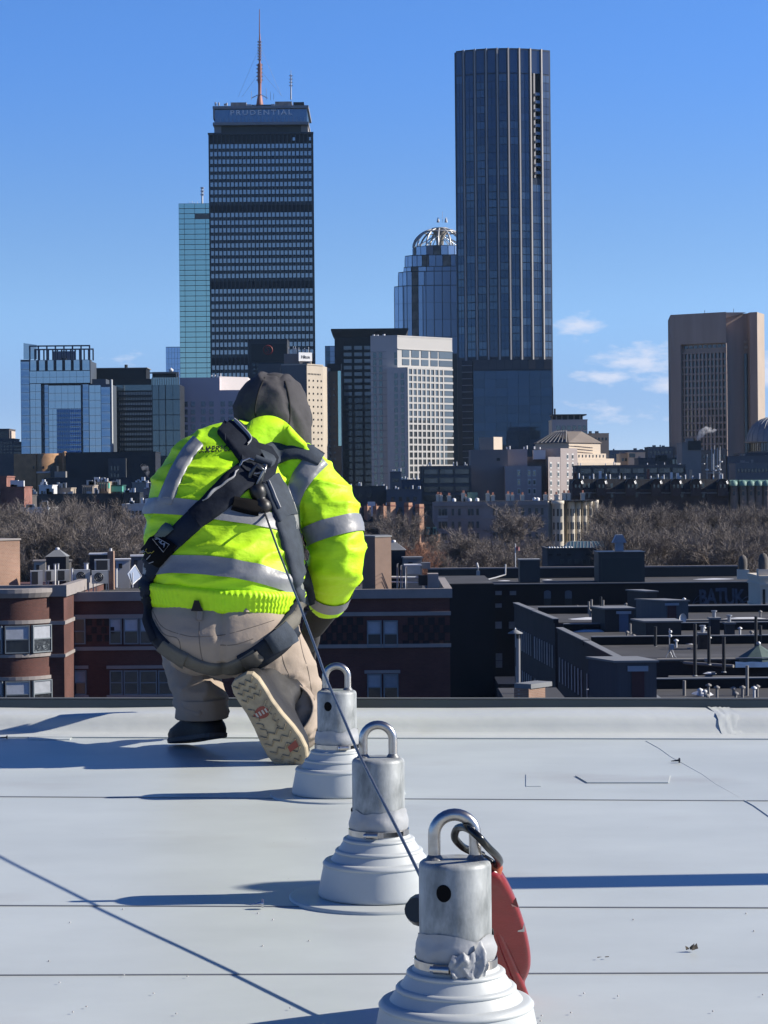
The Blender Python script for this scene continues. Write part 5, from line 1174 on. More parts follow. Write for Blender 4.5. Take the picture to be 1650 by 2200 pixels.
# rounded bay
bxc, rb_ = PX(28, df, 1400), 87*df/F; zb_top = PZ(1280, df, 60)
by = T.part('bay', MB().lathe((bxc, df+0.9, 0), [(rb_, 0), (rb_, zb_top)], 40), M_br)
def bayband(y0, y1, o=0.07): return T.part('stone_band', MB().lathe((bxc, df+0.9, 0), [(rb_, PZ(y1, df, 60)), (rb_+o, PZ(y1, df, 60)), (rb_+o, PZ(y0, df, 60)), (rb_, PZ(y0, df, 60))], 40, False), M_band)
for y0, y1 in ((1330, 1338), (1402, 1409), (1450, 1457.5)): bayband(y0, y1)
T.part('coping', MB().lathe((bxc, df+0.9, 0), [(rb_-0.3, zb_top), (rb_+0.1, zb_top-0.06), (rb_+0.25, zb_top+0.2), (rb_+0.25, zb_top+0.42), (rb_-0.25, zb_top+0.44), (rb_-0.3, zb_top)], 40, False), M_band)
T.part('bay_roof', MB().lathe((bxc, df+0.9, 0), [(rb_-0.2, zb_top+0.2), (0.02, zb_top+0.22)], 40, False), M_tar)
wf = Wall((PX(100, df, 1400), df), (xs, df)); ws = Wall((xs, df), (xs, d))
for y0, y1 in ((1334, 1342), (1405, 1412)):
    z0_, z1_ = PZ(y1, df, 125), PZ(y0, df, 125)
    T.part('stone_band', MB().obox(wf.A, wf.d, 0, wf.L+0.07, 0.003, 0.07, z0_, z1_).obox(ws.A, ws.d, 0, ws.L, 0.003, 0.075, z0_, z1_), M_band)
zc_ = PZ(1282, df, 60)
T.part('coping', MB().box(PX(-130, df, 1400), xs+0.18, df-0.18, df+0.25, zc_, zc_+0.62).box(xs-0.25, xs+0.18, df+0.25, d+15, zc_, zc_+0.62), M_band)
T.part('roof', MB().box(PX(-130, df, 1400), xr-0.3, d+0.32, d+14.6, zr-0.3, zr+0.03), M_tar)
wm = Wall((xs, d), (xr, d))
T.part('coping', MB().box(xs-0.05, xr+0.15, d-0.15, d+0.3, zr, zr+0.52).box(xr-0.3, xr+0.15, d+0.3, d+15, zr, zr+0.52), M_band)
for y0, y1 in ((1317, 1325.5), (1386, 1394)):
    T.part('stone_band', MB().obox(wm.A, wm.d, 0, wm.L+0.06, 0.003, 0.08, PZ(y1, d, 560), PZ(y0, d, 560)), M_band)
SW = {}
def sash(T, wall, pa, pb_, yt, yb, dd, blind=0.5, parent=None):
    """sash window: frame, two panes, blind behind the upper one"""
    u0, u1 = wall.u(pa, (yt+yb)/2), wall.u(pb_, (yt+yb)/2); pxm = (pa+pb_)/2; z0_, z1_ = PZ(yb, dd, pxm), PZ(yt, dd, pxm); f = 0.07; zm = (z0_+z1_)/2
    b = MB().obox(wall.A, wall.d, u0, u0+f, 0.005, 0.09, z0_, z1_).obox(wall.A, wall.d, u1-f, u1, 0.005, 0.09, z0_, z1_).obox(wall.A, wall.d, u0+f, u1-f, 0.005, 0.085, z1_-f, z1_).obox(wall.A, wall.d, u0+f, u1-f, 0.005, 0.085, z0_, z0_+f).obox(wall.A, wall.d, u0+f, u1-f, 0.005, 0.075, zm-0.03, zm+0.03)
    o = T.part('window', b, M_frm2, parent)
    T.part('pane', MB().obox(wall.A, wall.d, u0+f, u1-f, 0.004, 0.02, z0_+f, zm-0.03), M_wg, o)
    bl = z1_-f-(z1_-f-zm-0.03)*min(1, blind*2)
    T.part('pane', MB().obox(wall.A, wall.d, u0+f, u1-f, 0.004, 0.02, zm+0.03, z1_-f), M_wg if blind < 0.1 else M_blind, o)
for a, b_, bl in ((155, 184, 0), (235, 262, .5), (266, 298, .5), (300, 326, .3), (788.5, 820, .5), (823.5, 855, .5)): sash(T, wm, a, b_, 1328 if a < 700 else 1333, 1384 if a < 700 else 1391, d, bl)
for a, b_, bl in ((155, 186, .5), (236, 264, 0), (266, 298, .05), (300, 338, 0), (340, 380, .05), (789, 820, .5), (824, 856, .5)): sash(T, wm, a, b_, 1440 if a < 700 else 1448, 1493 if a < 700 else 1505, d, bl)
for a, b_, y in ((152, 190, 1430), (229, 385, 1430), (783, 860, 1440)):
    T.part('lintel', MB().obox(wm.A, wm.d, wm.u(a, y), wm.u(b_, y), 0.003, 0.09, PZ(y+7, d, a), PZ(y, d, a)), M_band)
    T.part('sill', MB().obox(wm.A, wm.d, wm.u(a, y), wm.u(b_, y), 0.003, 0.12, PZ(y+68, d, a), PZ(y+63, d, a)), M_band)
me = panebox(14*d/F, 16*d/F, M_brd, 0.03)
for j in range(4):
    for i in range(14):
        p = 664+30*i/2*2*0.73+(11 if j % 2 else 0); y = 1334+16.5*j
        if 780 < p < 862 or p > 960: continue
        T.inst('brick_panel', me, wm.p(wm.u(p, y), 0.003, PZ(y+0.5, d, p)), 0)
for j in range(3):
    for p in (192, 213, 230): T.inst('brick_panel', panebox(11*d/F, 14*d/F, M_brd, 0.03), wm.p(wm.u(p+(10 if j % 2 else 0), 1345), 0.003, PZ(1337+17*j, d, p)), 0)
# bay windows follow the curve
for y0, y1 in ((1341, 1400), (1459, 1516)):
    for k, (a0, a1) in enumerate(((-2.62, -2.25), (-2.22, -1.70), (-1.67, -1.06), (-1.02, -0.42))):
        am = (a0+a1)/2; w_ = 2*rb_*math.sin((a1-a0)/2); px_, py_ = bxc+rb_*math.cos((a1-a0)/2)*math.cos(am), df+0.9+rb_*math.cos((a1-a0)/2)*math.sin(am)
        dr = Vector((-math.sin(am), math.cos(am))); wv = Wall((px_-dr.x*w_/2+math.cos(am)*0.12, py_-dr.y*w_/2+math.sin(am)*0.12), (px_+dr.x*w_/2+math.cos(am)*0.12, py_+dr.y*w_/2+math.sin(am)*0.12))
        z0_, z1_ = PZ(y1, df, 60), PZ(y0, df, 60); zm = (z0_+z1_)/2; f = 0.06
        b = MB().obox(wv.A, wv.d, 0, f, -0.3, 0.06, z0_, z1_).obox(wv.A, wv.d, w_-f, w_, -0.3, 0.06, z0_, z1_).obox(wv.A, wv.d, f, w_-f, -0.3, 0.055, z1_-f, z1_).obox(wv.A, wv.d, f, w_-f, -0.3, 0.055, z0_, z0_+f).obox(wv.A, wv.d, f, w_-f, -0.3, 0.05, zm-0.03, zm+0.03)
        o = T.part('window', b, M_frm2, by)
        T.part('pane', MB().obox(wv.A, wv.d, f, w_-f, -0.3, 0.01, z0_+f, zm-0.03), M_wg, o) if False else None
        T.part('lower_pane', MB().obox(wv.A, wv.d, f, w_-f, -0.3, 0.01, z0_+f, zm-0.03), M_wg, by); T.part('upper_pane', MB().obox(wv.A, wv.d, f, w_-f, -0.3, 0.012, zm+0.03, z1_-f), M_blind, by)

# ------------------------------------------------------------------ things on that roof
zr0 = zr
def roofbox(name, label, cat, a, b_, yt, yb, dd, dep, m, group=None):
    T = Thing(name, label, cat, W((a+b_)/2, yb, dd), group)
    x0, x1 = PX(a, dd, (yt+yb)/2), PX(b_, dd, (yt+yb)/2); z0_, z1_ = PZ(yb, dd, (a+b_)/2), PZ(yt, dd, (a+b_)/2)
    return T, x0, x1, z0_, z1_
M_cb = brickmat('chimney_brick', (0.36, 0.21, 0.14), (0.32, 0.18, 0.12), (0.42, 0.34, 0.28))
T, x0, x1, z0_, z1_ = roofbox('brick_chimney', 'broad tan brick chimney stack at the rounded-bay end of the roof', 'chimney', -30, 33, 1162, 1262, 125, 1, M_cb)
wv = Wall((x0, 124.6), (x1, 126.6))
T.part('stack', MB().obox(wv.A, wv.d, 0, wv.L, -1.6, 0, zr0-0.5, z1_), M_cb); T.part('cap', MB().obox(wv.A, wv.d, -0.06, wv.L+0.06, -1.66, 0.06, z1_, z1_+0.1), M_band)
# air conditioners
M_ac = mat('ac_casing', (0.52, 0.52, 0.50), 0.5, 0.1, 2.0); M_fan = mat('ac_fan', (0.03, 0.03, 0.032), 0.5, 0.2)
acs = [(158, 193, 1229, 1257, 127, 1, 'square air conditioner with round fan between two others'), (197, 231, 1231, 1259, 127, 1, 'air conditioner with round fan at the end of the row'), (121, 149, 1229, 1253, 127.5, 0, 'air conditioner with black coil face'), (97, 117, 1230, 1254, 127, 0, 'narrow air conditioner with black coil face beside the vent pipes'), (65, 91, 1231, 1262, 126, 0, 'battered pale air conditioner on legs by the brick chimney'), (203, 235, 1207, 1231, 131, 2, 'large dark louvred chiller behind the air conditioner row')]
for (a, b_, yt, yb, dd, fan, lab) in acs:
    yt -= 5; yb -= 5
    T, x0, x1, z0_, z1_ = roofbox('air_conditioner', lab, 'air conditioner', a, b_, yt, yb, dd, 0.5, M_ac, 'rooftop air conditioners')
    wv = Wall((x0, dd), (x1, dd+0.12))
    T.part('casing', MB().obox(wv.A, wv.d, 0, wv.L, -0.45, 0, z0_, z1_), M_ac)
    if fan == 1:
        c = wv.p(wv.L*0.44, 0.01, (z0_+z1_)/2); r = (z1_-z0_)*0.36
        b = MB().add([c+Vector((wv.d.x*r*math.cos(q), wv.d.y*r*math.cos(q), r*math.sin(q))) for q in [2*math.pi*k/20 for k in range(20)]], [tuple(range(20))]); o = T.part('fan', b, M_fan)
        b = MB()
        for k in range(3): rr = r*(k+1)/3; b.tube([c+Vector((wv.d.x*rr*math.cos(q), wv.d.y*rr*math.cos(q)-0.02, rr*math.sin(q))) for q in [2*math.pi*i/20 for i in range(20)]], 0.008, 4, True)
        T.part('grille', b, M_steel, o)
    else: T.part('coil', MB().obox(wv.A, wv.d, wv.L*0.12, wv.L*(0.62 if fan == 0 else 0.86), 0.003, 0.02, z0_+0.05, z1_-0.06), M_fan)
    for u in (0.05, wv.L-0.12): T.part('leg', MB().obox(wv.A, wv.d, u, u+0.06, -0.3, -0.2, zr0-0.1, z0_), M_steel)
# roof houses
M_char = mat('charcoal_render', (0.028, 0.030, 0.034), 0.7, 0.15, 1.0); M_rfg = mat('grey_membrane', (0.22, 0.23, 0.24), 0.7, 0.1, 1.0)
for (a, b_, yt, ya_, dd, lab) in ((99, 142, 1196, 1181, 134, 'charcoal roof house with grey pyramid roof behind the air conditioners'), (822, 871, 1182, 1165, 132, 'charcoal roof house with grey pyramid roof beside the tan chimney block')):
    T, x0, x1, z0_, z1_ = roofbox('roof_house', lab, 'roof house', a, b_, yt, 1262, dd, 2, M_char)
    T.part('wall', MB().box(x0, x1, dd, dd+1.3, zr0-0.1, z1_), M_char)
    e = 0.06; xm = (x0+x1)/2; ym_ = dd+0.65; z2 = PZ(ya_, dd, a)
    T.part('roof', MB().frustum([(x0-e, dd-e), (x1+e, dd-e), (x1+e, dd+1.36), (x0-e, dd+1.36)], z1_, [(xm-0.12, ym_-0.08), (xm+0.12, ym_-0.08), (xm+0.12, ym_+0.08), (xm-0.12, ym_+0.08)], z2), M_rfg)
    T.part('cap', MB().lathe((xm, ym_, z2-0.02), [(0.13, 0), (0.13, 0.1), (0.02, 0.14)], 8), M_white)
for (a, b_, yt, dd, mt, rm, lab) in ((193, 232, 1192, 136, M_char, M_white, 'dark roof house with a bright flat lid'), (249, 279, 1204, 140, M_white, M_white, 'white sunlit roof hut'), (282, 312, 1196, 138, mat('blue_hut', (0.10, 0.12, 0.15), 0.7, 0.1), M_white, 'grey-blue roof hut with pale lid by the worker\'s elbow'), (145, 153, 1205, 139, M_conc, M_conc, 'slim grey vent housing'), (73, 98, 1207, 142, mat('cream_hut', (0.55, 0.5, 0.42), 0.8, 0.1), M_band, 'cream sloping roof house with small windows'), (870, 907, 1200, 130, M_rfg, M_rfg, 'pale grey flat-topped ventilation box')):
    T, x0, x1, z0_, z1_ = roofbox('roof_hut', lab, 'roof house', a, b_, yt, 1262, dd, 2, mt)
    wv = Wall((x0, dd), (x1, dd+0.1))
    T.part('wall', MB().obox(wv.A, wv.d, 0, wv.L, -1.4, 0, zr0-0.1, z1_), mt); T.part('lid', MB().obox(wv.A, wv.d, -0.06, wv.L+0.06, -1.46, 0.06, z1_, z1_+0.09), rm)
    T.part('vent', MB().obox(wv.A, wv.d, wv.L*0.2, wv.L*0.45, 0.003, 0.02, z1_-0.5, z1_-0.2), M_fan)
T, x0, x1, z0_, z1_ = roofbox('brick_chimney', 'narrow brick chimney beside the bright-lidded roof house', 'chimney', 231, 244, 1184, 1262, 136, 1, M_cb)
T.part('stack', MB().box(x0, x1, 136, 136.6, zr0-0.1, z1_), M_cb); T.part('flue', MB().cyl(W(238, 1184, 136.3), W(238, 1178, 136.3), 0.08, n=8), M_white)
T, x0, x1, z0_, z1_ = roofbox('skylight', 'tilted glazed roof hatch propped on a white frame', 'skylight', 273, 306, 1215, 1258, 125, 1, M_white)
fr = [W(273, 1233, 125), W(290, 1214, 125.6), W(304, 1238, 125.9), W(284, 1257, 125.2)]
T.part('frame', MB().tube(fr, 0.035, 5, True), M_white); T.part('pane', MB().add(fr, [(0, 1, 2, 3)]), glass('hatch_glass', (0.2, 0.22, 0.24), (0.7, 0.75, 0.8), 0.25))
T.part('leg', MB().cyl(W(285, 1230, 125.2), W(285, 1262, 125.2), 0.035, n=6), M_white); T.part('leg', MB().cyl(W(300, 1238, 125.8), W(300, 1262, 125.8), 0.03, n=6), M_white)
for i, (p, yt, dd, r) in enumerate(((104, 1216, 128, .05), (118, 1213, 129, .06), (125, 1212, 129.5, .05), (185, 1211, 133, .13), (155, 1222, 131, .06), (250, 1222, 126, .06))):
    T = Thing('vent_pipe', ('thin white vent pipe rising among the air conditioners' if r < .1 else 'fat silver vent stack behind the fan units'), 'vent pipe', W(p, 1258, dd), 'white vent pipes' if r < .1 else None)
    T.part('pipe', MB().cyl(W(p, 1262, dd), W(p, yt, dd), r, n=10), M_white); T.part('cap', MB().cyl(W(p, yt, dd), W(p, yt-1.5, dd), r*1.35, n=10), M_steel)
T, x0, x1, z0_, z1_ = roofbox('chimney_block', 'tall brown rendered chimney block behind the worker\'s sleeve', 'chimney', 780, 840, 1152, 1272, 122, 2, M_cb)
wv, wv2 = Wall((PX(778, 125, 1200), 125), (PX(806, 123.6, 1200), 123.6)), Wall((PX(806, 123.6, 1200), 123.6), (PX(840.5, 124.5, 1200), 124.5))
M_brr = mat('brown_render', (0.235, 0.16, 0.125), 0.9, 0.08, 2.0)
T.part('stack', MB().prism([tuple(wv.A), tuple(wv.B), tuple(wv2.B), (wv2.B.x-0.2, 126.5), (wv.A.x, 126.5)], zr0-0.6, PZ(1154, 124, 806)), M_brr)
T.part('cap', MB().prism([(wv.A.x-0.05, wv.A.y), (wv.B.x, wv.B.y-0.06), (wv2.B.x+0.05, wv2.B.y), (wv2.B.x-0.2, 126.6), (wv.A.x, 126.6)], PZ(1154, 124, 806), PZ(1151, 124, 806)), M_rfg)
T = Thing('duct_unit', 'silver ventilation duct unit on rails beside the charcoal roof house', 'ventilation unit', W(895, 1258, 126))
T.part('duct', MB().box(PX(871, 126, 1230), PX(903, 126, 1230), 126, 127.2, PZ(1233, 126, 885), PZ(1216, 126, 885)), M_steel); T.part('hood', MB().box(PX(868, 126, 1230), PX(906, 126, 1230), 125.9, 127.3, PZ(1216, 126, 885), PZ(1213, 126, 885)), M_white)
T.part('end_box', MB().box(PX(905, 126, 1230), PX(925, 126, 1230), 126.2, 127, PZ(1222, 126, 915), PZ(1209, 126, 915)), M_rfg); T.part('rail', MB().cyl(W(838, 1240, 125.7), W(905, 1241, 125.7), 0.07, n=6).cyl(W(838, 1250, 125.7), W(902, 1252, 125.7), 0.05, n=6), M_white)
T.part('coil_box', MB().box(PX(899, 125.5, 1245), PX(918, 125.5, 1245), 125.5, 126.1, PZ(1258, 125.5, 905), PZ(1236, 125.5, 905)), M_black); T.part('pier', MB().box(PX(919, 125, 1245), PX(942, 125, 1245), 125, 126.5, zr0-1, PZ(1233, 125, 930)), M_band)
T = Thing('roof_ladder', 'steel ladder hoops standing on the parapet', 'ladder', W(862, 1270, 124))
for p in (853, 861, 871): T.part('hoop', MB().tube([W(p, 1271, 123.6), W(p, 1212+(p-853)*0.4, 123.6), W(p+2.5, 1211+(p-853)*0.4, 124.0), W(p+3, 1262, 124.4)], 0.025, 5), M_steel)

# ================================================================== dark brick block with the flat tar roof
d = 230.0
T = Thing('dark_brick_block', 'long blackish brick block with flat tar roof, arched windows and graffiti', 'building', (PX(1300, d, 1350), d+7, 0))
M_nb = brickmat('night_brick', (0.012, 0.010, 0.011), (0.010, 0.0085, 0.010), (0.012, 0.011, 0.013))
xa, xb = PX(925, d, 1300), PX(1632, d, 1300); zd = PZ(1254, d, 1290)
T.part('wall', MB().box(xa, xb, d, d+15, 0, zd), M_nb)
T.part('roof', MB().box(xa+0.2, xb-0.2, d+0.35, d+14, zd, zd+0.05), M_tar)
T.part('parapet', MB().box(xa, xb, d+14.1, d+14.6, zd, PZ(1220, d+14, 1290)), M_black); T.part('coping', MB().box(xa, xb, d+13.95, d+14.7, PZ(1220, d+14, 1290), PZ(1217, d+14, 1290)), M_band)
T.part('eaves', MB().box(xa, xb, d-0.15, d+0.3, zd, zd+0.1), M_rfg)
wv = Wall((xa, d), (xb, d))
M_pw = glass('pale_sash', (0.10, 0.13, 0.17), (0.5, 0.58, 0.66), 0.18, rand=0.3)
for p, y in ((1071, 1274), (1071, 1301), (1102, 1274), (1071, 1343), (1100, 1343), (1072, 1411), (1072, 1427), (1072, 1480)):
    T.inst('window', panebox(14*d/F, (9 if y < 1310 else 15)*d/F, mat('dim_pane', (0.20, 0.20, 0.21), 0.6, 0.2, rand=0.2), 0.06), wv.p(wv.u(p, y), 0.01, PZ(y, d, p)), 0)
for p in (1176, 1221):
    r = 7.5*d/F; c = wv.p(wv.u(p, 1280), 0.02, PZ(1272, d, p)); sec = [(c.x+r*math.cos(q), c.z+r*0.5*math.sin(q)) for q in [math.pi*k/8 for k in range(9)]]+[(c.x-r, PZ(1286, d, p)), (c.x+r, PZ(1286, d, p))]
    T.part('window', MB().add([(q[0], d-0.05, q[1]) for q in sec], [tuple(range(len(sec)-1, -1, -1))]), M_pw); T.part('lower_sash', MB().box(c.x-r, c.x+r, d-0.05, d-0.01, PZ(1302, d, p), PZ(1287, d, p)), M_winD)
vs, fs = text_mesh('BATUK', 1.0, 0.03, shear=-0.05, spacing=0.92); xa_, xb_ = min(v.x for v in vs), max(v.x for v in vs); c = W(1552, 1284, d); sx = 100*d/F/(xb_-xa_)
gr = T.part('graffiti', MB().add([(c.x+(v.x-(xa_+xb_)/2)*sx, d-0.012-0.004*math.sin(v.x*3), c.z+v.y*sx*1.45*(1.15-0.25*abs(v.x)/max(abs(xa_), xb_))) for v in vs], fs), mat('graffiti_blue', (0.055, 0.075, 0.12), 0.8, 0.5, 2.0))
b = MB()
for s_, e_ in ((1488, 1515), (1588, 1626)):
    b.tube([W(s_+(e_-s_)*k/8, 1298-18*math.sin(math.pi*k/8)*(1 if s_ < 1500 else 0.9), d-0.06) for k in range(9)], 0.05, 4)
    b.tube([W(s_+(e_-s_)*k/8, 1300-9*math.sin(math.pi*k/8), d-0.06) for k in range(9)], 0.04, 4)
T.part('graffiti_outline', b, mat('graffiti_blue', (0, 0, 0)), gr)
T.part('blank_wing', MB().box(PX(940, 212, 1380), PX(1061, 212, 1380), 211, d-0.02, 0, PZ(1255, 211, 1000)), M_nb); T.part('wing_roof', MB().box(PX(942, 212, 1380), PX(1060, 212, 1380), 211.3, d-0.3, PZ(1255, 211, 1000), PZ(1255, 211, 1000)+.05), M_tar)
T.part('shade_filler', MB().box(PX(1061.5, 212, 1380), PX(1118, 212, 1380), 205, 213, 0, 2.2), M_black)  # added black box stands in for the shadowed gap between the blocks
def penthouse(a, b_, yt, dd, m, lab, dep=3.0, lid=M_rfg, door=None, name='roof_house', yb=None, z0_=None):
    T = Thing(name, lab, 'roof house', (PX((a+b_)/2, dd, yt), dd+dep/2, z0_ if z0_ is not None else zd))
    x0, x1, z1_ = PX(a, dd, yt+20), PX(b_, dd, yt+20), PZ(yt, dd, (a+b_)/2); zb_ = z0_ if z0_ is not None else zd
    T.part('wall', MB().box(x0, x1, dd, dd+dep, zb_-0.1, z1_), m); T.part('lid', MB().box(x0-0.1, x1+0.1, dd-0.1, dd+dep+0.1, z1_, z1_+0.12), lid)
    if door:
        da, db, dm = door; T.part('door', MB().box(PX(da, dd, yt+20), PX(db, dd, yt+20), dd-0.05, dd-0.005, zb_, zb_+(z1_-zb_)*0.84), dm)
    return T, x0, x1, z1_
M_nv = mat('navy_sheet', (0.02, 0.027, 0.035), 0.5, 0.1, 0.5)
penthouse(1117, 1160, 1204, d+2, M_nv, 'narrow black stair house on the flat tar roof', 3, M_rfg)
T, x0, x1, z1_ = penthouse(1286, 1385, 1188, d+1.5, M_nv, 'wide dark green-black lift house on the flat tar roof', 5, M_dark, (1293, 1378, mat('dark_teal', (0.008, 0.018, 0.026), 0.4, 0.1)))
T2 = Thing('roof_cowl', 'pale blue-grey metal ventilation cowl on the lift house', 'ventilation cowl', (PX(1331, d+3, 1180), d+3.5, z1_+0.12))
M_cw = mat('cowl_metal', (0.30, 0.35, 0.43), 0.5, 0.1, 1.0)
xc = PX(1331, d+3, 1170); T2.part('neck', MB().box(xc-0.42, xc+0.42, d+3, d+3.9, z1_+0.12, PZ(1166, d+3, 1331)), M_cw)
T2.part('hood', MB().add([(xc-0.75, d+2.8, PZ(1166, d+3, 1331)), (xc+0.75, d+2.8, PZ(1166, d+3, 1331)), (xc+0.35, d+2.8, PZ(1149, d+3, 1331)), (xc-0.35, d+2.8, PZ(1149, d+3, 1331)), (xc-0.75, d+4.1, PZ(1166, d+3, 1331)), (xc+0.75, d+4.1, PZ(1166, d+3, 1331)), (xc+0.35, d+4.1, PZ(1149, d+3, 1331)), (xc-0.35, d+4.1, PZ(1149, d+3, 1331))], [(0, 1, 2, 3), (7, 6, 5, 4), (1, 5, 6, 2), (2, 6, 7, 3), (3, 7, 4, 0), (4, 5, 1, 0)]), M_cw)
T = Thing('bent_pipe', 'white bent pipe lying on the flat tar roof', 'pipe', W(1070, 1240, d+6))
T.part('pipe', MB().tube([W(1045, 1246, d+6), W(1065, 1241, d+6.5), W(1086, 1234, d+7), W(1086, 1212, d+7)], 0.09, 6), M_white); T.part('base', MB().box(PX(1018, d+5.5, 1245), PX(1052, d+5.5, 1245), d+5.5, d+7, zd+0.05, zd+0.2), M_black)
T = Thing('roof_lamp', 'small pole with box and bright lamp head on the flat tar roof', 'lamp', W(1027, 1244, d+7))
T.part('pole', MB().cyl(W(1027, 1246, d+7), W(1027, 1218, d+7), 0.05, n=6), M_steel); T.part('box', MB().box(PX(1023.5, d+7, 1230), PX(1031, d+7, 1230), d+6.8, d+7.2, PZ(1236, d+7, 1027), PZ(1226, d+7, 1027)), M_steel); T.part('head', MB().cyl(W(1027, 1219, d+7), W(1024.5, 1209, d+7), 0.1, n=6), M_white)
for i, (a, b_, y, dd) in enumerate(((1001, 1014, 1243, 8), (1070, 1096, 1243.5, 8), (1165, 1187, 1241, 9))): single('snow_patch', MB().lathe((0, 0, 0), [(0.02, 0.06), (0.7, 0.05), (1.0, 0.0)], 14) and (lambda m: m)(MB().add([(PX((a+b_)/2, d+dd, y)+(b_-a)/2*(d+dd)/F*math.cos(q)*(1+0.15*math.sin(3*q)), d+dd+0.8*math.sin(q), zd+0.06) for q in [2*math.pi*k/16 for k in range(16)]]+[(PX((a+b_)/2, d+dd, y), d+dd, zd+0.12)], [(k, (k+1) % 16, 16) for k in range(16)])), M_white, ('small snow patch by the brick parapet corner', 'snow patch under the white bent pipe', 'snow patch behind the black stair house')[i], 'snow')
o_ = single('snow_patch', MB().add([(PX(1533, d+7, 1240)+44*d/F*math.cos(q)*(1+0.12*math.sin(4*q)), d+7+1.2*math.sin(q)*(1+0.2*math.cos(3*q)), zd+0.06) for q in [2*math.pi*k/24 for k in range(24)]]+[(PX(1533, d+7, 1240), d+7, zd+0.16)], [(k, (k+1) % 24, 24) for k in range(24)]), M_white, 'long streak of snow on the tar roof above the graffiti', 'snow')
d2 = 180.0
T = Thing('cream_gable', 'cream stone gable end with scrolled finials at the end of the dark block', 'building', (PX(1645, d2, 1260), d2+3, 0))
T.part('wall', MB().box(PX(1634, d2, 1260), PX(1662, d2, 1260), d2, d2+6, 0, PZ(1238, d2, 1640)), M_stl)
for y, h_ in ((1240, 6), (1256, 5), (1302, 5)): T.part('moulding', MB().box(PX(1631.5, d2, 1260), PX(1664, d2, 1260), d2-0.15, d2+6.1, PZ(y+h_/2, d2, 1640), PZ(y-h_/2, d2, 1640)), M_stl)
T.part('window', MB().box(PX(1638.5, d2, 1280), PX(1644, d2, 1280), d2-0.03, d2, PZ(1298, d2, 1640), PZ(1266, d2, 1640)), M_winD)
for p, dd in ((1640, d2+1), (1596, d2+22)):
    c = W(p, 1212 if p > 1600 else 1214, dd)
    f = T.part('finial', MB().lathe(c, [(0.38, -0.4), (0.42, 0), (0.4, 0.5), (0.28, 0.8), (0.02, 0.95)], 12), mat('sooty_stone', (0.13, 0.12, 0.11), 0.9, 0.2, 2.0)); T.part('finial_base', MB().box(c.x-0.5, c.x+0.5, dd-0.4, dd+0.4, c.z-(0.9 if p > 1600 else 1.3), c.z-0.4), M_stl, f)

# ================================================================== terrace of dark row houses running towards us
zt0 = ZC-10.5
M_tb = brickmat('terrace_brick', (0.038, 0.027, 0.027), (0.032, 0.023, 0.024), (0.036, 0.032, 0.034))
bounds = [(190.0, 178.0), (178.0, 166.0), (156.5, 143.0), (143.0, 129.0), (118.0, 106.0)]
tl = [('farthest low', 'next to the farthest'), ]
names = ['dark terrace house adjoining the long blackish block', 'dark terrace house with the twin grey stair sheds', 'dark terrace house with the blue-doored stair shed', 'dark terrace house with the antenna tripod on its roof', 'dark terrace house with the red-doored stair shed']
xw = {190.0: 11.2, 178.0: 12.0, 166.0: 12.85, 156.5: 12.3, 143.0: 13.0, 129.0: 13.6, 118.0: 13.4, 106.0: 13.4}
for i, (yf, yn) in enumerate(bounds):
    zz_ = zt0-(0.0 if i < 4 else 0.55)
    T = Thing('terrace_house', names[i], 'house', ((xw[yf]+40)/2, (yf+yn)/2, 0), 'dark terrace houses')
    xf_, xn_ = xw[yf], xw[yn]
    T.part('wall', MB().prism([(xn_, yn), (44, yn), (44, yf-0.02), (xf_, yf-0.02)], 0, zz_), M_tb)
    T.part('roof', MB().prism([(xn_+0.3, yn+0.2), (43.8, yn+0.2), (43.8, yf-0.3), (xf_+0.3, yf-0.3)], zz_, zz_+0.04), M_tar)
    if i: T.part('party_wall', MB().box(xf_+0.4, 43.5, yf-0.55, yf-0.15, zz_+0.04, zz_+0.55), M_nb)
    if i: T.part('party_coping', MB().box(xf_+0.4, 43.5, yf-0.62, yf-0.08, zz_+0.55, zz_+0.61), M_rfg)
    T.part('parapet', MB().prism([(xn_-0.1, yn), (xn_+0.28, yn), (xf_+0.28, yf-0.6), (xf_-0.1, yf-0.6)], zz_, zz_+0.3), M_tb); T.part('coping', MB().prism([(xn_-0.16, yn), (xn_+0.34, yn), (xf_+0.34, yf-0.6), (xf_-0.16, yf-0.6)], zz_+0.3, zz_+0.36), M_rfg)
    T.part('gutter', MB().cyl((16, yn+0.12, zz_+0.12), (43, yn+0.12, zz_+0.12), 0.09, n=6), M_conc)
    wv = Wall((xf_-0.02, yf-0.4), (xn_-0.02, yn+0.1))
    n_ = 8
    for u in lin(0.4, wv.L-0.3, n_):
        for z in (zz_-2.6, zz_-6.0):
            T.inst('window', panebox(0.42, 1.75, mat('slit_pane', (0.36, 0.35, 0.37), 0.6, 0.2, rand=0.3), 0.05), wv.p(u, 0.01, z), wv.rz); 
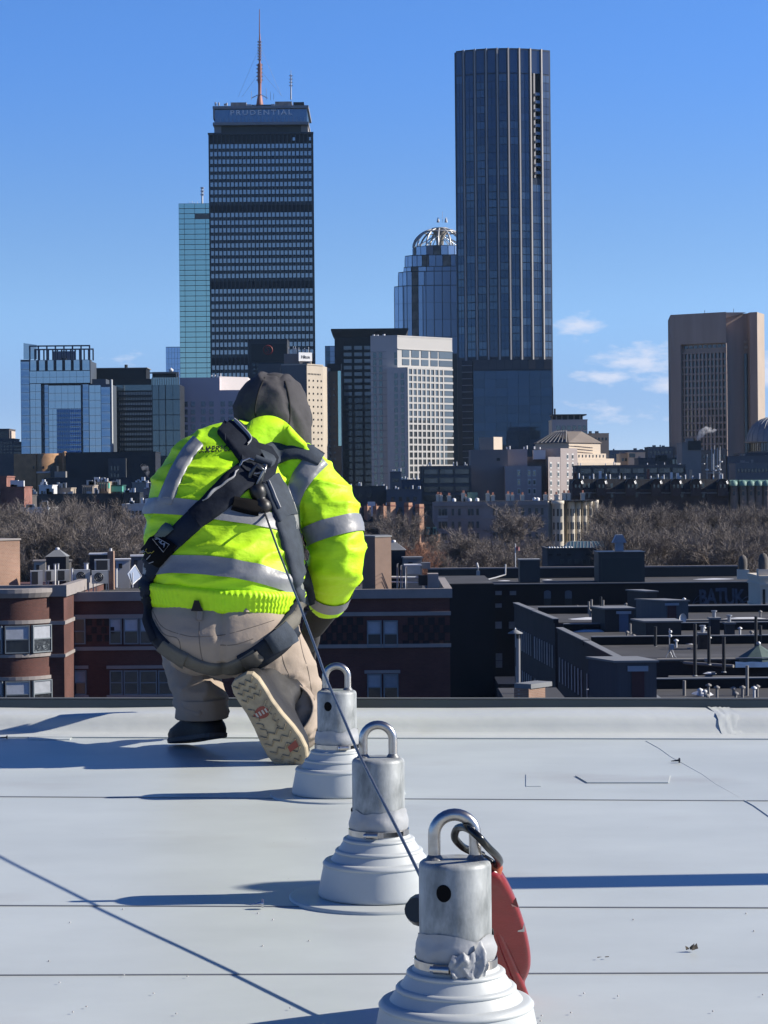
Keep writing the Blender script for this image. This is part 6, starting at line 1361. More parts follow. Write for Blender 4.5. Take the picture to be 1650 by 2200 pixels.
# sheds
M_shed = mat('slate_sheet', (0.085, 0.10, 0.12), 0.6, 0.1, 0.8, stretch=(6, 6, 0.2)); M_shed2 = mat('black_sheet', (0.028, 0.028, 0.03), 0.7, 0.15, 0.8)
M_drr = mat('oxblood_door', (0.055, 0.014, 0.02), 0.6, 0.15, 1.0); M_drb = mat('slate_blue_door', (0.09, 0.13, 0.21), 0.6, 0.1, 1.0)
def shed(a, b_, yt, yb, dd, wallm, door, lab, z0_=zt0, skew=-0.6, dep=2.6):
    T = Thing('stair_shed', lab, 'shed', (PX((a+b_)/2, dd, yb), dd+dep/2, z0_), 'stair sheds on the terrace roofs')
    x0, x1, z1_ = PX(a, dd, yb), PX(b_, dd, yb), PZ(yt, dd, (a+b_)/2)
    poly = [(x0, dd), (x1, dd), (x1+skew, dd+dep), (x0+skew-0.4, dd+dep)]
    T.part('wall', MB().prism(poly, z0_, z1_), wallm)
    e = 0.12; T.part('roof', MB().frustum([(x0-e, dd-e), (x1+e, dd-e), (x1+skew+e, dd+dep+e), (x0+skew-0.4-e, dd+dep+e)], z1_, [(x0-e, dd-e), (x1+e, dd-e), (x1+skew+e, dd+dep+e), (x0+skew-0.4-e, dd+dep+e)], z1_+0.1), M_rfg)
    if door:
        da, db, dm = door; o = T.part('door', MB().box(PX(da, dd, yb-30), PX(db, dd, yb-30), dd-0.05, dd-0.004, z0_+0.02, z0_+(z1_-z0_)*0.8), dm)
        T.part('door_head', MB().box(PX(da, dd, yb-30)-0.2, PX(db, dd, yb-30)+0.2, dd-0.08, dd-0.004, z0_+(z1_-z0_)*0.8, z0_+(z1_-z0_)*0.92), M_cw, o)
    return T
shed(1325, 1411, 1423, 1492, 108.5, mat('plum_sheet', (0.075, 0.075, 0.09), 0.7, 0.12, 1.0, stretch=(8, 8, 0.2)), (1357, 1384, M_drr), 'plum-grey stair shed with dark red door in the middle', z0_=zt0-0.55, skew=-0.75, dep=2.6)
shed(1300, 1362, 1309, 1364, 155, M_shed2, (1330, 1350, M_drb), 'black stair shed with slate-blue door', skew=-0.3)
shed(1432, 1479, 1292, 1338, 166.8, M_shed, (1434, 1453, M_drr), 'slate-grey stair shed with oxblood door and dish in front', skew=-1.6)
shed(1392, 1412, 1272, 1331, 170, M_shed2, None, 'slate-grey shed with brown flank tucked behind the oxblood-doored shed', skew=-0.9)
shed(1388, 1464, 1337, 1388, 144, M_shed2, None, 'low windowless black roof box behind the antenna tripod', skew=-0.2)
def chim(a, b_, yt, yb, dd, m, lab):
    T = Thing('brick_chimney', lab, 'chimney', (PX((a+b_)/2, dd, yb), dd+0.5, zt0)); x0, x1, z1_ = PX(a, dd, yb), PX(b_, dd, yb), PZ(yt, dd, a)
    T.part('stack', MB().box(x0, x1, dd, dd+0.9, zt0, z1_), m); T.part('cap', MB().box(x0-0.08, x1+0.08, dd-0.08, dd+0.98, z1_, z1_+0.12), M_rfg); xm = (x0+x1)/2
    T.part('flue_cap', MB().cyl((xm, dd+0.45, z1_+0.12), (xm, dd+0.45, z1_+0.5), 0.12, n=8).cyl((xm, dd+0.45, z1_+0.5), (xm, dd+0.45, z1_+0.58), 0.2, n=8), M_steel)
M_ch1 = brickmat('sooty_brick', (0.07, 0.06, 0.062), (0.06, 0.052, 0.055), (0.08, 0.07, 0.07))
chim(1527, 1547, 1331, 1380, 147, M_ch1, 'grey square chimney with steel cowl, farther of the pair'); chim(1560, 1579, 1341, 1386, 145, M_ch1, 'sooty brick chimney with steel cowl beside the grey one'); chim(1503, 1521, 1364, 1404, 138, mat('rusty_stack', (0.075, 0.048, 0.035), 0.9, 0.4, 2.0), 'stubby rust-brown chimney stack')
for i, (p, yt, yb, m_) in enumerate(((1493, 1340, 1452, 0), (1523, 1346, 1428, 0), (1555, 1368, 1444, 0), (1408, 1346, 1390, 0), (1605, 1430, 1496, 1), (1470, 1462, 1496, 1), (1287, 1467, 1497, 1), (1322, 1475, 1497, 1), (1624, 1324, 1392, 0), (1634, 1344, 1384, 0), (1291, 1282, 1320, 0), (1271, 1288, 1318, 1), (1265, 1292, 1320, 1), (1296, 1289, 1312, 1), (1466, 1318, 1334, 1), (1354, 1340, 1362, 1), (1240, 1300, 1312, 1), (1579, 1303, 1316, 1), (1516, 1302, 1312, 1))):
    zz_ = zt0 if yb < 1470 else zt0-0.55; dd = min(186.0, (ZC-zz_)*F/(yb-HY+(p-CX)*ROLL)); k_ = i
    T = Thing('vent_pipe', ('tall black soil pipe standing on the terrace roofs' if m_ == 0 else 'short pale soil pipe standing on the terrace roofs'), 'pipe', W(p, yb, dd), 'black soil pipes' if m_ == 0 else 'pale soil pipes')
    r = 0.085 if m_ else 0.1
    T.part('pipe', MB().cyl(W(p, yb+1, dd), W(p, yt, dd), r, n=8), M_black if m_ == 0 else M_conc); T.part('collar', MB().cyl(W(p, yb+0.5, dd), W(p, yb-2, dd), r*1.6, r*1.1, n=8), M_rfg)
T = Thing('satellite_dish', 'white satellite dish leaning by the slate-grey shed', 'dish', W(1467, 1340, 164))
c = W(1467, 1329, 164); b = MB(); rows = []
for k in range(5): rr = 0.34*k/4; rows.append([c+Vector((rr*math.cos(q)*0.8, 0.1-0.35*rr*rr*4+0.15*rr*math.cos(q), rr*math.sin(q)*1.15)) for q in [2*math.pi*i/18 for i in range(18)]])
T.part('reflector', b.grid(rows, True, True), M_white); T.part('stand', MB().cyl(c+Vector((0, 0.2, 0)), c+Vector((0.05, 0.3, -0.45)), 0.03, n=6), M_steel)
T = Thing('antenna_tripod', 'antenna mast on a tripod with grey box and white drums', 'antenna', W(1438, 1418, 132)); dd = 132.0
T.part('mast', MB().cyl(W(1438, 1400, dd), W(1438, 1350, dd), 0.035, n=6), M_steel)
for q in (-9, 10, 3): T.part('leg', MB().cyl(W(1438, 1396, dd), W(1438+q, 1418+q*0.1, dd+(0.3 if q == 3 else -0.2)), 0.025, n=5), M_steel)
T.part('box', MB().box(PX(1440, dd, 1390), PX(1448, dd, 1390), dd-0.1, dd+0.1, PZ(1395, dd, 1444), PZ(1384, dd, 1444)), M_cw)
for y in (1357, 1366): T.part('drum_antenna', MB().cyl(W(1439, y, dd-0.12), W(1441, y, dd+0.05), 0.09, n=12), M_white)
T.part('cable', MB().tube([W(1444, 1395, dd), W(1450, 1410, dd-0.1), W(1460, 1418, dd-0.2), W(1478, 1416, dd-0.2), W(1492, 1414, dd)], 0.02, 5), M_white)
T = Thing('roof_lantern', 'green copper roof lantern with octagonal hips', 'skylight', W(1626, 1415, 128)); c = W(1630, 1416, 128.5)
M_cpd = mat('dull_copper', (0.10, 0.15, 0.135), 0.7, 0.2, 2.0); T.part('base', MB().lathe((c.x, c.y, c.z), [(1.15, -0.3), (1.15, 0.12)], 8, False), M_cpd); T.part('hips', MB().lathe((c.x, c.y, c.z), [(1.22, 0.12), (0.9, 0.32), (0.14, 0.78), (0.12, 0.85)], 8, False), M_cpd); T.part('knob', MB().lathe((c.x, c.y, c.z+0.85), [(0.12, 0), (0.14, 0.1), (0.02, 0.2)], 8), M_steel)
T = Thing('tarpaulin', 'blue tarpaulin bundle lying on the terrace roof', 'tarpaulin', W(1620, 1440, 125)); rows = []
for j in range(5): rows.append([W(1580+20*i, 0, 1) and Vector((PX(1580+16*i, 124+j*0.5, 1440), 124+j*0.5, zt0+0.05+0.28*math.sin(math.pi*j/4)*(0.5+0.5*abs(math.sin(i*1.7+j))))) for i in range(6)])
T.part('sheet', MB().grid(rows), mat('tarp_blue', (0.05, 0.10, 0.20), 0.5, 0.3, 1.5)); T.part('rope', MB().cyl(rows[2][0]+Vector((0, 0, 0.2)), rows[2][5]+Vector((0, 0, 0.2)), 0.03, n=5), M_steel)
for i, (pa, ya_, pb_, yb_, r, lab) in enumerate(((1413, 1424, 1576, 1435, .10, 'pale conduit lying across the terrace roof near the red-doored shed'), (1436, 1457, 1602, 1457, .07, 'thin pale rail in front of the conduit'), (1480, 1324, 1560, 1324, .06, 'pale pipe along the roof beside the dish'), (1455, 1403, 1480, 1402, .05, 'short pale bar lying by the tripod'))):
    da, db = (ZC-zt0)*F/(ya_-HY), (ZC-zt0)*F/(yb_-HY)
    T = Thing('roof_conduit', lab, 'pipe', W(pa, ya_, da)); T.part('pipe', MB().cyl(W(pa, ya_, da)+Vector((0, 0, r)), W(pb_, yb_, db)+Vector((0, 0, r)), r, n=6), M_conc)
    T.part('saddle', MB().box(W((pa+pb_)/2, 0, da).x-0.1, W((pa+pb_)/2, 0, da).x+0.1, (da+db)/2-0.15, (da+db)/2+0.15, zt0+0.04, zt0+2*r+0.03), M_rfg)
for i, (p, y, w_, l_, lab) in enumerate(((1230, 1312, 26, 0.7, 'bright snow strip by the first parapet'), (1285, 1331, 66, 0.9, 'long snow strip before the blue-doored shed'), (1270, 1358, 40, 0.8, 'snow strip beside the diagonal coping'), (1480, 1385, 10, 0.5, 'small snow patch at the black roof box'), (1525, 1449, 14, 0.4, 'thin snow patch near the pale rail'), (1510, 1493, 22, 1.2, 'domed snow heap near the parapet'), (1600, 1331, 45, 0.8, 'snow strip below the graffiti wall'), (1610, 1345, 40, 0.7, 'snow strip between the chimneys and the cream gable'), (1330, 1385, 8, .4, 'tiny snow patch on the diagonal roof'), (1300, 1482, 40, .5, 'bluish snow strip by the red-doored shed'))):
    zz_ = zt0 if y < 1470 else zt0-0.55; dd = (ZC-zz_)*F/(y-HY+(p-CX)*ROLL); x = PX(p, dd, y); hw = w_*dd/F
    single('snow_patch', MB().add([(x+hw*math.cos(q)*(1+0.1*math.sin(5*q+i)), dd+l_*math.sin(q)*(1+0.25*math.cos(3*q+i)), zz_+0.05) for q in [2*math.pi*k/20 for k in range(20)]]+[(x+hw*0.4*s_, dd, zz_+0.10+l_*0.1) for s_ in (-1, 1)], [(k, (k+1) % 20, 21 if math.cos(2*math.pi*(k+0.5)/20) > 0 else 20) for k in range(20)]+[(5, 21, 20), (15, 20, 21)]), M_white, lab, 'snow')
# low annex, then a flue with conical cap close by
T = Thing('brick_annex', 'low dark brick annex under the steel flue', 'building', (PX(1150, 98, 1500), 98, 0)); zan = PZ(1501, 98, 1150)
T.part('wall', MB().box(PX(1080, 98, 1500), PX(1215, 98, 1500), 94, 103, 0, zan), M_nb); T.part('roof', MB().box(PX(1082, 98, 1500), PX(1213, 98, 1500), 94.2, 102.8, zan, zan+.05), M_tar)
d = 100.0
T = Thing('steel_flue', 'tall pale steel flue with conical cap before the terrace', 'chimney', W(1113, 1500, d))
T.part('stack', MB().cyl(Vector((PX(1113, d, 1440), d, zan)), W(1113, 1372, d), 0.098, n=16), mat('flue_grey', (0.30, 0.30, 0.31), 0.5, 0.1)); T.part('collar', MB().cyl(W(1113, 1374, d), W(1113, 1362, d), 0.075, n=12), M_dark)
T.part('cap', MB().lathe(W(1107, 1361, d), [(0.34, 0), (0.34, 0.03), (0.05, 0.18), (0.02, 0.2)], 16), M_rfg); T.part('knob', MB().lathe(W(1107, 1353, d), [(0.03, 0), (0.04, 0.05), (0.01, 0.09)], 8), M_white)
T = Thing('brick_pier', 'low broken brick pier with slanted stone cap by the flue', 'pier', W(1155, 1490, 96)); d = 96.0
wv = Wall((PX(1136, d, 1480), d), (PX(1180, d+1.2, 1480), d+1.2)); T.part('pier', MB().obox(wv.A, wv.d, 0, wv.L*0.8, -0.8, 0, zan, PZ(1480, d, 1155)), M_cb); T.part('cap', MB().obox(wv.A, wv.d, 0.1, wv.L*1.1, -0.85, 0.05, PZ(1480, d, 1155), PZ(1470, d, 1155)), M_rfg)

# scattered mushroom vents on the terrace roofs
rv = random.Random(21)
for k in range(26):
    dd = rv.choice((rv.uniform(110, 117), rv.uniform(131, 155), rv.uniform(167, 187))); x = rv.uniform(16, dd*825/F*0.98); zz_ = (zt0 if dd > 120 else zt0-0.55)+.03; h_ = rv.uniform(.25, .7)
    T = Thing('roof_vent', 'small mushroom vent dotted over the dark terrace roofs', 'vent', (x, dd, zz_), 'mushroom vents on the terrace roofs'); m_ = M_conc if k % 3 else M_white
    T.part('stem', MB().cyl((x, dd, zz_), (x, dd, zz_+h_), .07, n=8), m_); T.part('cap', MB().lathe((x, dd, zz_+h_), [(.16, -.05), (.15, .02), (.02, .09)], 10), m_)
# ================================================================== the white roof we stand on
M_tpo = mat('white_membrane', (0.585, 0.632, 0.615), 0.42, 0.09, 1.6, bump=0.0015, bscale=5.0, spec=0.35, wear=((0.43, 0.425, 0.40), 1.3, 0.565, 0.50), detail=9, stretch=(1, 1.5, 1))
M_tpo2 = mat('flashing_membrane', (0.65, 0.685, 0.665), 0.42, 0.05, 3.0, bump=0.004, bscale=6.0, spec=0.35, wear=((0.50, 0.47, 0.40), 1.6, 0.60, 0.45))
M_cope = mat('zinc_coping', (0.055, 0.07, 0.068), 0.35, 0.12, 1.5, spec=0.6)
def G(px, py, h=0.0):
    """point on the roof under a photo pixel"""
    v = (py-HY)+(px-CX)*ROLL; dd = (0.80-h)*F/v; return W(px, py, dd)
roof = Thing('roof_deck', None, None, (0, 3, ROOF))
tag(roof.o, kind='structure')
xe = 7.0
def seamY(pl, pr):
    a, b = G(*pl), G(*pr); k = (b.y-a.y)/(b.x-a.x); return lambda x: a.y+k*(x-a.x)
s1, s2, s3, s4 = seamY((0, 2096), (1650, 2091)), seamY((0, 1949), (1650, 1954)), seamY((0, 1716), (1650, 1725)), seamY((0, 1582), (1650, 1586))
def sheet(f0, f1, z, nm='membrane_sheet', x0=-xe, x1=xe):
    n = 28; b = MB(); top = []; 
    xs = [x0+(x1-x0)*i/n for i in range(n+1)]
    wob = [0.004*noise.noise(Vector((x*2.3, z*900, 0))) for x in xs]
    fr = [Vector((x, f0(x)+w, z)) for x, w in zip(xs, wob)]; bk = [Vector((x, f1(x), z)) for x in xs]; lo = [Vector((p.x, p.y, z-0.012)) for p in fr]
    b.grid([lo, fr, bk], False); return roof.part(nm, b, M_tpo)
sheet(lambda x: -5.0, lambda x: s1(x)+0.10, ROOF)
sheet(s1, lambda x: s2(x)+0.10, ROOF+0.0022)
sheet(s2, lambda x: s3(x)+0.10, ROOF+0.0044)
sheet(s3, lambda x: s4(x)+0.3, ROOF+0.0066)
M_lap = mat('lap_sealant', (0.30, 0.31, 0.33), 0.6, 0.2, 5.0)
for k, s_ in enumerate((s1, s2, s3)):                       # the cut edge of each lap
    roof.part('lap_edge', MB().tube([(x, s_(x)-0.001, ROOF+0.0022*(k+0.5)) for x in [-xe+2*xe*i/40 for i in range(41)]], 0.0013, 4), M_lap)
# raised edge: fillet, upstand, top flange, zinc strip
prof = [(-0.10, 0.0072), (0.0, 0.0075), (0.035, 0.018), (0.055, 0.034), (0.075, 0.050), (0.10, 0.059), (0.16, 0.062), (0.33, 0.063)]
n = 60; rows = []
for (o, z) in prof:
    rows.append([Vector((x, s4(x)+o+0.006*noise.noise(Vector((x*1.7, o*9, 3))), ROOF+z+(0.007*noise.noise(Vector((x*2.1, o*14, 7))) if z > 0.01 else 0))) for x in [-xe+2*xe*i/n for i in range(n+1)]])
roof.part('edge_flashing', MB().grid(rows), M_tpo2)
lap = [[Vector((x, s4(x)-0.10-0.0, ROOF+0.0005)), Vector((x, s4(x)-0.10, ROOF+0.0105)), Vector((x, s4(x)-0.0, ROOF+0.0108)), Vector((x, s4(x)+0.02, ROOF+0.014))] for x in [-xe+2*xe*i/n for i in range(n+1)]]
roof.part('flashing_lap', MB().grid([[c[k] for c in lap] for k in range(4)], False), M_tpo2)
cop = [(0.315, 0.055), (0.318, 0.088), (0.326, 0.0915), (0.36, 0.0915), (0.37, 0.08), (0.37, -0.2)]
roof.part('zinc_edge', MB().grid([[Vector((x, s4(x)+o, ROOF+z)) for x in (-xe, 0, xe)] for o, z in cop], False), M_cope)
roof.part('zinc_lip', MB().tube([(x, s4(x)+0.323, ROOF+0.0925) for x in (-xe, 0, xe)], 0.0035, 6), M_rfg)
roof.part('structure_below', MB().box(-xe, xe, -5, 7.2, 0, ROOF-0.02), M_conc)
# crumpled lap joint and T-patch on the upstand
rows = []
for j, (o, z) in enumerate(prof[1:]):
    rows.append([Vector((G(1540, 1560).x-0.035+0.07*i/10, s4(1.0)+o-0.004, ROOF+z+0.003+0.004*noise.noise(Vector((i*0.9, j*1.1, 1))))) + Vector((0.006*noise.noise(Vector((j*1.3, i*0.2, 5))), -0.005*abs(noise.noise(Vector((i*1.1, j*0.8, 9)))), 0)) for i in range(11)])
roof.part('flashing_patch', MB().grid(rows), M_tpo2)
def patch(name, pxs, t=0.004, m=M_tpo):
    pts = [G(*p, h=0.0068) for p in pxs]; z = ROOF+0.0068
    return roof.part(name, MB().prism([(p.x, p.y) for p in pts], z-0.004, z+t), m)
patch('repair_patch', [(1262, 1683), (1436, 1683), (1440, 1667), (1236, 1668)], 0.003)
patch('repair_patch', [(60, 1590), (150, 1590), (160, 1577), (66, 1577)], 0.0026); patch('repair_patch', [(1130, 1690), (1162, 1690), (1158, 1664), (1130, 1664)], 0.0012)
g0, g1 = G(1388, 1597), G(1660, 1762)
roof.part('sheet_end_lap', MB().tube([g0.lerp(g1, k/8)+Vector((0.004*math.sin(k*2.1), 0, 0.0062-0.0015*k/8)) for k in range(9)], 0.0022, 5), M_tpo2)
g2 = G(1760, 2200)
# ------------------------------------------------------------------ litter
M_zs = mat('bright_screw', (0.7, 0.7, 0.72), 0.25, 0.1, metal=0.9)
T = Thing('screw', 'shiny roofing screw lying beside the middle anchor\'s shadow', 'screw', G(555, 1950)); c = G(562, 1949, .006)+Vector((0, 0, 0.007))
T.part('head', MB().cyl(c, c+Vector((0.004, 0, 0)), 0.008, n=12), M_zs); T.part('shank', MB().cyl(c, c+Vector((-0.022, 0.004, -0.003)), 0.0028, 0.001, 8), M_zs)
T = Thing('screw', 'dark roofing screw on the lengthwise lap near the raised edge', 'screw', G(1450, 1640)); c = G(1458, 1638, .008)+Vector((0, 0, 0.006))
T.part('head', MB().cyl(c, c+Vector((0.004, 0, 0)), 0.007, n=12), M_dark); T.part('shank', MB().cyl(c, c+Vector((-0.022, 0.0, -0.002)), 0.003, 0.001, 8), M_dark)
T = Thing('screw', 'black screw lying by the rectangular patch at the raised edge', 'screw', G(8, 1590)); c = G(14, 1588, .008)+Vector((0, 0, 0.006))
T.part('head', MB().cyl(c, c+Vector((0.003, 0, 0)), 0.006, n=10), M_dark); T.part('shank', MB().cyl(c, c+Vector((-0.03, 0.0, -0.002)), 0.0025, 0.001, 8), M_dark)
rg = random.Random(5)
for (px, py, s_, lab) in ((1485, 2046, 0.011, 'curled dry leaf scrap casting a small shadow'), (1290, 2061, 0.008, 'flat dark bark chip near the seam')):
    c = G(px, py, .003)+Vector((0, 0, 0.003)); b = MB()
    for k in range(4 if s_ > .01 else 2):
        a = c+Vector((rg.uniform(-1, 1)*s_*1.1, rg.uniform(-1, 1)*s_*.6, 0)); b.add([a, a+Vector((s_*rg.uniform(.5, 1), 0.2*s_, s_*rg.uniform(0, .2))), a+Vector((s_*rg.uniform(.3, .8), .3*s_, s_*rg.uniform(.4, 1.1) if s_ > .01 else s_*.2)), a+Vector((-.1*s_, .2*s_, s_*rg.uniform(.2, .7) if s_ > .01 else s_*.15)), a+Vector((s_*.3, .6*s_, .1*s_))], [(0, 1, 2, 3), (1, 4, 2), (0, 4, 1), (3, 2, 4)])
    single('debris', b, mat('dry_leaf', (0.09, 0.075, 0.055), 0.8, 0.3, 40), lab, 'debris')
single('grit', (lambda b: [b.lathe((lambda g: (g.x, g.y, ROOF+0.003))(G(rg.uniform(100, 1640), 1650+550*rg.random()**0.7)), [(0.0018, 0), (0.0015, 0.0012), (0.0002, 0.002)], 5) for _ in range(45)] and b)(MB()), mat('grit_grey', (0.42, 0.41, 0.40), 0.6, 0.4, 30), None, None, kind='stuff')

# ================================================================== roof anchors
M_galv = mat('galvanised_steel', (0.25, 0.28, 0.285), 0.58, 0.38, 30.0, metal=0.2, bump=0.0006, bscale=60, c2=(0.52, 0.55, 0.555), wear=((0.72, 0.74, 0.74), 22.0, 0.60, 0.5), detail=8, stretch=(1, 1, 0.45))
M_inox = mat('stainless_bar', (0.62, 0.59, 0.55), 0.30, 0.2, 30.0, metal=1.0, bump=0.0003, bscale=120, wear=((0.32, 0.30, 0.28), 25, 0.60, 0.5))
M_boot = mat('pipe_boot', (0.555, 0.59, 0.59), 0.45, 0.04, 9.0, spec=0.35, bump=0.0006, bscale=25, wear=((0.44, 0.44, 0.43), 7.0, 0.62, 0.5))
M_tape = mat('sealing_tape', (0.40, 0.415, 0.43), 0.5, 0.12, 25, bump=0.003, bscale=22)
M_hole = mat('plug_black', (0.006, 0.006, 0.007), 0.8, 0.2, spec=0.1)
def anchor(px, py, dd, label, seed, hole=None, flap=False, clamp_a=-1.6):
    x, y = W(px, py, dd).x, dd; rg = random.Random(seed)
    T = Thing('roof_anchor', label, 'roof anchor', (x, y, ROOF), 'roof tie-back anchors in a row')
    c = Vector((x, y, ROOF+0.004)); mm = 0.9027e-3
    r0 = 0.175
    T.part('base_patch', MB().lathe(c, [(r0, -0.002), (r0, 0.0042), (r0-0.004, 0.0052), (0.02, 0.0054)], 48), M_tpo)
    pf = [(128, 0.006), (131, 0.008), (130.5, 0.02), (119.5, 0.066), (119, 0.070), (117, 0.0735), (112, 0.0745), (104, 0.0755), (103, 0.077), (101, 0.080), (92, 0.0895), (91.5, 0.093), (89, 0.0955), (86, 0.0965), (85, 0.099), (75, 0.1115), (73.5, 0.116), (71, 0.1185), (66, 0.120), (63, 0.126), (61, 0.132), (60.5, 0.136)]
    bt_ = MB(); segs_ = [[(126, 0.0055), (131, 0.007), (131.5, 0.010), (130.5, 0.016), (119.5, 0.0645)], [(119.5, 0.0645), (121, 0.0655), (121.3, 0.0685), (119.5, 0.0705)], [(119.5, 0.0705), (117, 0.0735), (113, 0.0748), (104, 0.0752)], [(104, 0.0752), (102, 0.0775), (93, 0.0885)], [(93, 0.0885), (94.5, 0.0895), (94.3, 0.0925), (91.5, 0.0950), (87, 0.0958)], [(87, 0.0958), (85, 0.098), (76, 0.1105)], [(76, 0.1105), (77.5, 0.1115), (77, 0.1145), (74, 0.1168), (69, 0.1175)], [(69, 0.1175), (65.5, 0.120), (63, 0.126), (61, 0.132), (60.5, 0.136)]]
    for sg_ in segs_: bt_.lathe(c, [(r*mm, z) for r, z in sg_], 72)
    T.part('boot', bt_, M_boot)
    b = MB(); n = 56; rows = []
    for k in range(9):
        t = k/8; z = 0.126+0.043*t; rows.append([])
        for i in range(n):
            q = 2*math.pi*i/n; w_ = 0.0035*abs(noise.noise(Vector((math.cos(q)*2.4+seed, math.sin(q)*2.4, t*2.2))))*(1.4-abs(t-0.5)) ; edge = 0.010*noise.noise(Vector((math.cos(q)*1.8, math.sin(q)*1.8+seed, 2))) if k == 8 else 0
            r = (0.0525+0.0035*math.sin(math.pi*min(1, t*1.15))*(1 if t < .9 else .6))+w_; rows[-1].append(c+Vector((r*math.cos(q), r*math.sin(q), z+edge)))
    T.part('tape_wrap', b.grid(rows, True, True), M_tape)
    # worm-drive clamp
    cl = T.part('clamp', MB().lathe(c, [(0.0575, 0.122), (0.0588, 0.1225), (0.0588, 0.1335), (0.0575, 0.134)], 56, False), M_inox)
    ca = clamp_a; cp = c+Vector((0.0615*math.cos(ca), 0.0615*math.sin(ca), 0.128)); tg = Vector((-math.sin(ca), math.cos(ca), 0)); nr = Vector((math.cos(ca), math.sin(ca), 0))
    T.part('clamp_housing', MB().cyl(cp-tg*0.013, cp+tg*0.010, 0.0062, n=10), M_inox, cl); T.part('clamp_screw', MB().cyl(cp-tg*0.018, cp-tg*0.013, 0.0048, n=6), M_zs, cl)
    b = MB()
    for k in range(26): q = ca+0.35+k*0.03; p = c+Vector((0.0592*math.cos(q), 0.0592*math.sin(q), 0.128)); b.cyl(p+Vector((0, 0, -0.0045)), p+Vector((0, 0, 0.0045)), 0.0006, n=4)
    T.part('clamp_teeth', b, M_dark, cl)
    # post
    R_ = 0.051
    T.part('post', MB().lathe(c, [(R_, 0.13), (R_, 0.262), (R_-0.0015, 0.2665), (R_-0.005, 0.2695), (R_-0.009, 0.2705), (0.0005, 0.271)], 56), M_galv)
    if hole:
        q, hz = hole; rr = 0.0108; b = MB(); vs = []
        for i in range(24):
            a = 2*math.pi*i/24; qq = q+rr*math.cos(a)/R_; vs.append(c+Vector(((R_+0.0006)*math.cos(qq), (R_+0.0006)*math.sin(qq), hz+rr*1.12*math.sin(a))))
        vs.append(c+Vector(((R_+0.0008)*math.cos(q), (R_+0.0008)*math.sin(q), hz))); T.part('plug', b.add(vs, [(i, (i+1) % 24, 24) for i in range(24)]), M_hole)
    # U bar
    rb_, hw, leg = 0.0088, 0.0288, 0.040; pts = []
    pts += [(-hw, 0.262), (-hw, 0.271+leg*0.5)]+[(-hw*math.cos(a), 0.271+leg*0.86+hw*math.sin(a)*0.98) for a in [math.pi*i/14 for i in range(15)]]+[(hw, 0.271+leg*0.5), (hw, 0.262)]
    T.part('ring', MB().tube([c+Vector((u, 0.0, z)) for u, z in pts], rb_, 16), M_inox)
    for s_ in (-1, 1): T.part('weld', MB().lathe(c+Vector((s_*hw, 0, 0.2705)), [(0.0135, 0), (0.0115, 0.003), (0.0088, 0.007)], 18), mat('weld_bead', (0.24, 0.25, 0.26), 0.5, 0.4, 90, metal=0.6, bump=0.001, bscale=200))
    if flap:
        rows = []; n2 = 20; m2 = 12
        for j in range(m2+1):
            rows.append([])
            for i in range(n2+1):
                u, v = i/n2, j/m2; q = -1.72+0.80*u+0.10*noise.noise(Vector((v*2.5, 1, u)))
                z = 0.113+0.036*v+(0.006*noise.noise(Vector((u*5, 0, 4)))-0.010*u*(1-v))+0.020*max(0, u-.55)*v*1.8
                r = 0.0600+0.010*math.sin(math.pi*v)*abs(noise.noise(Vector((u*4.2, v*2.2, seed))))*2.2+0.004*abs(noise.noise(Vector((u*9, v*6, 2))))+0.004*math.sin(math.pi*v)
                if v == 0: r += .004
                rows[-1].append(c+Vector((r*math.cos(q), r*math.sin(q), z)))
        T.part('torn_tape', MB().grid(rows, True), M_tape)
    return T, c
A3, c3 = anchor(978, 1930, 3.08, 'closest-built roof anchor holding the red fall arrester, with crumpled torn tape', 3, (-1.92, 0.2315), True, -1.9)
A2, c2 = anchor(813, 1700, 4.247, 'middle roof anchor with bare empty ring, standing between the other two', 9, None, False, -1.75)
A1, c1 = anchor(724, 1540, 5.66, 'roof anchor beside the kneeling worker\'s boot', 14, (-2.02, 0.233), False, -1.25)

# ------------------------------------------------------------------ red self-retracting fall arrester on the first anchor
T = Thing('fall_arrester', 'red-shelled fall arrester block with steel cable, clipped to an anchor ring', 'fall arrester', (c3.x+0.05, c3.y+0.09, ROOF))
M_rs = mat('red_shell', (0.27, 0.010, 0.016), 0.28, 0.12, 30, spec=0.4, wear=((0.5, 0.3, 0.3), 90, 0.72, 0.35), detail=8, bump=0.0003, bscale=200)
M_bs = mat('black_shell', (0.012, 0.012, 0.013), 0.4, 0.2, 20)
dd = 3.19
def DS(y): return 3.16+.25*(y-1862)/288.0          # it hangs from the ring and leans back onto the roof
out_px = [(1062, 1862), (1078, 1872), (1094, 1900), (1110, 1935), (1126, 1980), (1138, 2030), (1141, 2070), (1134, 2095), (1126, 2108), (1131, 2125), (1136, 2150), (1120, 2158), (1085, 2150), (1030, 2120), (975, 2070), (930, 2015), (905, 1970), (905, 1935), (930, 1905), (985, 1880), (1040, 1862)]
def smooth(pts, k=2):
    for _ in range(k):
        q = []
        for i in range(len(pts)):
            a, b = Vector(pts[i]), Vector(pts[(i+1) % len(pts)]); q += [tuple(a.lerp(b, .25)), tuple(a.lerp(b, .75))]
        pts = q
    return pts
ol = smooth(out_px, 2)
pl = [W(p[0], p[1], DS(p[1])) for p in ol]; cen = sum(pl, Vector())/len(pl)
def shell(y_list, m, nm):
    rows = []
    for (oy, k) in y_list: rows.append([Vector((cen.x+(p.x-cen.x)*k, cen.y+(p.y-cen.y)*k+oy+(p.x-cen.x)*0.12, cen.z+(p.z-cen.z)*k)) for p in pl])
    b = MB().grid(rows, True, True); n = len(pl); b.add(rows[-1], [tuple(range(n))]); b.add(rows[0], [tuple(range(n-1, -1, -1))])
    return T.part(nm, b, m)
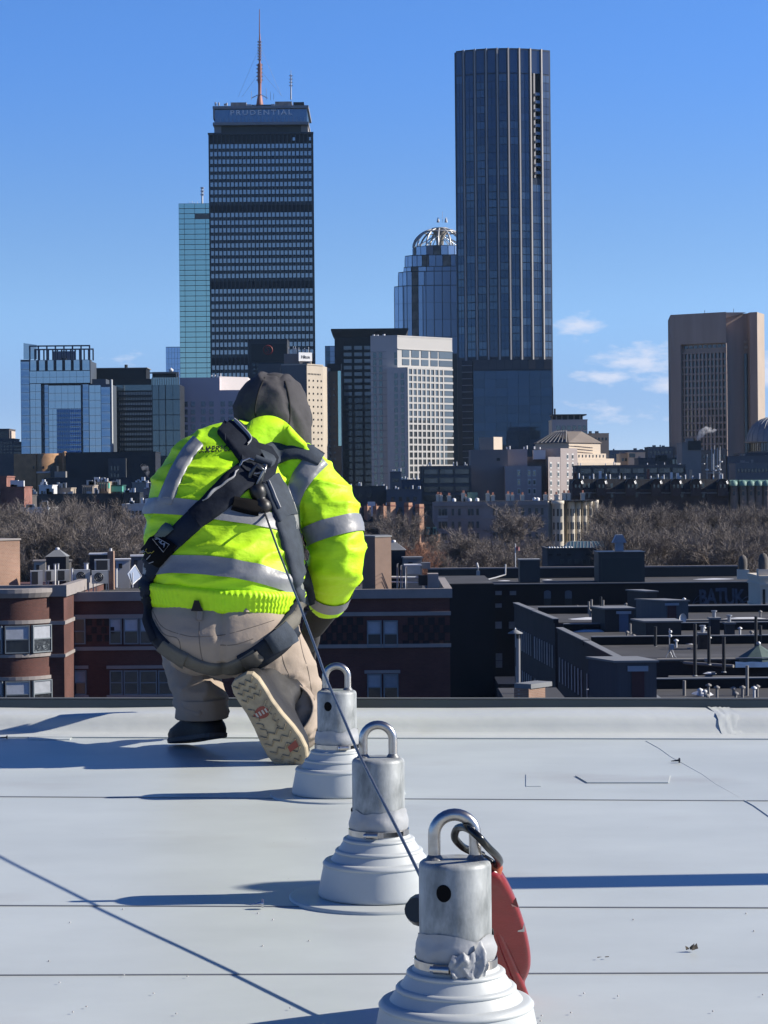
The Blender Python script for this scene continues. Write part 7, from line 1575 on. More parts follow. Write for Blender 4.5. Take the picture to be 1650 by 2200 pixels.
hsg = shell([(-0.030, 0.80), (-0.029, 0.90), (-0.022, 0.97), (-0.010, 1.0), (0.0, 1.0)], M_rs, 'front_shell')
shell([(0.001, 0.985), (0.006, 0.985)], M_bs, 'gasket')
shell([(0.007, 1.0), (0.018, 1.0), (0.030, 0.95), (0.036, 0.86)], M_rs, 'back_shell')
def yfront(p): return W(p[0], p[1], dd-0.030)
T.part('carry_rib', MB().tube([W(1062, 1985, DS(1985)-0.030), W(1085, 2040, DS(2040)-0.032), W(1110, 2100, DS(2100)-0.030), W(1132, 2150, DS(2150)-0.02)], [0.004, 0.007, 0.008, 0.006], 8), M_rs)
T.part('shell_seam', MB().tube([W(1060, 1962, DS(1962)-0.0305), W(1076, 2030, DS(2030)-0.0315), W(1098, 2090, DS(2090)-0.0300), W(1118, 2150, DS(2150)-0.02)], 0.0012, 5), M_bs)
for (a, b_, y0, y1, nm) in ((1098, 1113, 1928, 1950, 'notch'), (1058, 1066, 1888, 1908, 'slot')):
    pts_ = [W(a, (y0+y1)/2+3, DS(y0)-0.022), W((a+b_)/2+3, y0, DS(y0)-0.022), W(b_+1, y1, DS(y0)-0.016), W(a+2, (y0+y1)/2+8, DS(y0)-0.022)] if nm == 'notch' else [W(a, y0, DS(y0)-0.032), W(b_, y0+6, DS(y0)-0.032), W(b_-1, y1, DS(y1)-0.032), W(a, y1-3, DS(y1)-0.032)]
    T.part(nm, MB().add(pts_, [(0, 1, 2, 3)]), mat('deep_red', (0.09, 0.005, 0.008), 0.5, 0.1))
T.part('rating_tab', MB().box(W(1113, 1985, DS(1985)-.028).x, W(1128, 1985, DS(1985)-.028).x, DS(1988)-0.022, DS(1988)-0.008, W(1120, 1994, DS(1994)).z, W(1120, 1982, DS(1982)).z), M_inox)
T.part('side_boss', MB().cyl(W(903, 1955, DS(1955)-0.015), W(893, 1955, dd+0.02), 0.024, 0.018, 16), M_bs)
T.part('eyelet', MB().lathe(W(1064, 1860, 3.156), [(0.009, -0.012), (0.011, -0.004), (0.010, 0.004), (0.005, 0.006)], 16), mat('orange_swivel', (0.45, 0.09, 0.03), 0.4, 0.2, 30))
M_crb = mat('black_chrome', (0.035, 0.04, 0.042), 0.22, 0.2, 40, metal=0.7)
ringc = c3+Vector((0.0288, 0, 0.30))
path = [(977, 1800, 3.115), (981, 1782, 3.10), (993, 1777, 3.085), (1010, 1783, 3.06), (1030, 1800, 3.045), (1050, 1822, 3.06), (1066, 1838, 3.09), (1073, 1850, 3.12), (1069, 1858, 3.145), (1060, 1856, 3.155), (1048, 1848, 3.155), (1030, 1838, 3.155), (1010, 1828, 3.15), (992, 1818, 3.14)]
pp = [W(*p) for p in path]; sm = []
for i in range(len(pp)):
    p0, p1, p2, p3 = pp[i-1], pp[i], pp[(i+1) % len(pp)], pp[(i+2) % len(pp)]
    for t in (0, .25, .5, .75): sm.append(0.5*((2*p1)+(p2-p0)*t+(2*p0-5*p1+4*p2-p3)*t*t+(3*p1-p0-3*p2+p3)*t*t*t))
cb = T.part('carabiner', MB().tube(sm, 0.0056, 12, True), M_crb)
T.part('gate_sleeve', MB().tube([W(*p) for p in ((1020, 1833, 3.152), (1036, 1841, 3.155))], 0.0078, 12), M_crb, cb)
# vent stack to the right, only its shadow reaches the picture
T = Thing('vent_stack', 'round-topped white vent stack standing on the membrane roof', 'vent pipe', (2.0, 4.44, ROOF))
T.part('pipe', MB().lathe((2.0, 4.44, ROOF), [(0.066, 0), (0.066, 1.24), (0.055, 1.29), (0.03, 1.315), (0.001, 1.32)], 32), M_white); T.part('boot', MB().lathe((2.0, 4.44, ROOF), [(0.13, 0), (0.12, 0.06), (0.085, 0.09), (0.070, 0.14), (0.066, 0.15)], 32), M_boot)
# ================================================================== the worker
def remesh(mbs, voxel, smooth_it=6, fac=0.5):
    allb = MB()
    for m in mbs: allb.add(m.v, m.f)
    me = bpy.data.meshes.new('tmp'); me.from_pydata([tuple(v) for v in allb.v], [], allb.f); o = bpy.data.objects.new('tmp', me); col.objects.link(o)
    r = o.modifiers.new('r', 'REMESH'); r.mode = 'VOXEL'; r.voxel_size = voxel
    s_ = o.modifiers.new('s', 'SMOOTH'); s_.iterations = smooth_it; s_.factor = fac
    dg = bpy.context.evaluated_depsgraph_get(); dg.update(); ev = o.evaluated_get(dg); m2 = ev.to_mesh()
    vs = [v.co.copy() for v in m2.vertices]; fs = [tuple(p.vertices) for p in m2.polygons]
    ev.to_mesh_clear(); bpy.data.objects.remove(o); bpy.data.meshes.remove(me)
    return vs, fs
def vnormals(vs, fs):
    ns = [Vector() for _ in vs]
    for f in fs:
        n = (vs[f[1]]-vs[f[0]]).cross(vs[f[2]]-vs[f[0]])
        for i in f: ns[i] += n
    return [n.normalized() if n.length > 0 else Vector((0, 0, 1)) for n in ns]
def frame(tilt, roll, yaw=0.0):
    r, f = R(roll), R(tilt); a = Vector((math.cos(r), 0, -math.sin(r))); b = Vector((0, math.cos(f), -math.sin(f)))
    m = Matrix.Rotation(-R(yaw), 3, 'Z'); a, b = m @ a, m @ b; t = a.cross(b).normalized(); return a, b, t
def loft(rings, n=40, ex=2.3, yaw=0.0):
    rows = []
    for (px, py, dd, ra, rb, tilt, roll) in rings:
        c = W(px, py, dd); a, b, t = frame(tilt, roll, yaw); row = []
        for i in range(n):
            q = 2*math.pi*i/n; cq, sq = math.cos(q), math.sin(q)
            row.append(c+a*(ra*math.copysign(abs(cq)**(2/ex), cq))+b*(rb*math.copysign(abs(sq)**(2/ex), sq)))
        rows.append(row)
    m = MB().grid(rows, True, True); m.add(rows[0], [tuple(range(n-1, -1, -1))]); m.add(rows[-1], [tuple(range(n))]); return m
def limb(pts, n=18, cap=True):
    """rounded limb through (px, py, d, r), resampled smoothly"""
    P = [(W(a, b, c), r) for a, b, c, r in pts]; Q = []
    for i in range(len(P)-1):
        p0, p1, p2, p3 = P[max(i-1, 0)], P[i], P[i+1], P[min(i+2, len(P)-1)]
        for k in range(6):
            t = k/6; Q.append((0.5*((2*p1[0])+(p2[0]-p0[0])*t+(2*p0[0]-5*p1[0]+4*p2[0]-p3[0])*t*t+(3*p1[0]-p0[0]-3*p2[0]+p3[0])*t**3), p1[1]+(p2[1]-p1[1])*t))
    Q.append(P[-1])
    m = MB().tube([q[0] for q in Q], [q[1] for q in Q], n)
    if cap:
        for (c, r) in (P[:1] if cap == 1 else (P[0], P[-1])): m.lathe(c, [(0.0005, -r), (r*.5, -r*.866), (r*.866, -r*.5), (r, 0), (r*.866, r*.5), (r*.5, r*.866), (0.0005, r)], 16)
    return m
def ball(px, py, dd, r): c = W(px, py, dd); return MB().lathe(c, [(0.0005, -r)]+[(r*math.cos(a), r*math.sin(a)) for a in [math.pi*(k/8-0.5) for k in range(1, 8)]]+[(0.0005, r)], 18)

person = Thing('person', 'kneeling worker in fluorescent yellow jacket, dark hood and fall harness, seen from behind', 'person', G(520, 1630))
# --- garments as smooth volumes
torso_r = [(478, 1300, 6.47, .218, .162, 0, 4), (480, 1268, 6.47, .238, .180, 6, 6), (481, 1215, 6.49, .243, .188, 12, 8), (478, 1145, 6.53, .236, .183, 20, 9), (486, 1075, 6.60, .224, .178, 28, 10), (508, 1018, 6.67, .200, .162, 34, 12), (540, 985, 6.73, .165, .138, 38, 14), (568, 962, 6.78, .118, .108, 40, 16), (584, 944, 6.81, .085, .085, 40, 16)]
arm_r = [(640, 1018, 6.64, .088), (687, 1072, 6.61, .092), (713, 1135, 6.59, .086), (724, 1190, 6.58, .082), (716, 1240, 6.64, .074), (706, 1280, 6.70, .063), (702, 1302, 6.735, .058)]
arm_l = [(436, 1012, 6.74, .084), (396, 1062, 6.78, .084), (370, 1140, 6.84, .076), (385, 1215, 6.98, .066), (415, 1275, 7.08, .058)]
pelvis_r = [(480, 1280, 6.46, .195, .145, 0, 3), (479, 1320, 6.45, .226, .168, 0, 3), (478, 1358, 6.43, .220, .170, -6, 3), (480, 1396, 6.43, .176, .150, -10, 0), (482, 1428, 6.46, .110, .100, -10, 0), (484, 1446, 6.48, .04, .04, -10, 0)]
leg_r = [(565, 1385, 6.46, .118), (598, 1440, 6.53, .108), (626, 1500, 6.65, .092), (643, 1546, 6.76, .078)]
calf_r = [(644, 1556, 6.78, .074), (634, 1552, 6.60, .078), (622, 1540, 6.50, .082), (611, 1528, 6.42, .088)]
leg_l = [(428, 1372, 6.55, .100), (402, 1356, 6.75, .098), (384, 1345, 6.97, .086), (404, 1405, 6.80, .079), (420, 1460, 6.69, .073), (430, 1505, 6.645, .073), (434, 1538, 6.635, .077)]
def slim(rings, k): return [(a, b, c, ra*k, rb*k, t, r) for (a, b, c, ra, rb, t, r) in rings]
def thin(l, k): return [(a, b, c, r*k) for a, b, c, r in l]
# --- body: one continuous figure under the clothes, gloved hands at the work
wr, wl2 = W(672, 1352, 6.86), W(452, 1345, 7.16)
def hand(w, aim):
    t = aim.normalized(); s_ = t.cross(Vector((0, 0, 1))).normalized(); u = s_.cross(t); ms = []
    ms.append(MB().tube([w, w+t*0.035, w+t*0.075, w+t*0.095], [.026, .034, .038, .030], 10))
    for k, (o, L) in enumerate(((-.030, .065), (-.010, .078), (.011, .074), (.031, .058))):
        b0 = w+t*0.082+s_*o; ms.append(MB().tube([b0, b0+t*L*.45-u*.004, b0+t*L*.8-u*.018, b0+t*L*.9-u*.034], [.0105, .010, .009, .0075], 8))
    b0 = w+t*0.03-s_*.03; ms.append(MB().tube([b0, b0-s_*.022+t*.022, b0-s_*.03+t*.05-u*.008, b0-s_*.026+t*.068-u*.014], [.013, .0125, .011, .009], 8))
    return ms
head = [MB().lathe(W(590, 878, 6.87), [(0.001, -.125), (.045, -.115), (.07, -.07), (.078, -.01), (.08, .04), (.066, .085), (.035, .108), (.001, .115)], 18), limb([(580, 905, 6.82, .062), (566, 950, 6.76, .07)])]
face = W(592, 890, 6.87); head += [MB().lathe(face+Vector((0.01, 0.082, -0.005)), [(0.0005, -.02), (.013, -.012), (.009, .012), (0.0005, .022)], 8), MB().lathe(face+Vector((0.01, 0.055, -0.085)), [(0.0005, -.02), (.03, -.005), (.03, .01), (0.0005, .02)], 10)]
for s_ in (-1, 1): head.append(MB().lathe(face+Vector((s_*.080, 0.0, 0.01)), [(0.0005, -.03), (.010, -.015), (.012, .01), (0.0005, .03)], 8)); head.append(MB().lathe(face+Vector((0.01+s_*.03, 0.070, 0.028)), [(0.0005, -.01), (.012, 0), (0.0005, .01)], 8))
hands = hand(wr, Vector((-0.25, 0.75, -0.6)))+hand(wl2, Vector((0.2, 0.7, -0.65)))
vs, fs = remesh([loft(slim(torso_r, .84), ex=2.08, yaw=16), loft(slim(pelvis_r, .84)), limb(thin(arm_r, .62)+[(690, 1320, 6.79, .036), (674, 1350, 6.85, .028)]), limb(thin(arm_l, .62)+[(440, 1325, 7.13, .034), (452, 1343, 7.155, .028)]), limb(thin(leg_r, .74)), limb(thin(calf_r[:-1], .66)+[(600, 1518, 6.42, .035)]), limb(thin(leg_l, .74)+[(435, 1550, 6.63, .035)])]+head+hands, .008, 3)
person.part('body', MB().add(vs, fs, True), mat('work_glove_and_skin', (0.05, 0.048, 0.05), 0.8, 0.15, 20))
# --- jacket
def ridge(p): return 1.0-2.0*abs(noise.noise(p))
def folds(vs, ns, fn): return [v+n*fn(v) for v, n in zip(vs, ns)]
vs, fs = remesh([loft(torso_r, ex=2.08, yaw=16), limb(arm_r, cap=1), limb(arm_l, cap=1), ball(650, 1018, 6.66, .080), ball(424, 1008, 6.75, .078)], .0085, 7)
ns = vnormals(vs, fs)
hemz = W(478, 1300, 6.47).z
def jf(v):
    q = v-person.loc; k = min(1.0, max(0.0, (v.z-hemz-0.02)/0.06))
    a = ridge(Vector((q.x*5.2+q.z*2.0, q.y*4, q.z*17))+Vector((3.1, 0, 0)))**3 * .0105
    b = ridge(Vector((q.x*9-q.z*6, q.y*7, q.z*10+q.x*5))+Vector((0, 7.7, 0)))**3 * .0065
    c = noise.noise(Vector((q.x*5, q.y*5, q.z*7)))*.010
    arm = .9 if v.x > W(655, 1100, 6.6).x else 0.0
    d_ = (ridge(Vector((q.x*7+q.z*6, q.y*6, q.z*11-q.x*6))+Vector((1, 2, 9)))**3 * .006)*arm
    return k*(a+b+c+d_)
vs = folds(vs, ns, jf)
M_hv = mat('fluorescent_yellow', (0.62, 1.18, 0.02), 0.55, 0.05, 3.0, bump=0.0030, bscale=34.0, spec=0.3, stretch=(1, 1, 1.8))
jk = person.part('jacket', MB().add(vs, fs, True), M_hv)
bj = BVHTree.FromPolygons(vs, fs)
# elastic hem with gathers
n = 760; rows = []
cH = W(478, 1300, 6.47); aH, bH, tH = frame(0, 4, 14)
for k, (z, e) in enumerate(((-0.012, -.006), (-0.010, 0.004), (0.004, .007), (0.012, .004), (0.022, .0075), (0.030, .004), (0.042, .008), (0.052, .004), (0.060, -.01))):
    rows.append([])
    for i in range(n):
        q = 2*math.pi*i/n; cq, sq = math.cos(q), math.sin(q); w_ = 0.0011*math.sin(q*90+1.5*math.sin(q*9)+k*0.15)*(1 if 1 < k < 8 else .25)+0.002*noise.noise(Vector((cq*6, sq*6, k*.7)))
        ra, rb = .228+e+w_+z*.27, .171+e+w_+z*.27; rows[-1].append(cH+aH*(ra*math.copysign(abs(cq)**(2/2.3), cq))+bH*(rb*math.copysign(abs(sq)**(2/2.3), sq))+Vector((0, 0, z+.0035*noise.noise(Vector((cq*2.5, sq*2.5, 0))))))
hm = MB().grid(rows, True, True); person.part('elastic_hem', hm, M_hv, jk)
# --- trousers
vs2, fs2 = remesh([loft(pelvis_r, yaw=10), limb(leg_r), limb(calf_r, cap=1), limb(leg_l, cap=1), ball(426, 1372, 6.42, .108), ball(544, 1380, 6.42, .116)], .0085, 7)
ns = vnormals(vs2, fs2)
def tf(v):
    q = v-person.loc; low = min(1, max(0, (W(480, 1400, 6.45).z-v.z)/.12))
    cen_ = math.exp(-((v.x-W(482, 1380, 6.4).x)/.012)**2)*(-.010 if v.z > W(480, 1440, 6.4).z else 0)*(1 if v.y < 6.5 else 0)
    return (ridge(Vector((q.x*8+q.z*5, q.y*6, q.z*13))+Vector((5, 5, 0)))**3*.008+ridge(Vector((q.x*12, q.y*5, q.z*8-q.x*7)))**3*.006)*(.25+low)+noise.noise(q*7)*.005+cen_
vs2 = folds(vs2, ns, tf)
M_kh = mat('khaki_canvas', (0.40, 0.325, 0.26), 0.9, 0.08, 8.0, bump=0.0015, bscale=50)
tr_ = person.part('trousers', MB().add(vs2, fs2, True), M_kh)
bt = BVHTree.FromPolygons(vs2, fs2)
hmf = [tuple(f) for f in hm.f]; bh = BVHTree.FromPolygons(hm.v, hmf)
EYE = Vector((0, 0, ZC))
def cast(px, py, trees=(bj, bt, bh), dmin=5.5):
    dr = (W(px, py, 6.4)-EYE).normalized(); best = None
    for t in trees:
        h = t.ray_cast(EYE, dr)
        if h[0] is not None and (best is None or h[3] < best[2]): best = (h[0], h[1], h[3])
    if best is None:
        g_ = W(px, py, 6.5); c_ = min((t.find_nearest(g_) for t in trees), key=lambda h: h[3]); best = (c_[0], c_[1], 0)
    n = best[1]
    return best[0], (n if n.dot(dr) < 0 else -n)
def cr(path, m=8):
    out = []
    for i in range(len(path)-1):
        p0, p1, p2, p3 = [Vector(q) for q in (path[max(i-1, 0)], path[i], path[i+1], path[min(i+2, len(path)-1)])]
        for k in range(m): t = k/m; out.append(0.5*((2*p1)+(p2-p0)*t+(2*p0-5*p1+4*p2-p3)*t*t+(3*p1-p0-3*p2+p3)*t**3))
    out.append(Vector(path[-1])); return out
def strap(name, path, m, lift=.003, th=.004, parent=None, sm=2, nx=5, trees=(bj, bt, bh), m_=8):
    """webbing laid over the clothes; path = (px, py, width in px)"""
    P = cr(path, m_); L = len(P); loc = [[None]*nx for _ in P]; nor = [[None]*nx for _ in P]
    for i, p in enumerate(P):
        t = (P[min(i+1, L-1)].xy-P[max(i-1, 0)].xy).normalized(); s_ = Vector((-t.y, t.x))
        for j in range(nx): q = p.xy+s_*p.z*(j/(nx-1)-.5); loc[i][j], nor[i][j] = cast(q.x, q.y, trees)
    for _ in range(sm):
        loc = [[(loc[max(i-1, 0)][j]+loc[i][j]*2+loc[min(i+1, L-1)][j])/4 for j in range(nx)] for i in range(L)]
        nor = [[(nor[max(i-1, 0)][j]+nor[i][j]+nor[min(i+1, L-1)][j]+nor[i][max(j-1, 0)]+nor[i][min(j+1, nx-1)]).normalized() for j in range(nx)] for i in range(L)]
    rows = []
    for i in range(L):
        r = [loc[i][0]-nor[i][0]*.004]+[loc[i][j]+nor[i][j]*(lift+th*(1 if 0 < j < nx-1 else .75)) for j in range(nx)]+[loc[i][-1]-nor[i][-1]*.004]
        rows.append(r)
    return person.part(name, MB().grid(rows, True), m, parent)
M_ref = mat('reflective_tape', (0.26, 0.27, 0.285), 0.42, 0.08, 12, spec=0.5, bump=0.0012, bscale=60)
def wrap_band(name, c, a, b, t, hw, rmax, tree, m=M_ref, n=84, parent=None, lift=.0048):
    rows = []; ok = []
    for i in range(n):
        q = 2*math.pi*i/n; dr = a*math.cos(q)+b*math.sin(q); row = []
        for k in range(5):
            o = c+t*(hw*(k/2-1)); h = tree.ray_cast(o, dr, rmax); row.append(None if h[0] is None else h[0]+dr*lift)
        ok.append(all(r is not None for r in row)); rows.append(row)
    mb = MB(); vsb = []; idx = {}
    for i in range(n):
        if ok[i]:
            for k in range(5): idx[(i, k)] = len(vsb); vsb.append(rows[i][k])
    fsb = []
    for i in range(n):
        j = (i+1) % n
        if ok[i] and ok[j] and (rows[i][2]-rows[j][2]).length < .09:
            for k in range(4): fsb.append((idx[(i, k)], idx[(j, k)], idx[(j, k+1)], idx[(i, k+1)]))
    return person.part(name, mb.add(vsb, fsb, True), m, parent or jk)
a, b, t = frame(19, 9); wrap_band('reflective_stripe', W(474, 1259, 6.48), a, b, t, .027, .30, bj)
a, b, t = frame(7, 9); wrap_band('reflective_stripe', W(488, 1116, 6.56), a, b, t, .025, .285, bj)
def armframe(p, q): t = (W(*q)-W(*p)).normalized(); a = t.orthogonal().normalized(); return a, t.cross(a), t
a, b, t = armframe((704, 1110, 6.60), (722, 1175, 6.585)); tb = (t+Vector((.35, 0, .05))).normalized(); wrap_band('reflective_stripe', W(715, 1142, 6.59), a, b, t, .028, .135, bj)
a, b, t = armframe((716, 1240, 6.64), (705, 1284, 6.70)); wrap_band('reflective_stripe', W(707, 1277, 6.695), a, b, t, .024, .11, bj)
a, b, t = armframe((375, 1075, 6.79), (364, 1140, 6.84)); wrap_band('reflective_stripe', W(364, 1135, 6.84), a, b, t, .024, .11, bj)
strap('reflective_stripe', [(688, 984, 44), (662, 1010, 44), (636, 1050, 40), (624, 1095, 34), (626, 1140, 32)], M_ref, .005, .003, jk, trees=(bj,)); strap('reflective_stripe', [(428, 948, 26), (402, 980, 27), (376, 1028, 28), (356, 1082, 30)], M_ref, .006, .003, jk, trees=(bj,))
# sleeve cuff and dark undersleeve
person.part('undersleeve', limb([(706, 1276, 6.69, .050), (698, 1303, 6.75, .047), (684, 1328, 6.81, .041), (672, 1350, 6.86, .034)]), mat('black_knit', (0.012, 0.012, 0.013), 0.9, 0.2, 60, bump=.001, bscale=120))
person.part('undersleeve', limb([(412, 1268, 7.07, .048), (432, 1310, 7.12, .042), (450, 1340, 7.155, .034)]), mat('black_knit', (0, 0, 0)))
# collar standing behind the neck, its end flaring over the right shoulder
up = cr([(522, 922, 6.70), (545, 900, 6.665), (580, 893, 6.65), (612, 905, 6.635), (640, 933, 6.625), (668, 962, 6.62), (694, 992, 6.60)], 6); lo = cr([(505, 945, 6.67), (535, 955, 6.63), (570, 958, 6.60), (605, 962, 6.60), (640, 972, 6.61), (668, 985, 6.61), (688, 1000, 6.61)], 6)
rows = [[], [], [], [], []]
for u_, l_ in zip(up, lo):
    U, Lo = W(*u_), W(*l_); L2, nn = cast(l_.x, l_.y, (bj,)); k = .004*noise.noise(Vector((u_.x*.05, 1, 1)))
    rows[0].append(L2+nn*.001); rows[1].append(L2.lerp(U, .5)+Vector((0, -.016+k*2, .006))); rows[2].append(U+Vector((0, -.010+k, 0))); rows[3].append(U+Vector((.002, .006, -.004))); rows[4].append(U.lerp(L2, .6)+Vector((0, .03, -.01)))
person.part('collar', MB().grid(rows), M_hv, jk)
# printed word on the left shoulder
vsT, fsT = text_mesh('AMERICAN', 1.0, .035, shear=.22, spacing=1.3); xa_, xb_ = min(v.x for v in vsT), max(v.x for v in vsT)
pts_ = []
for v in vsT:
    s_ = (v.x-xa_)/(xb_-xa_); px = 427+88*s_; py = 968-9*s_+3.5*s_*s_ - (v.y)*18; h, nn = cast(px, py, (bj,)); pts_.append(h+(W(px, py, 6.4)-EYE).normalized()*-.005)
person.part('printed_word', MB().add(pts_, fsT), mat('print_black', (0.012, 0.02, 0.012), 0.7, 0.1), jk)
# --- hood over the head
hood_r = [(588, 806, 6.87, .018, .025, 0, 0), (588, 811, 6.87, .052, .062, 0, 2), (588, 824, 6.87, .085, .095, 2, 3), (586, 848, 6.87, .106, .118, 4, 4), (585, 880, 6.865, .117, .130, 8, 5), (586, 912, 6.855, .121, .134, 12, 6), (592, 944, 6.84, .113, .122, 18, 8), (602, 975, 6.82, .090, .095, 24, 10), (612, 1000, 6.80, .06, .06, 28, 10)]
vs3, fs3 = remesh([loft(hood_r, 40, 2.15)], .008, 4); ns = vnormals(vs3, fs3)
def hf(v):
    q = v-person.loc
    return ridge(Vector((q.x*11+q.z*4, q.y*9, q.z*4))+Vector((2, 2, 2)))**3*.007+ridge(Vector((q.x*16-q.z*9, q.y*9, q.z*9)))**3*.003+noise.noise(q*9)*.004+.006*math.exp(-((v.x-W(552, 860, 6.8).x-(v.z-W(552, 860, 6.8).z)*.18)/.012)**2)-.007*math.exp(-((v.x-W(622, 880, 6.8).x+(v.z-W(622, 880, 6.8).z)*.30)/.010)**2)
vs3 = folds(vs3, ns, hf)
M_hood = mat('charcoal_fleece', (0.082, 0.080, 0.086), 0.95, 0.15, 20, bump=.002, bscale=40, spec=.15)
hd_ = person.part('hood', MB().add(vs3, fs3, True), M_hood); bhd = BVHTree.FromPolygons(vs3, fs3)
strap('hood_seam', [(612, 818, 3.5), (620, 850, 3.5), (624, 890, 3.5), (618, 925, 3)], mat('seam_black', (0.012, 0.012, 0.013), 0.9, 0.1), -.001, .0035, hd_, trees=(bhd,), nx=3); strap('hood_seam', [(570, 810, 3), (556, 840, 3), (548, 880, 3), (552, 905, 3)], mat('seam_black', (0, 0, 0)), -.001, .003, hd_, trees=(bhd,), nx=3)
# --- trouser details
M_st2 = mat('khaki_dark', (0.19, 0.155, 0.125), 0.9, 0.1, 20)
strap('belt_loop', [(431, 1303, 11), (430, 1318, 11), (429, 1334, 11)], M_kh, .004, .004, tr_, trees=(bt,), nx=3); strap('belt_loop', [(528, 1306, 11), (530, 1318, 11)], M_kh, .003, .004, tr_, trees=(bt,), nx=3)
for pth in ([(428, 1336, 2), (428, 1370, 2), (432, 1405, 2), (436, 1420, 2)], [(328, 1312, 1.6), (350, 1348, 1.6), (400, 1366, 1.6), (428, 1368, 1.6)], [(428, 1368, 1.6), (480, 1364, 1.6), (540, 1348, 1.6), (590, 1332, 1.6)], [(332, 1330, 1.8), (352, 1362, 1.8), (382, 1372, 1.8), (388, 1395, 1.8)], [(472, 1386, 2), (505, 1385, 2), (545, 1372, 2)], [(604, 1402, 1.8), (612, 1430, 1.8), (622, 1455, 1.8), (608, 1462, 1.8)], [(640, 1350, 1.8), (650, 1400, 1.8), (662, 1440, 1.8), (668, 1475, 1.8), (676, 1505, 1.8)]):
    strap('seam', pth, M_st2, -.0005, .0012, tr_, trees=(bt,), nx=3, sm=1)
person.part('hem_notch_patch', MB().add([cast(*p, (bj, bt, bh))[0]+Vector((0, -.010, 0)) for p in ((411, 1312), (437, 1313), (428, 1290), (418, 1289))], [(0, 1, 2, 3)]), mat('black_knit', (0, 0, 0)))  # dark patch marking the notch in the hem
# hem openings of the trouser legs closed by dark discs painted as the shade inside
M_in = mat('hem_shade', (0.02, 0.018, 0.016), 0.95, 0.1)
def hemring(p, q, r, nm='trouser_hem', ra=1.0):
    c, e = W(*p), W(*q); t = (e-c).normalized(); a = t.orthogonal().normalized(); b = t.cross(a); rows = [[], [], [], []]
    for i in range(36):
        an = 2*math.pi*i/36; k = 1+.10*noise.noise(Vector((math.cos(an)*1.6, math.sin(an)*1.6, p[0]))); d_ = a*math.cos(an)*k+b*math.sin(an)*k*ra
        rows[0].append(c+d_*r*.97-t*.05); rows[1].append(c+d_*r*1.06+t*.006); rows[2].append(c+d_*r*1.0+t*.010); rows[3].append(c+d_*r*.86-t*.045)
    person.part(nm, MB().grid(rows, True, True), M_kh, tr_); b_ = MB().add(rows[3], [tuple(range(36))]); person.part('hem_shade_disc', b_, M_in, tr_)
hemring((609, 1527, 6.41), (590, 1510, 6.30), .088, ra=.96); hemring((434, 1536, 6.635), (435, 1570, 6.637), .076)
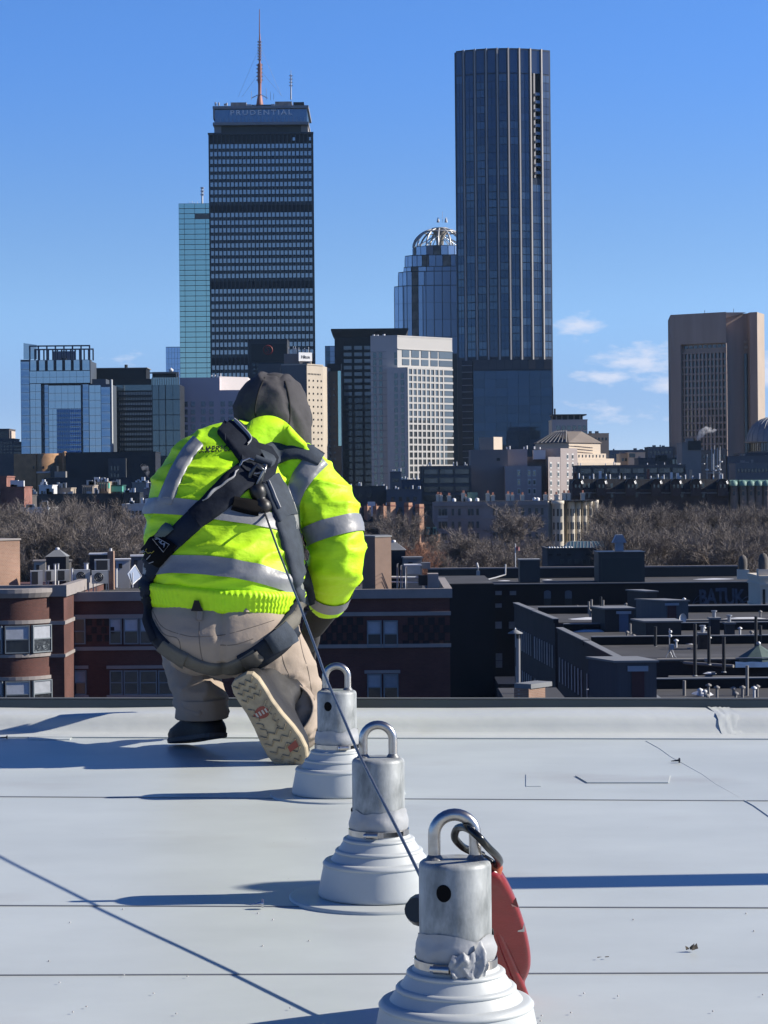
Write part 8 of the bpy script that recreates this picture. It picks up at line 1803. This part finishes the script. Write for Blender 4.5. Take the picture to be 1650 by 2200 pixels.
# --- boots
M_lth = mat('black_leather', (0.016, 0.016, 0.018), 0.6, 0.3, 15, bump=.001, bscale=60, spec=.3, wear=((0.07, 0.07, 0.075), 14, .60, .4)); M_sole = mat('gum_sole', (0.46, 0.385, 0.26), 0.75, 0.18, 18, wear=((0.16, 0.13, 0.10), 10, .57, .6), bump=.001, bscale=80); M_sole2 = mat('dark_sole', (0.055, 0.055, 0.06), 0.7, 0.2, 15)
half = [(-.118, .0), (-.117, .022), (-.108, .038), (-.085, .0455), (-.05, .0465), (-.01, .045), (.04, .049), (.09, .0575), (.13, .0605), (.165, .0565), (.19, .045), (.207, .026), (.212, .0)]
def outline(k=1.0, bulge=0.0):
    r_ = [(w*k+(bulge if w > 0 else 0), y) for y, w in half]; l_ = [(-w, y) for w, y in reversed(r_[1:-1])]; return r_+l_
def boot(mtx, label, sole_m, tread):
    mp = lambda p: mtx @ Vector(p)
    def ringz(z, k, y0, ky): return [mp((x*k, y0+(y-y0)*ky, z)) for x, y in outline()]
    up_ = MB().grid([ringz(.024, .97, 0, .985), ringz(.05, 1.0, 0, .99), ringz(.075, .94, -.01, .93), ringz(.098, .84, -.03, .76), ringz(.120, .80, -.045, .56), ringz(.15, .90, -.052, .48), ringz(.19, 1.02, -.056, .48), ringz(.225, 1.10, -.058, .50), ringz(.223, .95, -.058, .44), ringz(.17, .8, -.058, .38)], True, True)
    bo = person.part('boot', up_, M_lth, label=label)
    n = len(outline()); z0_, z1_ = ringz(0, 1.0, 0, 1.0), ringz(.024, 1.03, 0, 1.01)
    sb_ = MB().grid([ringz(.001, .97, 0, .985), ringz(.004, 1.02, 0, 1.0), ringz(.022, 1.04, 0, 1.015), ringz(.026, 1.0, 0, 1.0)], False, True); sb_.add(ringz(.001, .97, 0, .985), [tuple(range(n-1, -1, -1))])
    so = person.part('sole', sb_, sole_m, bo)
    if tread:
        b = MB()
        for y in (-.098, -.074, -.05, .075, .102, .129, .156, .182):
            w_ = .034 if y < 0 else (.046 if y < .17 else .03)
            pts_ = [mp((w_*(i/3-1), y+(.010 if i % 2 else -.004), -.0012)) for i in range(7)]; b.tube(pts_, .0028, 5)
        for s_ in (-1, 1):
            for y in (-.02, .005, .03, .05): b.tube([mp((s_*.034, y, -.001)), mp((s_*.018, y+.012, -.001)), mp((s_*.022, y+.022, -.001))], .0022, 5)
        person.part('tread', b, mat('sole_grime', (0.37, 0.305, 0.205), 0.85, 0.3, 20), so)
        M_lg = mat('sole_red', (0.30, 0.07, 0.05), 0.7, 0.15, 20)
        person.part('sole_mark', MB().add([mp((.026*math.cos(q)-.004, .008+.018*math.sin(q)*(1+.3*math.cos(q)), -.0006)) for q in [2*math.pi*k/20 for k in range(20)]], [tuple(range(19, -1, -1))]), M_lg, so)
        for k in range(4): person.part('sole_letter', MB().add([mp((-.018+.011*k+dx, .008+dy, -.0012)) for dx, dy in ((-.003, -.007), (.003, -.007), (.003, .007), (-.003, .007))], [(3, 2, 1, 0)]), mat('sole_white', (0.5, 0.47, 0.42), 0.8, 0.1), so)
        person.part('sole_mark', MB().add([mp(p) for p in ((.046, .128, -.0045), (.012, .136, -.0045), (.010, .154, -.0045), (.044, .150, -.0045))], [(0, 1, 2, 3)]), M_lg, so)
    b = MB()
    for k in range(6): z = .095+.02*k; y = .075-.028*k; b.tube([mp((-.03, y-.008, z)), mp((0, y+.012, z+.006)), mp((.03, y-.008, z))], .0022, 5)
    person.part('lace', b, M_sole2, bo)
    return bo
def bootmat(heel, toe, sole_n, kz=1.0):
    """matrix that puts the boot's heel end and toe end at two places, sole facing sole_n"""
    Y = (toe-heel).normalized(); Z = -(sole_n-Y*sole_n.dot(Y)).normalized(); X = Y.cross(Z); s_ = (toe-heel).length/.33
    o = heel+Y*(.118*s_)
    m = Matrix((X*s_, Y*s_, Z*s_*kz)).transposed().to_4x4(); m.translation = o; return m
boot(bootmat(W(515, 1455, 6.225), W(640, 1653, 6.262), Vector((-.34, -.94, .02))), 'raised boot with worn cream tread facing back', M_sole, True)
hl, te = W(472, 1580, 6.57), W(376, 1600, 6.78); te.z = ROOF+.009; hl.z -= .006
boot(bootmat(hl, te, Vector((0, -.12, -1)), .72), 'planted black boot with dark sole', M_sole2, False)

# --- harness
M_web = mat('navy_webbing', (0.018, 0.026, 0.042), 0.8, 0.15, 30, bump=.0008, bscale=200, spec=.2); M_web2 = mat('slate_lit_webbing', (0.050, 0.064, 0.086), 0.8, 0.2, 30, bump=.0008, bscale=200, spec=.2); M_pad = mat('padded_navy', (0.014, 0.019, 0.031), 0.85, 0.2, 25, bump=.002, bscale=45, spec=.15); M_tanw = mat('olive_webbing', (0.15, 0.14, 0.115), 0.8, 0.12, 30, bump=.0008, bscale=150)  # lighter copy of the navy webbing, sunlight put into the right-hand straps
hc, hn = cast(556, 990, (bj,))
plate = MB(); pp = [(520, 962), (545, 950), (585, 962), (600, 985), (592, 1020), (575, 1042), (548, 1030), (522, 1005)]; tp = [cast(p[0], p[1], (bj,))[0]+Vector((0, -.022, .004)) for p in pp]; bo_ = [cast(p[0], p[1], (bj,))[0] for p in pp]
plate.grid([bo_, tp], True, True); plate.add(tp, [tuple(range(7, -1, -1))])
hr = person.part('harness', plate, M_pad)
strap('shoulder_pad', [(478, 916, 40), (500, 932, 52), (524, 960, 54), (544, 992, 52)], M_pad, .005, .008, hr, nx=7)
strap('shoulder_pad', [(562, 988, 46), (598, 972, 46), (640, 966, 40), (690, 990, 30)], M_web2, .005, .008, hr, nx=7)
strap('back_pad', [(546, 1008, 54), (505, 1040, 56), (462, 1082, 54), (418, 1118, 42)], M_pad, .005, .008, hr, nx=7)
strap('back_pad', [(576, 1030, 44), (592, 1062, 46), (606, 1096, 44), (614, 1116, 40)], M_web2, .006, .008, hr, nx=7)
strap('web_strap', [(425, 1112, 44), (382, 1152, 42), (345, 1186, 42), (322, 1222, 40), (311, 1250, 30)], M_web, .004, .005, hr)
strap('web_strap', [(606, 1104, 40), (622, 1160, 40), (640, 1220, 40), (652, 1262, 42), (660, 1300, 40)], M_web2, .004, .006, hr)
strap('side_strap', [(312, 1236, 30), (307, 1280, 30), (312, 1325, 28), (334, 1364, 24), (366, 1396, 24), (398, 1416, 24)], M_web, .005, .006, hr); strap('side_strap', [(318, 1280, 12), (322, 1330, 12), (338, 1372, 12)], M_pad, .014, .004, hr)
strap('leg_strap', [(656, 1296, 46), (632, 1334, 46), (598, 1376, 48), (556, 1408, 46), (515, 1428, 40)], M_web, .004, .006, hr); strap('leg_strap', [(650, 1296, 22), (622, 1336, 24), (594, 1362, 24)], M_tanw, .013, .003, hr); strap('leg_strap', [(552, 1405, 32), (520, 1424, 28), (488, 1434, 22), (455, 1434, 20), (425, 1426, 20), (400, 1414, 22)], M_tanw, .008, .004, hr); strap('leg_strap', [(350, 1382, 22), (376, 1402, 24), (402, 1416, 26)], M_tanw, .013, .003, hr)
strap('keeper', [(583, 1352, 52), (598, 1370, 54), (606, 1384, 54)], M_web2, .018, .004, hr, m_=3); strap('keeper', [(530, 1400, 40), (540, 1415, 40), (552, 1424, 40)], mat('khaki_label', (0.11, 0.10, 0.085), 0.8, 0.2, 30), .016, .003, hr, m_=3)
M_pipe = mat('grey_piping', (0.30, 0.31, 0.33), 0.5, 0.1)
for pth in ([(502, 912, 2.5), (522, 932, 2.5), (536, 952, 2.5), (527, 965, 2.5)], [(508, 1012, 2.5), (500, 1028, 2.5), (470, 1055, 2.5), (436, 1078, 2.5)], [(568, 1036, 2.2), (582, 1070, 2.2), (594, 1100, 2.2)]): strap('piping', pth, M_pipe, .020, .003, hr, nx=3)
strap('buckle', [(348, 1138, 40), (356, 1146, 44), (362, 1152, 40)], mat('buckle_green', (0.07, 0.11, 0.10), 0.5, 0.15), .010, .005, hr, m_=3)
strap('label_flap', [(365, 1158, 52), (345, 1180, 54), (325, 1206, 50)], M_hole, .012, .003, hr)
lab_c = (351, 1171)
def onstrap(u, v, up=.017):
    """u along the strap (down-left), v across, in px from the label's centre"""
    px, py = lab_c[0]-u*.70+v*.71, lab_c[1]+u*.71+v*.70
    h, nn = cast(px, py); return h+nn*up
vsT, fsT = text_mesh('SALA', 1.0, .02); xa_, xb_ = min(v.x for v in vsT), max(v.x for v in vsT)
M_prn = mat('print_grey', (0.45, 0.46, 0.48), 0.6, 0.05)
person.part('label_print', MB().add([onstrap(-(v.y-.0)*11, (v.x-(xa_+xb_)/2)/(xb_-xa_)*26) for v in vsT], fsT), M_prn, hr)
person.part('label_print', MB().tube([onstrap(*q) for q in ((-9, -17), (9, -17), (9, 17), (-9, 17))], .0011, 4, True), M_prn, hr)
person.part('label_print', MB().tube([onstrap(22+7*math.cos(q), -4+9*math.sin(q)) for q in [math.pi*k/8-math.pi/2 for k in range(9)]], .0012, 4), mat('print_yellow', (0.5, 0.42, 0.05), 0.6, 0.1), hr)
for v_ in (-14, -9, 6, 12): person.part('label_print', MB().tube([onstrap(30, v_), onstrap(40, v_-2)], .0013, 4), M_prn, hr)
ep, en = cast(532, 1085, (bj,)); strap('energy_pouch', [(498, 1082, 30), (530, 1090, 32), (560, 1098, 28)], M_hole, .008, .010, hr)
# dorsal ring, hook, bumper and cable
D0 = W(556, 1000, hc.y-.045)
person.part('roller', MB().cyl(W(548, 984, hc.y-.045), W(583, 998, hc.y-.040), .011, n=14), M_web2, hr)
M_alu = mat('alloy', (0.42, 0.43, 0.44), 0.3, 0.1, 40, metal=.9)
dr_ = [W(520, 990, hc.y-.05), W(515, 1002, hc.y-.055), W(528, 1014, hc.y-.06), W(552, 1018, hc.y-.06), W(568, 1014, hc.y-.06), W(572, 1000, hc.y-.05), W(560, 994, hc.y-.04), W(536, 986, hc.y-.04)]
person.part('dorsal_ring', MB().tube(dr_, .0045, 8, True), M_alu, hr)
person.part('swivel_hook', MB().tube([W(552, 998, hc.y-.075), W(540, 1016, hc.y-.07), W(532, 1032, hc.y-.068), W(540, 1044, hc.y-.066), W(552, 1046, hc.y-.066), W(560, 1030, hc.y-.07), W(566, 1010, hc.y-.075)], [.006, .008, .008, .007, .008, .008, .006], 8, True), mat('dark_alloy', (0.11, 0.12, 0.13), 0.35, 0.2, 40, metal=.8), hr)
person.part('hook_gate', MB().cyl(W(566, 1012, hc.y-.078), W(552, 1040, hc.y-.072), .0045, n=8), M_alu, hr)
b0, b1 = W(549, 1042, hc.y-.095), W(569, 1104, hc.y-.105); ax = (b1-b0).normalized(); aa = ax.orthogonal().normalized(); ab = ax.cross(aa); L_ = (b1-b0).length; rows = []
for r_, z in ((.010, 0), (.021, .04), (.0245, .18), (.0235, .36), (.017, .47), (.017, .53), (.026, .66), (.026, .86), (.019, .97), (.005, 1.0)): rows.append([b0+ax*(L_*z)+(aa*math.cos(2*math.pi*i/24)+ab*math.sin(2*math.pi*i/24))*r_ for i in range(24)])
person.part('rubber_bumper', MB().grid(rows, True, True), mat('black_rubber', (0.010, 0.010, 0.011), 0.45, 0.2, 20), hr)
# steel lifeline from the arrester to the hook: part of the arrester
fa = [o for o in bpy.data.objects if o.name.startswith('fall_arrester')][0]
cp_ = cr([(569, 1102, 0), (600, 1188, 0), (640, 1290, 0), (680, 1398, 0), (702, 1460, 0), (738, 1543, 0), (768, 1613, 0), (810, 1698, 0), (850, 1775, 0), (898, 1872, 0), (916, 1912, 0), (940, 1965, 0), (962, 2010, 0), (985, 2030, 0)], 6)
lp = []
for q in cp_:
    s_ = max(0.0, 1-(q.y-1102)/160); dd = 1/(.1575+1.577e-4*(q.y-1102)); lp.append(W(q.x, q.y, dd+(hc.y-.105-6.349)*s_))
o = bpy.data.objects.new('lifeline', MB().tube(lp, .0031, 8).mesh('lifeline', mat('steel_cable', (0.22, 0.23, 0.24), 0.35, 0.3, 200, metal=.7, bump=.0006, bscale=500), fa.location)); col.objects.link(o); o.parent = fa
# ================================================================== winter haze
hm_ = bpy.data.materials.new('thin_haze'); hm_.use_nodes = True; hn_ = hm_.node_tree.nodes; hn_.clear()
ho = hn_.new('ShaderNodeOutputMaterial'); hv = hn_.new('ShaderNodeVolumePrincipled'); hv.inputs['Color'].default_value = (0.50, 0.76, 1.0, 1); hv.inputs['Density'].default_value = 0.000022; hv.inputs['Anisotropy'].default_value = 0.0
hm_.node_tree.links.new(hv.outputs[0], ho.inputs['Volume'])
single('haze', MB().box(-900, 900, -60, 1760, -1.0, 260), hm_, None, None, kind='stuff', loc=(0, 0, 0))
